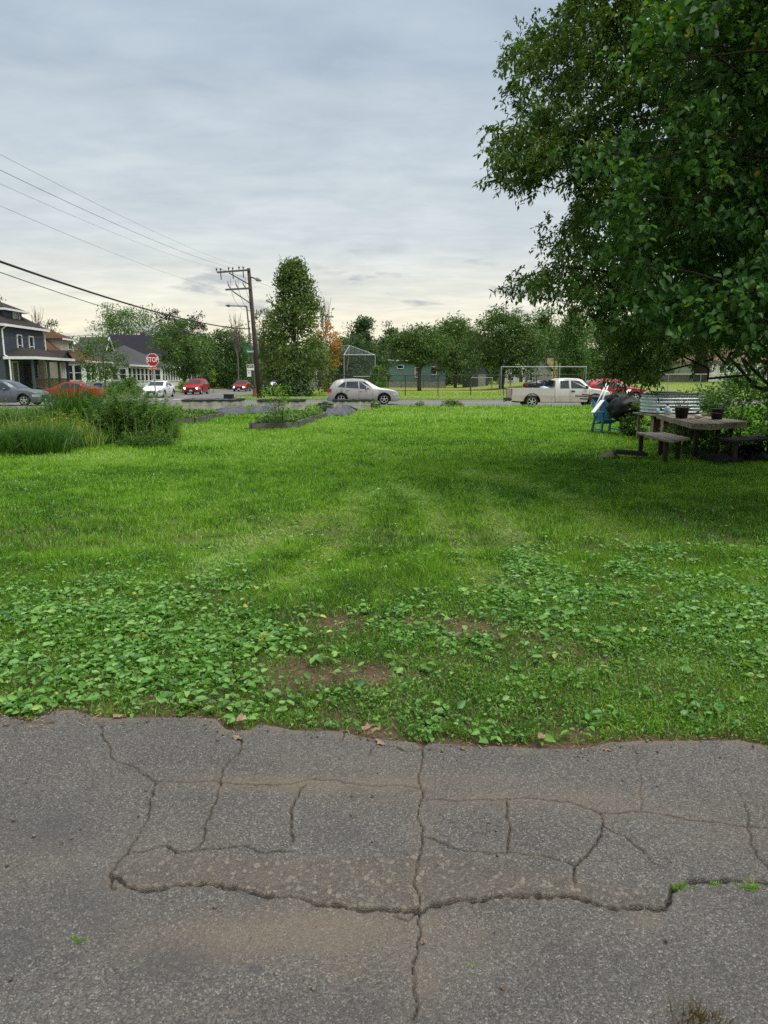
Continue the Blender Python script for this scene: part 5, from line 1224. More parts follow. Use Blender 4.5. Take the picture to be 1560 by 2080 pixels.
def car(name, label, cat, loc, heading, L, Wd, top, belt, wheels, wr, paint, sidewin, shield, rear, zb=.2, lights=False, tail=None, head=None, group=None, hoodline=None, grille=True, roofw=.76):
    """lofted body; top/belt: polylines (x from the rear, z); wheels: two x; sidewin: list of (x, z) polygons; shield/rear: x ranges of the glass on the top surface"""
    root = empty(name, loc, heading, label, cat, group)
    ra = wr*1.2
    xs_ = set(np.linspace(0, L, 46).tolist())
    for xw in wheels:
        xs_ |= set((xw+ra*np.cos(np.linspace(0, np.pi, 13))).tolist())
    for p in top+belt: xs_.add(p[0])
    xs_ = sorted(v for v in xs_ if 0 <= v <= L)
    hw = Wd/2
    def half(x):
        f = min(x, L-x)/L
        return hw*(1-.2*max(0, 1-f/.11)**2.2)
    def prof(x):
        zt = interp(top, x); zbt = min(interp(belt, x), zt-.012); g_ = min(1, max(0, (zt-zbt)/.34)); h_ = half(x)
        wr_ = h_*(.955-(.955-roofw)*g_)
        return zt, zbt, g_, h_, wr_
    def bottom(x):
        z = zb+.05*max(0, 1-min(x, L-x)/.3)
        for xw in wheels:
            d = abs(x-xw)
            if d < ra: z = max(z, math.sqrt(ra*ra-d*d)+wr)
        return z
    def side_y(x, z):
        zt, zbt, g_, h_, wr_ = prof(x); q = min(1, max(0, (z-zbt)/max(.02, (zt-.05*g_)-zbt)))
        return h_*.985+(wr_-h_*.985)*q
    vs, fs = [], []; n = 17
    for x in xs_:
        zt, zbt, g_, h_, wr_ = prof(x); b0 = bottom(x); m1 = max(b0+.02, zb+.14); m2 = max(m1+.02, (zb+zbt)/2+.05); zbb = max(zbt, m2+.01)
        half_ = [(h_*.9, b0), (h_*.985, m1), (h_, m2), (h_*.985, zbb), ((h_*.985+wr_)/2, (zbb+zt-.05*g_)/2), (wr_, max(zt-.05*g_, zbb+.004)), (wr_*.9, max(zt-.01*g_, zbb+.006)), (wr_*.55, zt+.012)]
        ring = [(x-L/2, -y, z) for y, z in half_]+[(x-L/2, 0, zt+.018)]+[(x-L/2, y, z) for y, z in reversed(half_)]
        vs += ring
    for i in range(len(xs_)-1):
        for k in range(n-1): fs.append((i*n+k, (i+1)*n+k, (i+1)*n+k+1, i*n+k+1))
    fs.append(tuple(range(n-1, -1, -1))); fs.append(tuple(range((len(xs_)-1)*n, len(xs_)*n)))
    body = MB().add(vs, fs).build('body', paint, root, True)
    md = body.modifiers.new('edge', 'EDGE_SPLIT'); md.split_angle = R(38)
    MB().bx(-L/2+.12, L/2-.12, -hw+.27, hw-.27, zb+.03, max(.5, wr*2.05)).build('underbody', M['under'], root)
    for xw in wheels:
        for s in (-1, 1):
            wheel(root, xw-L/2, s*(hw-.13), wr)
            mb = MB(); pts = [(xw-L/2+ra*math.cos(a), s*(hw+.004), wr+ra*math.sin(a)) for a in np.linspace(.05, math.pi-.05, 12)]
            mb.tube(pts, .03, 6); mb.build('arch_trim', M['black'], root)
    for poly in sidewin:
        for s in (-1, 1):
            cxm = sum(p[0] for p in poly)/len(poly)
            pts = [(p[0]-L/2, s*(side_y(p[0], p[1])+.012), p[1]) for p in poly]
            mb = MB(); mb.add(pts, [tuple(range(len(pts)))] if s < 0 else [tuple(reversed(range(len(pts))))]); mb.build('side_window', M['carglass'], root)
    def topglass(nm, x0, x1, f0, f1):
        mb = MB(); q = 9; vs = []; nx_ = 5
        for i in range(nx_+1):
            x = x0+(x1-x0)*i/nx_; zt, zbt, g_, h_, wr_ = prof(x); f = f0+(f1-f0)*i/nx_
            sl = (interp(top, x+.02)-interp(top, x-.02))/.04; nx, nz = -sl/math.hypot(1, sl), 1/math.hypot(1, sl)
            for k in range(q):
                v = -1+2*k/(q-1); y = v*wr_*f
                z = zt+.018-.006*abs(v)-.012*max(0, abs(v)-.55)/.35
                vs.append((x-L/2+nx*.014, y, z+nz*.014))
        fs = [(i*q+k, (i+1)*q+k, (i+1)*q+k+1, i*q+k+1) for i in range(nx_) for k in range(q-1)]
        mb.add(vs, fs); mb.build(nm, M['carglass'], root, True)
    topglass('windscreen', shield[0], shield[1], .9, .88); topglass('rear_window', rear[0], rear[1], .86, .88)
    zb_h = interp(belt, L-.25)
    hz0, hz1 = head or (zb_h-.26, zb_h-.1)
    tz0, tz1 = tail or (interp(belt, .2)-.28, interp(belt, .2)-.04)
    for s in (-1, 1):
        def corner(nm, xa, xb, z0, z1, mat, steps=5):
            mb = MB(); vs = []
            for i in range(steps+1):
                x = xa+(xb-xa)*i/steps; y = half(x)
                vs += [(x-L/2+(.012 if xb > L/2 else -.012), s*(y+.01), z0), (x-L/2+(.012 if xb > L/2 else -.012), s*(y+.01), z1)]
            y1 = vs[-1][1]; xe = (L/2+.015) if xb > L/2 else (-L/2-.015)
            vs += [(xe, s*half(xb)*.72, z0+.02), (xe, s*half(xb)*.72, z1-.02)]
            m_ = steps+2; mb.add(vs, [(2*i, 2*i+2, 2*i+3, 2*i+1) for i in range(m_-1)])
            return mb.build(nm, mat, root)
        corner('headlight', L-.42, L-.004, hz0, hz1, M['lamp_off'])
        corner('tail_light', .3, .004, tz0, tz1, M['tail'])
        if lights:
            mb = MB(); mb.lathe([(0,.03),(.075,.025),(.09,0)], n=16, M=Matrix.Rotation(R(90), 4, 'Y')); o = mb.build('lit_lamp', M['lamp_on'], root, True); o.location = (L/2+.012, s*hw*.68, (hz0+hz1)/2)
        xm = shield[0]-.12 if shield[0] > L/2 else L*.6
        mb = MB(); mb.lathe([(0,-.11),(.055,-.09),(.075,0),(.055,.09),(0,.11)], n=12, axis='Y'); o = mb.build('mirror', paint, root, True); o.location = (xm-L/2+.05, s*(hw+.06), interp(belt, xm)+.07); o.scale = (.8,1,.95)
        for poly in sidewin[-2:]:
            xh = min(p[0] for p in poly)+.12
            MB().box((xh-L/2, s*(half(xh)+.012), interp(belt, xh)-.13), (.19,.03,.035)).build('door_handle', M['chrome'] if paint is not M['p_tan'] else M['black'], root)
        mb = MB()
        for poly in sidewin[-2:]:
            xh = max(p[0] for p in poly)+.02
            zz = interp(belt, xh); pts = [(xh-L/2, s*(half(xh)*.985+.003), zz-.02), (xh-L/2, s*(half(xh)+.003), (zb+zz)/2+.05), (xh-L/2, s*(half(xh)*.985+.003), zb+.16)]
            if all(abs(xh-xw) > ra*.9 for xw in wheels): mb.tube(pts, .006, 4)
        if mb.v: mb.build('door_seam', M['under'], root)
    zg = (hz0+hz1)/2
    if grille:
        MB().box((L/2+.005, 0, zg-.06), (.05, hw*.95, .2)).build('grille', M['black'], root)
        MB().box((L/2+.0, 0, zb+.16), (.06, hw*1.35, .12)).build('bumper_intake', M['black'], root)
        MB().box((L/2+.04, 0, zg-.24), (.02, .32, .14)).build('number_plate', M['plate'], root)
    MB().box((-L/2-.01, 0, interp(belt, .1)-.35), (.03, .36, .14)).build('number_plate', M['plate'], root)
    MB().box((-L/2+.01, 0, zb+.14), (.08, hw*1.5, .12)).build('bumper', M['black'], root)
    return root
suv_top = [(0,.5),(.02,.8),(.08,.98),(.19,1.12),(.40,1.46),(.6,1.58),(.9,1.645),(1.67,1.68),(2.3,1.645),(2.73,1.5),(3.45,1.09),(4.0,1.02),(4.35,.94),(4.55,.86),(4.65,.76),(4.69,.62)]
suv_belt = [(0,.7),(.2,1.08),(.7,1.12),(2.1,1.04),(2.9,.98),(3.45,.99),(4.0,.95),(4.35,.88),(4.55,.8),(4.69,.58)]
suv_win = [[(.70,1.15),(1.06,1.44),(1.22,1.49),(1.19,1.11)], [(1.24,1.11),(1.27,1.49),(2.02,1.51),(2.06,1.06)], [(2.14,1.05),(2.1,1.51),(2.5,1.47),(2.95,1.12),(2.83,1.0)]]
a = dict(top=suv_top, belt=suv_belt, wheels=(.93,3.73), wr=.355, sidewin=suv_win, shield=(2.66,3.38), rear=(.2,.5))
car('crossover_car', 'silver crossover driving right along the street, seen from the side', 'car', (XA(737,46.9), 47.85, RZ), 0, 4.69, 1.86, paint=M['p_silver'], **a)
big = dict(top=[(x, z*.965) for x, z in suv_top], belt=[(x, z*.965) for x, z in suv_belt], wheels=(.93,3.73), wr=.35, sidewin=[[(x, z*.965) for x, z in p] for p in suv_win], shield=(2.66,3.38), rear=(.2,.5))
car('crossover_car', 'graphite crossover behind tall weeds, cut off by the left border', 'car', (-21.6-2.35, 45.9, RZ), 0, 4.69, 1.85, paint=M['p_grey'], **big)
car('crossover_car', 'red crossover with lit headlights facing the viewer at the intersection', 'car', (-20.3, 78, RZ), R(-90), 4.69, 1.86, paint=M['p_red'], lights=True, **{k: v for k, v in a.items()})
sed_top = [(0,.5),(.03,.82),(.12,1.0),(.55,1.05),(.7,1.1),(1.35,1.38),(1.9,1.455),(2.3,1.45),(2.75,1.36),(3.4,1.0),(3.9,.93),(4.25,.83),(4.45,.72),(4.53,.62),(4.56,.52)]
sed_belt = [(0,.68),(.2,.96),(.7,1.0),(2.5,.94),(3.3,.92),(3.9,.86),(4.25,.77),(4.45,.67),(4.56,.5)]
sed_win = [[(.95,1.03),(1.4,1.3),(1.95,1.36),(1.98,.99)], [(2.06,.98),(2.04,1.36),(2.32,1.36),(2.95,1.02),(2.85,.95)]]
b = dict(top=sed_top, belt=sed_belt, wheels=(.85,3.6), wr=.32, sidewin=sed_win, shield=(2.68,3.35), rear=(.68,1.3), zb=.17)
car('sedan_car', 'bright red sedan half hidden by weeds before the tan bungalow', 'car', (XA(70,52.5)+2.3, 53.2, RZ), R(180), 4.56, 1.8, paint=M['p_red'], **b)
car('sedan_car', 'white sedan behind the stop sign facing the viewer', 'car', (-20.6, 66, RZ), R(-90), 4.56, 1.8, paint=M['p_white'], **b)
car('sedan_car', 'small deep red sedan with lit headlights beyond the red crossover', 'car', (-18.9, 96, RZ), R(-90), 4.56, 1.8, paint=M['p_maroon'], lights=True, **b)
car('sedan_car', 'small white sedan far down the side street beside the dark shrub', 'car', (XA(563,122), 122, RZ), R(-90), 4.56, 1.8, paint=M['p_white'], **b)
car('sedan_car', 'dark blue parked car beyond the fence behind the pickup bed', 'car', (XA(1104,86), 86, 0), 0, 4.56, 1.8, paint=M['p_blue'], **b)
car('crossover_car', 'red vehicle parked beyond the pickup, mostly behind foliage', 'car', (XA(1256,52.6), 53.6, RZ), 0, 4.69, 1.86, paint=M['p_red'], **a)
# ---- pickup truck: cab and bonnet lofted, open bed of panels
TL = 5.9
pt_top = [(2.52,1.2),(2.56,1.58),(2.75,1.69),(3.3,1.715),(3.9,1.69),(4.1,1.63),(4.62,1.14),(5.2,1.08),(5.6,1.0),(5.78,.82),(5.85,.5)]
pt_belt = [(2.52,1.12),(4.6,1.1),(5.2,1.02),(5.6,.92),(5.85,.48)]
def pickup():
    root = empty('pickup_truck', (XA(1037,41.3)+.1+TL/2, 42.35, RZ), 0, 'dusty pale gold extended cab pickup parked at the kerb, facing right', 'pickup truck')
    hw = .95; L = TL; wr = .37; ra = .46; wheels = (1.2, 4.85); zb = .36
    cab = [(x, z) for x, z in pt_top]
    xs_ = sorted(set(np.linspace(2.52, 5.85, 36).tolist()) | set((4.85+ra*np.cos(np.linspace(0, np.pi, 13))).tolist()) | {p[0] for p in pt_top})
    vs, fs = [], []; n = 17
    def half(x): return hw*(1-.12*max(0, 1-(L-x)/.5)**2)
    def pr(x):
        zt = interp(pt_top, x); zbt = min(interp(pt_belt, x), zt-.012); g_ = min(1, max(0, (zt-zbt)/.35)); return zt, zbt, g_, half(x), half(x)*(.96-.15*g_)
    def side_y(x, z):
        zt, zbt, g_, h_, w_ = pr(x); q = min(1, max(0, (z-zbt)/max(.02, zt-.05*g_-zbt))); return h_*.99+(w_-h_*.99)*q
    for x in xs_:
        zt, zbt, g_, h_, w_ = pr(x); b0 = zb; d = abs(x-4.85)
        if d < ra: b0 = max(zb, math.sqrt(ra*ra-d*d)+wr)
        m1 = max(b0+.02, zb+.1); m2 = max(m1+.02, .72); zz = max(zbt, m2+.01)
        hf = [(h_*.94,b0),(h_*.985,m1),(h_,m2),(h_*.99,zz),((h_*.99+w_)/2,(zz+zt-.05*g_)/2),(w_,max(zt-.05*g_,zz+.004)),(w_*.92,max(zt-.008*g_,zz+.006)),(w_*.55,zt+.012)]
        vs += [(x-L/2,-y,z) for y, z in hf]+[(x-L/2,0,zt+.018)]+[(x-L/2,y,z) for y, z in reversed(hf)]
    for i in range(len(xs_)-1):
        for k in range(n-1): fs.append((i*n+k,(i+1)*n+k,(i+1)*n+k+1,i*n+k+1))
    fs.append(tuple(range(n-1,-1,-1))); fs.append(tuple(range((len(xs_)-1)*n, len(xs_)*n)))
    o = MB().add(vs, fs).build('cab', M['p_tan'], root, True); md = o.modifiers.new('edge','EDGE_SPLIT'); md.split_angle = R(38)
    arch = [(1.2+ra*math.cos(a), wr+ra*math.sin(a)) for a in np.linspace(0, math.pi, 14)]
    for s in (-1, 1):
        up = [(0,.72),(.0,1.15),(2.5,1.15),(2.5,.72)]
        low = [(2.5,.72),(2.5,.36)]+[(x, max(z, .36)) for x, z in arch]+[(0.05,.44),(0,.72)]
        # side panel above the trim line, and the rusty panel below it
        aa = [(x, z) for x, z in arch if z > .72]
        upper = [(0,.725),(0,1.15),(2.5,1.15),(2.5,.725)]+[(1.2+.46*math.cos(a), wr+.46*math.sin(a)) for a in np.linspace(.88, math.pi-.88, 8)]
        y0, y1 = (-hw, -hw+.07) if s < 0 else (hw-.07, hw)
        MB().slab([(x-L/2, z) for x, z in upper], y0, y1).build('bed_side', M['p_tan'], root)
        r_ = [(2.5,.72),(2.5,.36),(1.66,.36)]+[(1.2+.46*math.cos(a), wr+.46*math.sin(a)) for a in np.linspace(.05, .86, 6)]
        l_ = [(.855,.72),(0,.72),(0.05,.42),(.74,.40)]+[(1.2+.46*math.cos(a), wr+.46*math.sin(a)) for a in np.linspace(math.pi-.07, math.pi-.86, 6)]
        for q in (r_, l_):
            MB().slab([(x-L/2, z) for x, z in q], y0+s*-.003, y1+s*-.003).build('lower_panel', M['rust'], root)
        MB().slab([(x-L/2, z) for x, z in [(2.56,.7),(2.56,.38),(4.3,.38),(4.36,.7)]], (s*hw-.004) if s < 0 else hw-.03, (s*hw+.03) if s < 0 else hw+.004).build('lower_panel', M['rust'], root)
        mb = MB(); mb.tube([(1.2-L/2+.47*math.cos(a), s*(hw+.005), wr+.47*math.sin(a)) for a in np.linspace(.05, math.pi-.05, 12)], .028, 6); mb.build('arch_trim', pm('rusty_trim', (.1,.045,.028), (.05,.03,.02), 9, .8), root)
        for xw in wheels: wheel(root, xw-L/2, s*(hw-.14), wr, .23, 6)
        for poly in ([(2.8,1.14),(2.82,1.56),(3.3,1.58),(3.32,1.14)], [(3.44,1.14),(3.42,1.58),(3.9,1.56),(4.36,1.2),(4.3,1.13)]):
            pts = [(x-L/2, s*(side_y(x, z)+.01), z) for x, z in poly]; MB().add(pts, [tuple(range(len(pts)))]).build('side_window', M['carglass'], root)
        MB().box((3.55-L/2, s*(hw+.012), .98), (.2,.03,.075)).build('door_handle', M['black'], root)
        mb = MB(); mb.lathe([(0,-.1),(.06,-.08),(.1,0),(.06,.08),(0,.1)], n=12, axis='Y'); o = mb.build('mirror', M['black'], root, True); o.location = (4.3-L/2, s*(hw+.12), 1.2)
        mb = MB()
        for xh in (3.38, 4.5): mb.tube([(xh-L/2, s*(half(xh)*.99+.004), 1.1), (xh-L/2, s*(half(xh)+.004), .72), (xh-L/2, s*(half(xh)*.985+.004), .46)], .006, 4)
        mb.build('door_seam', M['under'], root)
        MB().box((.02-L/2, s*(hw-.06), .94), (.06,.13,.36)).build('tail_light', M['tail'], root)
        MB().box((5.72-L/2, s*.62, .86), (.2,.4,.17)).build('headlight', M['lamp_off'], root)
    MB().bx(-L/2+.01, -L/2+.07, -hw+.14, hw-.14, .5, 1.14).build('tailgate', M['p_tan'], root)
    MB().bx(-L/2+.1, -L/2+2.45, -hw+.08, hw-.08, .62, .68).build('bed_floor', M['under'], root)
    MB().bx(-L/2+.3, L/2-.4, -.6, .6, .32, .62).build('underbody', M['under'], root)
    mb = MB(); mb.bx(-L/2-.16, -L/2-.02, -hw+.05, hw-.05, .42, .58); mb.tube([(-L/2-.1,0,.42),(-L/2-.3,0,.36)], .03, 8); mb.lathe([(0,-.03),(.03,0),(0,.03)], (-L/2-.3,0,.4), 8); mb.build('bumper', M['darkmetal'], root)
    MB().box((2.5-L/2-.03, 0, 1.42), (.02, 1.3, .36)).build('rear_window', M['carglass'], root)
    q = 7; vs = []
    for i in range(5):
        x = 4.13+(4.58-4.13)*i/4; zt, zbt, g_, h_, w_ = pr(x)
        for k in range(q): vs.append((x-L/2+.012, (-1+2*k/(q-1))*w_*.9, zt+.018+.012))
    MB().add(vs, [(i*q+k,(i+1)*q+k,(i+1)*q+k+1,i*q+k+1) for i in range(4) for k in range(q-1)]).build('windscreen', M['carglass'], root, True)
    MB().box((5.83-L/2, 0, .8), (.06, 1.1, .28)).build('grille', M['black'], root)
    return root
pk = pickup()
o = tarp('light blue tarp bundle lying in the pickup bed', pk.location.x-.85, pk.location.y-.3, .9, .8, .55, .2, 31, 'paleblue', 'tarp_bundle', 'tarp'); o.location.z = RZ+.69
# ---------------------------------------------------------------- houses (local: front faces -y, origin below the middle of the front wall)
def hip_roof(mb, x0, x1, y0, y1, z, rise, oh=.4, th=.14):
    x0 -= oh; x1 += oh; y0 -= oh; y1 += oh; w_, d_ = x1-x0, y1-y0
    if w_ >= d_: r0, r1 = (x0+d_/2, (y0+y1)/2), (x1-d_/2, (y0+y1)/2)
    else: r0, r1 = ((x0+x1)/2, y0+w_/2), ((x0+x1)/2, y1-w_/2)
    vs = [(x0,y0,z),(x1,y0,z),(x1,y1,z),(x0,y1,z),(*r0,z+rise),(*r1,z+rise)]
    fs = [(0,1,5,4),(1,2,5),(2,3,4,5),(3,0,4)] if w_ >= d_ else [(0,1,4),(1,2,5,4),(2,3,5),(3,0,4,5)]
    mb.add(vs, fs+[(3,2,1,0)])
def gable_roof(mb, x0, x1, y0, y1, z, rise, along='x', oh=.4, th=.12):
    """two sloping slabs"""
    if along == 'x':
        ym = (y0+y1)/2; sl = rise/((y1-y0)/2)
        for s, ya in ((-1, y0-oh), (1, y1+oh)):
            ze = z-sl*oh
            vs = [(x0-oh,ya,ze),(x1+oh,ya,ze),(x1+oh,ym,z+rise),(x0-oh,ym,z+rise)]; vs += [(a,b,c-th) for a,b,c in vs]
            mb.add(vs, [(0,1,2,3),(7,6,5,4),(0,4,5,1),(1,5,6,2),(2,6,7,3),(3,7,4,0)])
    else:
        xm = (x0+x1)/2; sl = rise/((x1-x0)/2)
        for s, xa in ((-1, x0-oh), (1, x1+oh)):
            ze = z-sl*oh
            vs = [(xa,y0-oh,ze),(xm,y0-oh,z+rise),(xm,y1+oh,z+rise),(xa,y1+oh,ze)]; vs += [(a,b,c-th) for a,b,c in vs]
            mb.add(vs, [(0,1,2,3),(7,6,5,4),(0,4,5,1),(1,5,6,2),(2,6,7,3),(3,7,4,0)])
def window(parent, face, c, z, w_, h_, x0=0, pos=0, frame='white', bars=(0, 1), pane='pane'):
    """face 'f' front (y = pos, looking -y), 'l' (x = pos looking -x), 'r' (x = pos looking +x)"""
    t_ = .09
    def put(mb, a0, a1, b0, b1, o0, o1):
        if face == 'f': mb.bx(c+a0, c+a1, pos-o1, pos-o0, z+b0, z+b1)
        elif face == 'l': mb.bx(pos-o1, pos-o0, c+a0, c+a1, z+b0, z+b1)
        else: mb.bx(pos+o0, pos+o1, c+a0, c+a1, z+b0, z+b1)
    mb = MB(); put(mb, -w_/2, w_/2, -h_/2, h_/2, -.02, .03); o = mb.build('window', M[pane], parent)
    mb = MB(); f = .03; k = .1
    put(mb, -w_/2-t_, -w_/2, -h_/2-t_, h_/2+t_, .0, k); put(mb, w_/2, w_/2+t_, -h_/2-t_, h_/2+t_, .0, k)
    put(mb, -w_/2, w_/2, h_/2, h_/2+t_, .0, k); put(mb, -w_/2, w_/2, -h_/2-t_, -h_/2, .0, k+.03)
    for i in range(bars[0]): x = -w_/2+w_*(i+1)/(bars[0]+1); put(mb, x-.03, x+.03, -h_/2, h_/2, .0, .06)
    for i in range(bars[1]): y = -h_/2+h_*(i+1)/(bars[1]+1); put(mb, -w_/2, w_/2, y-.03, y+.03, .0, .055)
    mb.build('window_frame', M[frame], o)
    return o
def boxpart(name, mat, parent, *b): return MB().bx(*b).build(name, M[mat], parent)
def fascia(parent, x0, x1, y0, y1, z, oh, h=.18, mat='white'):
    x0 -= oh; x1 += oh; y0 -= oh; y1 += oh; mb = MB(); t_ = .05
    mb.bx(x0-t_, x1+t_, y0-t_, y0-.002, z-h, z+.03); mb.bx(x0-t_, x1+t_, y1+.002, y1+t_, z-h, z+.03); mb.bx(x0-t_, x0-.002, y0, y1, z-h, z+.03); mb.bx(x1+.002, x1+t_, y0, y1, z-h, z+.03)
    return mb.build('fascia', M[mat], parent)
HX = -33.5
def house_at(name, label, X, Y, rz=90, cat='house', group=None): return empty(name, (X, Y, 0), R(rz), label, cat, group)
# navy two-storey house
W_ = 7.7; h = house_at('house', 'dark navy two-storey house with front dormer and covered porch', HX, 67.9)
boxpart('foundation', 'found', h, -W_/2-.05, W_/2+.05, -.05, 9.05, -.2, .6)
boxpart('wall', 'navy', h, -W_/2, W_/2, 0, 9, .6, 6.25)
mb = MB(); hip_roof(mb, -W_/2, W_/2, 0, 9, 6.25, 2.9, .45); mb.build('roof', M['roofdark'], h); fascia(h, -W_/2, W_/2, 0, 9, 6.25, .45)
for x in (-.95, 1.25): window(h, 'f', x, 4.55, .75, 1.75, bars=(0,1))
d_ = boxpart('dormer', 'navy', h, -1.9, 1.5, .75, 4, 6.5, 7.75)
mb = MB(); hip_roof(mb, -1.9, 1.5, .75, 5.4, 7.75, 1.0, .45); mb.build('dormer_roof', M['roofdark'], d_)
mb = MB(); mb.bx(-2.4, 2.0, .24, .3, 7.6, 7.78); mb.bx(-2.4,-2.34,.3,4,7.6,7.78); mb.bx(1.94,2.0,.3,4,7.6,7.78); mb.build('dormer_fascia', M['white'], d_)
window(d_, 'f', .35, 7.15, .95, .75, pos=.75, bars=(2,0))
mb = MB(); hip_roof(mb, -W_/2+.2, W_/2-.1, -2.4, 1.4, 3.45, .9, .35); gable_roof(mb, W_/2-2.3, W_/2-.1, -2.5, -.2, 3.5, .75, 'y', .3); mb.build('porch_roof', M['roofdark'], h)
MB().slab([(W_/2-2.5, 3.38),(W_/2+.1, 3.38),(W_/2-1.2, 4.2)], -2.6, -2.5).build('porch_gable', M['navy'], h)
mb = MB(); mb.bx(-W_/2-.2, W_/2+.3, -2.84, -2.76, 3.24, 3.48); mb.bx(-W_/2-.2,-W_/2-.13,-2.75,0,3.24,3.48); mb.build('porch_fascia', M['white'], h)
boxpart('porch_floor', 'darkwood', h, -W_/2+.2, W_/2-.1, -2.4, -.06, .45, .62)
for x in (-W_/2+.3, -.6, 1.6, W_/2-.3): MB().bx(x-.09, x+.09, -2.4, -2.22, .62, 3.3).build('porch_post', M['navy'], h)
mb = MB(); mb.bx(-W_/2+.3, W_/2-.3, -2.36, -2.28, 1.5, 1.58); mb.bx(-W_/2+.3, W_/2-.3, -2.36, -2.28, .75, .82)
for i in range(44): x = -W_/2+.35+i*(W_-.7)/43; mb.bx(x-.02, x+.02, -2.34, -2.3, .82, 1.5)
mb.build('railing', M['brownpanel'], h)
mb = MB(); mb.bx(-W_/2+.25, W_/2-.15, -2.38, -2.3, -.1, .6); mb.build('porch_skirt', M['darkwood'], h)
window(h, 'f', -2.2, 2.05, .85, 1.9, bars=(0,0), pane='curtain'); window(h, 'f', 2.6, 2.1, 1.0, 1.5)
dr = boxpart('door', 'black', h, -.5, .6, -.03, .02, .62, 2.9)
boxpart('porch_column', 'cream', h, .9, 1.4, -1.2, -.7, .6, 3.3)
mb = MB(); mb.tube([(-W_/2-.1,-.5,6.1),(-W_/2-.1,-.1,5.8),(-W_/2-.1,-.1,3.6),(-W_/2-.1,-.5,3.4),(-W_/2-.1,-.5,.3)], .07, 8); mb.build('downspout', M['white'], h)
mb = MB(); mb.tube([(W_/2+.1,-.5,6.1),(W_/2+.1,-.1,5.8),(W_/2+.1,-.1,3.8)], .07, 8); mb.build('downspout', M['white'], h)
boxpart('roof_vent', 'under', h, -.9, -.5, 3.4, 3.7, 8.6, 8.95)
# tan-roofed bungalow
W_ = 8.2; h = house_at('house', 'cream bungalow with tan brown roof, dormer and glazed white porch', HX, 79.3)
boxpart('foundation', 'found', h, -W_/2-.05, W_/2+.05, -.05, 9.05, -.2, .5); boxpart('wall', 'cream', h, -W_/2, W_/2, 0, 9, .5, 3.6)
mb = MB(); gable_roof(mb, -W_/2, W_/2, -.2, 9, 3.6, 3.4, 'x', .45); mb.build('roof', M['rooftan'], h)
for s in (-1, 1): MB().slab([(0,3.6),(9,3.6),(4.5,6.9)], 0, .1).build('gable_wall', M['cream'], h).matrix_local = Matrix.Translation((s*W_/2-(.1 if s > 0 else 0)+.05, 0, 0)) @ Matrix.Rotation(R(90), 4, 'Z')
d_ = boxpart('dormer', 'cream', h, -1.5, 1.7, 1.0, 4, 4.3, 5.75)
mb = MB(); hip_roof(mb, -1.5, 1.7, 1.0, 5.4, 5.75, .9, .4); mb.build('dormer_roof', M['rooftan'], d_)
boxpart('dormer_fascia', 'white', d_, -1.95, 2.15, .54, .6, 5.6, 5.78)
window(d_, 'f', .6, 5.1, 1.0, .75, pos=1.0, bars=(1,0))
boxpart('porch', 'white', h, -W_/2+.3, W_/2-.6, -2.2, 0, .4, 3.35)
mb = MB(); hip_roof(mb, -W_/2+.3, W_/2-.6, -2.2, 1.6, 3.37, .75, .35); mb.build('porch_roof', M['rooftan'], h)
boxpart('porch_fascia', 'white', h, -W_/2-.08, W_/2-.2, -2.62, -2.56, 3.2, 3.4)
for x, ww in ((-2.9,1.1),(-1.6,1.1),(.2,.7),(2.1,1.0)): window(h, 'f', x, 2.15, ww, 1.5, pos=-2.2)
for y in (-1.6,-.7): window(h, 'l', y, 2.15, .7, 1.5, pos=-W_/2+.3)
boxpart('porch_end', 'greysiding', h, W_/2-.55, W_/2+.05, -2.2, 0, .2, 3.2)
# white bungalows
def bungalow(label, Y, W_, eave, rise, roof, kind, wall='offwhite', base='found', X=HX, nwin=5, extra=None):
    h = house_at('house', label, X, Y)
    boxpart('foundation', base, h, -W_/2-.06, W_/2+.06, -2.3, 9.05, -.2, .95 if base == 'brick' else .5); boxpart('wall', wall, h, -W_/2, W_/2, 0, 9, .5, eave)
    mb = MB()
    if kind == 'hip': hip_roof(mb, -W_/2, W_/2, -.3, 9, eave, rise, .45)
    else:
        gable_roof(mb, -W_/2, W_/2, -.3, 9, eave, rise, 'x' if kind == 'side' else 'y', .45)
        if kind == 'front': MB().slab([(-W_/2, eave),(W_/2, eave),(0, eave+rise-.15)], -.02, .1).build('gable_wall', M[wall], h)
    mb.build('roof', M[roof], h)
    if kind == 'hip': fascia(h, -W_/2, W_/2, -.3, 9, eave, .45)
    boxpart('porch', 'white', h, -W_/2+.3, W_/2-.3, -2.3, -.01, .5 if base != 'brick' else .96, eave-.15)
    mb = MB(); hip_roof(mb, -W_/2+.3, W_/2-.3, -2.3, 1.0, eave-.14, .6, .4); mb.build('porch_roof', M[roof], h)
    boxpart('porch_fascia', 'white', h, -W_/2-.2, W_/2+.2, -2.76, -2.7, eave-.32, eave-.1)
    for i in range(nwin):
        x = -W_/2+.9+(W_-1.8)*i/(nwin-1); window(h, 'f', x, 2.05 if base != 'brick' else 2.15, (W_-1.8)/nwin-.16, 1.5, pos=-2.3, bars=(0,1))
    for y in (-1.75,-.75): window(h, 'l', y, 2.05, .7, 1.3, pos=-W_/2+.3, bars=(0,1))
    return h
h = bungalow('white bungalow with grey hip roof behind the small wispy tree', 92.5, 9.5, 3.35, 3.0, 'roofgrey', 'hip', nwin=6)
d_ = MB().slab([(-1.1,5.3),(.9,5.3),(-.1,6.7)], 1.6, 3.5).build('dormer', M['offwhite'], h)
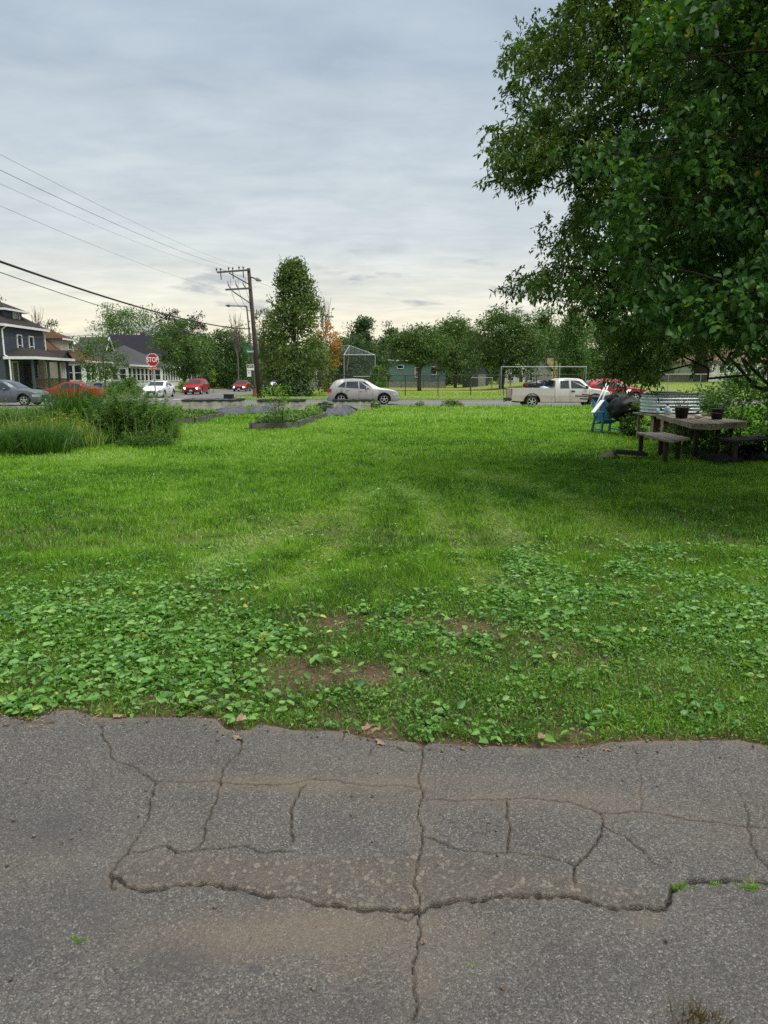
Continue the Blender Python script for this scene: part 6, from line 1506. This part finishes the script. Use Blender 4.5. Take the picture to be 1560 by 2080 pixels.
mb = MB(); gable_roof(mb, -1.1, .9, 1.52, 4.8, 5.35, 1.35, 'y', .22); mb.build('dormer_roof', M['roofgrey'], d_); mb = MB(); mb.beam((-1.36,1.26,4.98),(-.1,1.26,6.68),.06,.16); mb.beam((1.16,1.26,4.98),(-.1,1.26,6.68),.06,.16); mb.build('dormer_trim', M['white'], d_)
h = bungalow('white bungalow with grey roof and long glazed porch behind the stop sign', 106, 9.5, 3.4, 2.9, 'roofgrey', 'hip', nwin=7)
h = bungalow('white bungalow with red brick base behind the rounded street tree', 119.5, 9, 3.6, 2.6, 'roofgrey', 'hip', base='brick', nwin=5)
h = bungalow('white columned porch house at the end of the row by the red crossover', 133, 8.5, 3.7, 2.2, 'roofgrey', 'hip', nwin=6, X=-34.3)
# big slate roof behind
h = house_at('house', 'large house with dark slate roof rising behind the white bungalows', XA(275,118), 118, 0)
boxpart('wall', 'greysiding', h, -5, 5, 0, 8, 0, 5.4); mb = MB(); gable_roof(mb, -5, 5, 0, 8, 5.4, 3.3, 'x', .4); mb.build('roof', M['roofpurple'], h); boxpart('chimney', 'brick', h, -.2, .5, 4.2, 4.9, 8.3, 9.2)
window(h, 'f', -4, 4, 1, 1.3); window(h, 'f', 3, 4, 1, 1.3)
# houses across the playing field (fronts face the viewer)
YB = 128
x0, x1 = XA(790, YB), XA(905, YB); xm = XA(862, YB)
h = house_at('house', 'blue-green house with brown roof beyond the playing field', (x0+x1)/2, YB, 0); o_ = (x0+x1)/2
boxpart('foundation', 'found', h, x0-o_-.05, x1-o_+.05, -.06, 9, -.2, 1.0)
boxpart('wall', 'teal', h, x0-o_, xm-o_+1.2, 0, 9, 1.0, 5.0); boxpart('wing_wall', 'teal', h, xm-o_+1.21, x1-o_, .7, 8, 1.0, 3.6)
mb = MB(); gable_roof(mb, x0-o_, xm-o_+1.2, 0, 9, 5.0, 2.6, 'x', .4); mb.build('roof', M['roofbrown'], h)
mb = MB(); gable_roof(mb, xm-o_+1.6, x1-o_-.2, .7, 8, 3.6, 3.4, 'x', .35); mb.build('wing_roof', M['roofbrown'], h)
boxpart('fascia', 'white', h, x0-o_-.4, xm-o_+1.5, -.48, -.42, 4.55, 4.78)
boxpart('side_porch', 'teal', h, x0-o_-2.2, x0-o_-.02, .5, 4, .6, 3.4); mb = MB(); gable_roof(mb, x0-o_-2.2, x0-o_-.4, .5, 4, 3.45, .5, 'x', .25); mb.build('porch_roof', M['roofbrown'], h)
window(h, 'f', XA(813,YB)-o_, 3.55, 1.0, .5, bars=(0,0)); window(h, 'f', XA(848,YB)-o_, 2.6, .8, 1.6); window(h, 'f', XA(880,YB)-o_, 2.9, 1.1, 1.3, pos=.7); window(h, 'f', x0-o_-.6, 2.4, .8, 1.6, pos=.5); window(h, 'f', XA(846,YB)-o_, 4.5, .5, .6, bars=(0,0))
x0, x1 = XA(946, 120), XA(992, 120); w_ = (x1-x0)/2
h = house_at('garden_shed', 'dark grey shed with barn shaped roof behind the fence', (x0+x1)/2, 120, 0, 'shed')
MB().slab([(-w_,-.2),(w_,-.2),(w_,2.4),(w_*.62,3.5),(0,3.95),(-w_*.62,3.5),(-w_,2.4)], 0, 5).build('wall', M['darkgarage'], h)
MB().slab([(-w_-.15,2.35),(-w_*.64,3.55),(0,4.02),(w_*.64,3.55),(w_+.15,2.35),(w_+.15,2.5),(w_*.66,3.68),(0,4.16),(-w_*.66,3.68),(-w_-.15,2.5)][::-1], -.2, 5.2).build('roof', M['roofgrey'], h)
boxpart('door', 'greysiding', h, .1*w_, .75*w_, -.05, .02, -.1, 2.2)
x0, x1 = XA(1026, 118), XA(1080, 118); w_ = (x1-x0)/2
h = house_at('house', 'white cottage with front gable and glazed door behind the pickup bed', (x0+x1)/2, 118, 0)
boxpart('wall', 'offwhite', h, -w_, w_, 0, 8, -.2, 3.0); MB().slab([(-w_,3.0),(w_,3.0),(0,4.6)], .02, .12).build('gable_wall', M['white'], h)
mb = MB(); gable_roof(mb, -w_, w_, 0, 8, 3.0, 1.65, 'y', .35); mb.build('roof', M['roofdark'], h)
dr = boxpart('door', 'white', h, -.1, .9, -.06, .02, 0, 2.3); MB().bx(.1, .7, -.09, -.05, 1.0, 2.1).build('door_pane', M['pane'], dr)
window(h, 'f', 1.75, 1.75, 1.0, 1.1, bars=(1,0)); window(h, 'f', -1.3, 1.75, .9, 1.1)
h = house_at('house', 'grey-green cottage with steep dark gable right of the white cottage', XA(1096,122), 122, 0)
boxpart('wall', 'greysiding', h, -1.9, 1.9, 0, 7, -.2, 3.2); MB().slab([(-1.9,3.2),(1.9,3.2),(0,5.0)], .02, .12).build('gable_wall', M['greysiding'], h)
mb = MB(); gable_roof(mb, -1.9, 1.9, 0, 7, 3.2, 1.9, 'y', .35); mb.build('roof', M['roofdark'], h)
h = house_at('house', 'pale house with light grey roof rising behind the two cottages', XA(1075,140), 140, 0)
boxpart('wall', 'offwhite', h, -4.5, 4.5, 0, 8, -.2, 4.4); mb = MB(); gable_roof(mb, -4.5, 4.5, 0, 8, 4.4, 2.2, 'x', .4); mb.build('roof', M['roofgrey'], h); window(h, 'f', -2, 3.2, 1, 1.2); window(h, 'f', 2, 3.2, 1, 1.2)
h = house_at('tan_building', 'narrow tan stucco building corner behind the goal crossbar', XA(1120,124), 124, 0, 'building')
boxpart('wall', 'tanwall', h, -.85, .25, 0, 4, -.2, 5.1); boxpart('side_wing', 'tanwall', h, .26, 1.2, .6, 4, -.2, 4.4); boxpart('roof', 'roofdark', h, -.95, .35, -.1, 4.1, 5.1, 5.25); boxpart('pipe', 'found', h, .5, .62, .45, .58, 0, 4.3)
h = house_at('house', 'white house with faded red roof seen under the right tree', XA(1490,100), 100, 0)
boxpart('wall', 'offwhite', h, -5, 5, 0, 8, -.2, 3.9); mb = MB(); hip_roof(mb, -5, 5, 0, 8, 3.9, 2.2, .4); mb.build('roof', M['roofred'], h)
for x in (-3.6,-1.6,1.2,2.6,4): window(h, 'f', x, 2.9, .9, 1.2)
h = house_at('house', 'grey house glimpsed between the cone-shaped tree and the fence', XA(640,110), 110, 0)
boxpart('wall', 'greysiding', h, -2.6, 2.6, 0, 6, -.2, 3.2); mb = MB(); gable_roof(mb, -2.6, 2.6, 0, 6, 3.2, 1.6, 'y', .3); mb.build('roof', M['roofdark'], h); window(h, 'f', .8, 1.9, 1, 1.3); window(h, 'f', -1, 1.9, .8, 1.3)
h = house_at('house', 'pale blue house far down the side street beyond the white car', XA(555,165), 165, 0)
boxpart('wall', 'paleblue', h, -4.5, 4.5, 0, 6, -.2, 2.8); mb = MB(); gable_roof(mb, -4.5, 4.5, 0, 6, 2.8, 1.8, 'x', .3); mb.build('roof', M['roofdark'], h); window(h, 'f', -1.5, 1.6, 1, 1.2); window(h, 'f', 2, 1.6, 1, 1.2)

# ---------------------------------------------------------------- utility pole, lamp, wires
PX, PY = XA(526, 58), 58.0
up = empty('utility_pole', (PX, PY, 0), 0, 'tall brown wooden utility pole with two crossarms at the street corner', 'utility pole')
tp_ = P(505, 545, PY)-Vector((PX, PY, 0))
mb = MB(); mb.tube([(0,0,-.2), (tp_.x*.5, 0, tp_.z*.5), tp_], [.2,.17,.13], 12); mb.build('pole', M['pole'], up, True)
def onpole(z): return Vector((tp_.x*z/tp_.z, 0, z))
zt1 = P(500, 549, PY).z; zl1 = P(442, 554, PY).z; zt2 = P(503, 586, PY).z; zl2 = P(459, 589, PY).z
arm1 = (P(442,554,PY)-up.location, onpole(zt1)+Vector((.1,0,0))); arm2 = (P(459,589,PY)-up.location, onpole(zt2)+Vector((.1,0,0)))
for (a_, b_) in (arm1, arm2): a_ = Vector(a_); b_ = Vector(b_); a_.y -= .18; b_.y -= .18; MB().beam(a_, b_, .1, .13).build('crossarm', M['polearm'], up)
for (u, v, zz) in ((466, 555, P(507,579,PY).z), (472, 591, P(510,618,PY).z)): MB().beam(P(u,v,PY)-up.location-Vector((0,.18,0)), onpole(zz)-Vector((0,.15,0)), .06, .08).build('brace', M['darkmetal'], up)
ins = []
for q in (.05, .42, .74):
    p = Vector(arm1[0]).lerp(Vector(arm1[1]), q); 
    for dx in (-.08,.08):
        mb = MB(); mb.lathe([(0,.0),(.03,0),(.03,.1),(.07,.12),(.075,.19),(.04,.24),(0,.25)], n=10); o = mb.build('insulator', M['porcelain'], up, True); o.location = p+Vector((dx*2,-.18,.07))
    MB().beam(p+Vector((.15,-.18,-.05)), p+Vector((.18,-.18,-.55)), .07, .07).build('fuse_cutout', M['porcelain'], up); ins.append(p+up.location+Vector((0,-.18,.3)))
for q in (.2, .5, .78):
    p = Vector(arm2[0]).lerp(Vector(arm2[1]), q)+Vector((0,-.18,0))
    MB().tube([p+Vector((0,0,.05)), p+Vector((-.16,0,.3)), p+Vector((-.2,0,.65))], [.035,.045,.02], 8).build('arrester', M['porcelain'], up, True)
    MB().tube([p+Vector((.02,0,.8)), p, p+Vector((.25,0,-.8)), p+Vector((.9*(1-q)+.1,0,-1.5)), onpole(zt2-1.7-.2*q)], .014, 5).build('jumper_wire', M['wire'], up)
l0 = onpole(P(509,563,PY).z); l1 = P(523,569,PY)-up.location; l1.y = -.6
mb = MB(); mb.tube([l0, l0.lerp(l1, .5)+Vector((0,0,.04)), l1], .05, 8); arm = mb.build('lamp_arm', M['darkmetal'], up)
d = (l1-l0).normalized(); mb = MB(); mb.tube([l1-d*.1, l1+d*.12, l1+d*.5, l1+d*.72], [.06,.15,.12,.03], 10); mb.build('lamp_head', M['galv'], up, True)
LX, LY = XA(522, 63), 62.2
sl = empty('street_lamp', (XA(518,LY), LY, 0), 0, 'slim dark street lamp with long arm behind the wooden pole', 'street lamp')
ltop = P(501, 622, LY)-sl.location; lend = P(458, 621, LY)-sl.location; lend.y = 0; ltop.y = 0
MB().tube([(0,0,0),(0,0,.9),(ltop.x*.1,0,1.0),ltop], [.17,.17,.1,.06], 10).build('post', M['darkmetal'], sl, True)
MB().tube([ltop, ltop.lerp(lend, .8)], [.05,.035], 8).build('lamp_arm', M['darkmetal'], sl); MB().tube([ltop.lerp(lend,.78), ltop.lerp(lend,.84), lend], [.05,.11,.03], 8).build('lamp_head', M['darkmetal'], sl, True)
MB().tube([(0,0,0),(0,0,.75)], [.24,.22], 10).build('base_cover', pm('rust_red', (.2,.07,.05), None, 5, .8), sl)
def text(body, size, parent, mat, loc, rot=(R(90),0,0), sx_=1.0, name='lettering', bold=0):
    c = bpy.data.curves.new(name, 'FONT'); c.body = body; c.size = size; c.align_x = 'CENTER'; c.align_y = 'CENTER'; c.extrude = .002; c.offset = bold
    tmp = bpy.data.objects.new('tmp', c); COL.objects.link(tmp); bpy.context.view_layer.update()
    me = bpy.data.meshes.new_from_object(tmp.evaluated_get(bpy.context.evaluated_depsgraph_get())); bpy.data.objects.remove(tmp); me.materials.clear()
    o = link(name, me, mat, parent); o.location = loc; o.rotation_euler = rot; o.scale = (sx_,1,1); return o
zs = P(510, 746, LY).z
bs = empty('bike_sign', (XA(510.5,LY), LY-.26, zs), 0, 'white and black bicycle sign on the lamp post', 'sign')
MB().box((0,0,0), (.62,.02,.5)).build('plate', M['signwhite'], bs); MB().box((0,-.014,.08), (.54,.008,.26)).build('panel', M['signblack'], bs)
mb = MB()
for s in (-1, 1): mb.tube([(s*.13+.07*math.cos(a), -.022, .05+.07*math.sin(a)) for a in np.linspace(0, 6.283, 17)], .012, 5)
for a_, b_ in (((-.13,.05),(-.04,.15)),((-.04,.15),(.09,.15)),((.09,.15),(.13,.05)),((-.04,.15),(0,.05)),((0,.05),(.09,.15)),((-.13,.05),(0,.05)),((.09,.15),(.07,.19))): mb.tube([(a_[0],-.022,a_[1]),(b_[0],-.022,b_[1])], .011, 5)
mb.build('bicycle_symbol', M['signwhite'], bs)
ps = empty('parking_sign', (XA(506,LY), LY-.26, P(506,759,LY).z), 0, 'white sign with faint red ring under the bicycle sign', 'sign')
MB().box((.06,0,0), (.34,.02,.5)).build('plate', M['signwhite'], ps)
mb = MB(); mb.tube([(.06+.07*math.cos(a), -.014, .1+.07*math.sin(a)) for a in np.linspace(0, 6.283, 17)], .012, 5); mb.tube([(.01,-.014,.15),(.11,-.014,.05)], .01, 5); mb.build('ring', M['signred'], ps)
ss = empty('street_name_sign', (XA(516,LY), LY-.2, P(516,714,LY).z), R(-4), 'green street name blade behind the wooden pole', 'sign')
MB().box((0,0,0), (1.2,.015,.28)).build('blade', M['signgreen'], ss)
mb = MB()
for i, (x, hh) in enumerate([(-.45,.16),(-.38,.11),(-.32,.11),(-.25,.15),(-.18,.11),(-.11,.11),(-.04,.11),(.03,.13),(.1,.11),(.17,.11),(.3,.16),(.4,.11)]): mb.box((x,-.011,-.02+hh/2-.05), (.04,.006,hh))
mb.build('lettering', M['signwhite'], ss)
ss = empty('street_name_sign', (XA(501,LY), LY-.1, P(501,706,LY).z), R(80), 'green street name blade seen edge on above the other', 'sign')
MB().box((0,0,0), (.9,.015,.24)).build('blade', M['signgreen'], ss)
# stop sign facing the viewer
SX, SY = XA(311, 41), 41.0-1.2
st_ = empty('stop_sign', (XA(313,SY), SY, 0), 0, 'red STOP sign with ALL WAY plaque facing the viewer', 'stop sign')
zc_ = P(310.5, 731, SY).z; xo = P(310.5,731,SY).x-st_.location.x
MB().tube([(.04,0,-.1),(.02,0,1.5),(xo,0,zc_+.2)], .035, 8).build('post', M['galv'], st_)
def octo(r): return [(xo+r*math.cos(a), zc_+r*math.sin(a)) for a in [math.pi/8+k*math.pi/4 for k in range(8)]]
pl = MB().slab(octo(.365), -.06, -.045).build('plate', M['signwhite'], st_); MB().slab(octo(.335), -.066, -.061).build('red_face', M['signred'], pl)
text('STOP', .36, pl, M['signwhite'], (xo, -.07, zc_), sx_=.74, bold=.008)
pl2 = MB().box((xo, -.05, zc_-.47), (.46,.015,.17)).build('plaque', M['signred'], st_); text('ALL WAY', .13, pl2, M['signwhite'], (xo, -.06, zc_-.47), sx_=.9, bold=.002)
# stop sign seen edge on across the street
q = XA(565, 66)
so = empty('stop_sign', (q, 66, 0), R(78), 'stop sign seen edge on in front of the cone-shaped tree', 'stop sign')
zc_ = P(565, 724, 66).z; xo = 0
MB().tube([(0,0,-.1),(0,0,zc_+.4)], .04, 8).build('post', M['galv'], so)
pl = MB().slab(octo(.4), -.06, -.045).build('plate', M['signred'], so); MB().slab(octo(.4), .05, .06).build('back_plate', M['signwhite'], so)
MB().box((0,-.05,P(565,736,66).z), (.5,.02,.25)).build('plaque', M['signred'], so)
MB().box((0,.06,P(565,760,66).z), (.42,.02,.5)).build('back_plaque', M['signwhite'], so)
o = empty('small_sign', (XA(560,68), 68, 0), 0, 'small pale sign on thin post before the far white car', 'sign'); MB().tube([(0,0,0),(0,0,2.4)], .03, 6).build('post', M['galv'], o); MB().box((0,-.04,2.2), (.4,.02,.34)).build('plate', M['signwhite'], o)
# second, grey pole behind
gp_ = empty('utility_pole', (XA(529,72), 72, 0), 0, 'grey weathered pole stub close behind the brown utility pole', 'utility pole'); MB().tube([(0,0,0),(-.35,0,6.2)], [.24,.2], 10).build('pole', timber('pale_pole_wood', (.2,.18,.155), (.1,.09,.08), (22,22,1)), gp_, True)
fp = empty('utility_pole', (XA(660,84), 84, 0), 0, 'pale distant pole behind the orange tree', 'utility pole'); MB().tube([(0,0,0),(0,0,P(655,640,84).z)], [.2,.12], 10).build('pole', M['galv'], fp, True); MB().beam((-1.1,0,P(655,638,84).z-.3),(1.1,0,P(655,638,84).z-.3),.12,.14).build('crossarm', M['polearm'], fp)
fp = empty('utility_pole', (XA(667,84), 84, 0), 0, 'pale tapered pole right beside the distant pole', 'utility pole'); MB().tube([(0,0,0),(0,0,P(667,730,84).z)], [.2,.17], 10).build('pole', M['galv'], fp, True)
# wires: from the pole towards the viewer's left, sagging
def wire(label, a, b, sag, r, mat='wire', n=40, ext=1.25):
    a, b = Vector(a), Vector(b); pts = []
    for i in range(n+1):
        q = i/n*ext; p = a.lerp(b, q); p.z -= sag*4*q*(1.35-q)/1.35; pts.append(p)
    o = MB().tube([p-a for p in pts], r, 6).build('overhead_wire', M[mat]); o.location = a; tag(o, label, 'wire', 'overhead wires')
def wend(v, xx=-11.6): Y = 20.3; p = P(0, v, Y); return p
wire('topmost thin overhead wire at the left border', ins[2], wend(285), .35, .0045)
wire('overhead wire second from the top, darkest of the thin ones', ins[1], wend(317), .35, .007)
wire('overhead wire third from the top at the left border', ins[0], wend(345), .35, .004)
wire('faint overhead wire fourth from the top, meeting the lower crossarm', Vector(arm2[0])+up.location, wend(390), .35, .0045)
wire('thick dark overhead cable sweeping down to the pole', P(508,668,PY), wend(488), .55, .036, 'greenwire')
wire('thin overhead wire just under the thick cable', P(508,690,PY), wend(510), .55, .013)
a, b = P(-30, 688, 60), P(420, 668, 90); o = MB().tube([Vector((0,0,0)), (b-a)*.25+Vector((0,0,-.12)), (b-a)*.5+Vector((0,0,-.15)), (b-a)*.75+Vector((0,0,-.1)), b-a], .022, 6).build('overhead_wire', M['wire']); o.location = a; tag(o, 'nearly level service wire crossing in front of the houses', 'wire', 'overhead wires')
a, b = ins[0], P(640, 600, 84); o = MB().tube([Vector((0,0,0)), (b-a)*.5+Vector((0,0,-.4)), b-a], .012, 6).build('overhead_wire', M['wire']); o.location = a; tag(o, 'faint wire running from the pole behind the cone-shaped tree', 'wire', 'overhead wires')

# ---------------------------------------------------------------- playing field: fences, backstop, goals
t = NT('chain_link'); p = t.obj(); mp = t.n('ShaderNodeMapping'); mp.inputs['Rotation'].default_value = (0, R(45), 0); t.l(p, mp.inputs[0])
def wiremesh(name, colr, cell, thick):
    t = NT(name); p = t.obj(); s3 = t.n('ShaderNodeSeparateXYZ'); t.l(p, s3.inputs[0])
    a_ = t.math('DIVIDE', t.math('ADD', s3.outputs[0], s3.outputs[2]), cell); b_ = t.math('DIVIDE', t.math('SUBTRACT', s3.outputs[0], s3.outputs[2]), cell)
    k1 = t.math('LESS_THAN', t.math('FRACT', a_), thick); k2 = t.math('LESS_THAN', t.math('FRACT', b_), thick)
    k = t.math('MAXIMUM', k1, k2); tr = t.n('ShaderNodeBsdfTransparent'); m = t.n('ShaderNodeMixShader'); t.l(k, m.inputs[0]); t.l(tr.outputs[0], m.inputs[1]); t.l(t.bsdf(colr, .6, .3), m.inputs[2]); return t.done(m.outputs[0])
M['link'] = wiremesh('black_chain_link', (.012,.013,.014), .07, .07); M['netgrey'] = wiremesh('grey_backstop_mesh', (.1,.11,.115), .07, .16); M['linkgrey'] = wiremesh('galvanised_chain_link', (.2,.22,.22), .08, .06)
def fence(label, pts, h, step, mat, linkm, name='chain_fence', mid=False):
    root = empty(name, (pts[0][0], pts[0][1], 0), 0, label, 'fence', 'fences round the playing field'); ox, oy = pts[0]
    rail = MB(); net = MB()
    for a_, b_ in zip(pts[:-1], pts[1:]):
        L_ = math.hypot(b_[0]-a_[0], b_[1]-a_[1]); n = max(1, round(L_/step))
        for i in range(n+1):
            q = i/n; x, y = a_[0]+(b_[0]-a_[0])*q, a_[1]+(b_[1]-a_[1])*q; z = float(ground_z(np.array([x]), np.array([y]))[0])
            MB().tube([(x-ox, y-oy, z-.1),(x-ox, y-oy, z+h+.03)], .035, 6).build('post', M[mat], root)
            if i < n:
                x2, y2 = a_[0]+(b_[0]-a_[0])*(i+1)/n, a_[1]+(b_[1]-a_[1])*(i+1)/n; z2 = float(ground_z(np.array([x2]), np.array([y2]))[0])
                rail.tube([(x-ox,y-oy,z+h),(x2-ox,y2-oy,z2+h)], .026, 6)
                if mid: rail.tube([(x-ox,y-oy,z+h*.5),(x2-ox,y2-oy,z2+h*.5)], .022, 6)
                net.add([(x-ox,y-oy+.03,z+.03),(x2-ox,y2-oy+.03,z2+.03),(x2-ox,y2-oy+.03,z2+h-.02),(x-ox,y-oy+.03,z+h-.02)], [(0,1,2,3)])
    rail.build('rail', M[mat], root); net.build('mesh_panel', M[linkm], root)
fence('black chain-link fence along the street side of the playing field', [(XA(690,64.5),64.5),(XA(1290,64.5),64.5)], 1.85, 3.05, 'blackfence', 'link')
fence('tall black rail fence left of the silver crossover', [(XA(628,66),66),(XA(690,64.5)-.1,64.6)], 1.8, 1.0, 'blackfence', 'link', mid=True)
fence('low black fence in front of the blue-green house', [(XA(770,112),112),(XA(905,112),112)], 1.2, 3.0, 'blackfence', 'link')
fence('galvanised chain-link fence under the right trees', [(XA(1292,66),66),(XA(1620,66),66)], 1.6, 3.0, 'galv', 'linkgrey')
wf = empty('wood_fence', (XA(1372,84), 84, 1.0), 0, 'weathered grey board fence beyond the lawn at right', 'fence'); mb = MB()
for i in range(40): mb.box((-3.4+.172*i, 0, .5), (.15,.025,1.0+.05*random.random()))
mb.build('boards', M['plank'], wf); mb = MB(); mb.bx(-3.4,3.4,.02,.06,.2,.28); mb.bx(-3.4,3.4,.02,.06,.72,.8); mb.build('rail', M['plank'], wf)
BY = 74
bk = empty('backstop', (XA(699,BY), BY, 0), 0, 'tall grey wire baseball backstop behind the silver crossover', 'backstop')
o3 = bk.location; Lp = lambda u, v, y=BY: P(u, v, y)-o3
hp = Lp(699, 721).z
A1, A2, A3 = Vector((0,0,0)), Lp(762, 798)*1.0, Lp(668, 798, BY+3.5); A2.z = A3.z = 0; A2.y = 0
pk_ = Lp(710, 702, BY+1.5); pk2 = Lp(672, 703, BY+3)
for a_ in (A1, A2, A3): MB().tube([a_, a_+Vector((0,0,hp))], .06, 8).build('post', M['galv'], bk)
mb = MB(); up_ = Vector((0,0,hp))
for a_, b_ in ((A1+up_, A2+up_),(A1+up_, A3+up_),(A1+up_, pk_),(A2+up_, pk_),(pk_, pk2),(A1+Vector((.25,1.0,hp*.6)), pk_),(A1+up_*.05+Vector((0,0,0)), A1+up_*.3),(A2+Vector((0,0,1.75)), A1.lerp(A2,.3)+Vector((0,0,1.75)))): mb.tube([a_, b_], .045, 6)
mb.build('frame', M['galv'], bk)
mb = MB()
for q in ((A1,A2,A2+up_,A1+up_),(A1,A3,A3+up_,A1+up_)): mb.add(q, [(0,1,2,3)])
mb.add((A1+up_,A2+up_,pk_), [(0,1,2)]); mb.add((A1+up_,A3+up_,pk2,pk_), [(0,1,2,3)])
mb.build('mesh_panel', M['netgrey'], bk)
def goal(label, u0, u1, v, Y, depth, r, extra=None):
    x0, x1 = XA(u0, Y), XA(u1, Y); h_ = P(u0, v, Y).z; e_ = empty('soccer_goal', ((x0+x1)/2, Y, 0), 0, label, 'goal', 'goals on the playing field'); w_ = (x1-x0)/2
    for s in (-1, 1): MB().tube([(s*w_,0,0),(s*w_,0,h_)], r, 8).build('post', M['galv'], e_)
    MB().tube([(-w_-.05,0,h_),(w_+.05,0,h_)], r, 8).build('crossbar', M['galv'], e_)
    mb = MB()
    for s in (-1, 1): mb.tube([(s*w_,0,h_),(s*w_,depth*.35,h_-.05),(s*w_,depth,0),(s*w_,0,0.03)], r*.7, 6)
    mb.tube([(-w_,depth,.03),(w_,depth,.03)], r*.7, 6); mb.build('frame', M['galv'], e_)
    return e_
goal('large grey goal frame behind the pickup truck', 1018, 1190, 745, 69.5, 1.6, .042)
goal('smaller white goal frame left of the pickup by the shed', 957, 1000, 767, 92, 1.0, .05)
goal('small pale goal frame in front of the white cottage', 1000, 1038, 766, 96, 1.0, .04)
fpz = P(1136, 738, 70).z; o = empty('field_post', (XA(1136,70), 70, 0), 0, 'pale post standing up behind the pickup cab', 'post'); MB().tube([(0,0,0),(0,0,fpz)], .06, 8).build('post', M['galv'], o); MB().box((0,0,fpz+.02),(.14,.14,.03)).build('cap', M['galv'], o)
# bins by the bungalows
bn = empty('recycling_bin', (XA(198,69), 69, 0), 0, 'round blue recycling bin standing before the tan bungalow', 'bin'); mb = MB(); mb.lathe([(0,0),(.32,0),(.38,1.0),(0,1.0)], n=18); mb.build('body', M['bluebin'], bn, True); mb = MB(); mb.lathe([(0,1.16),(.2,1.14),(.4,1.03),(.4,1.0),(0,1.0)], n=18); mb.build('lid', M['bluebin'], bn, True)
fc = empty('picket_fence', (XA(205,73), 73, 0), 0, 'cream picket fence panel behind the blue bin', 'fence'); mb = MB()
for i in range(18): mb.box((-1.3+.155*i, 0, .6), (.11,.03,1.2))
mb.build('pickets', M['cream'], fc)
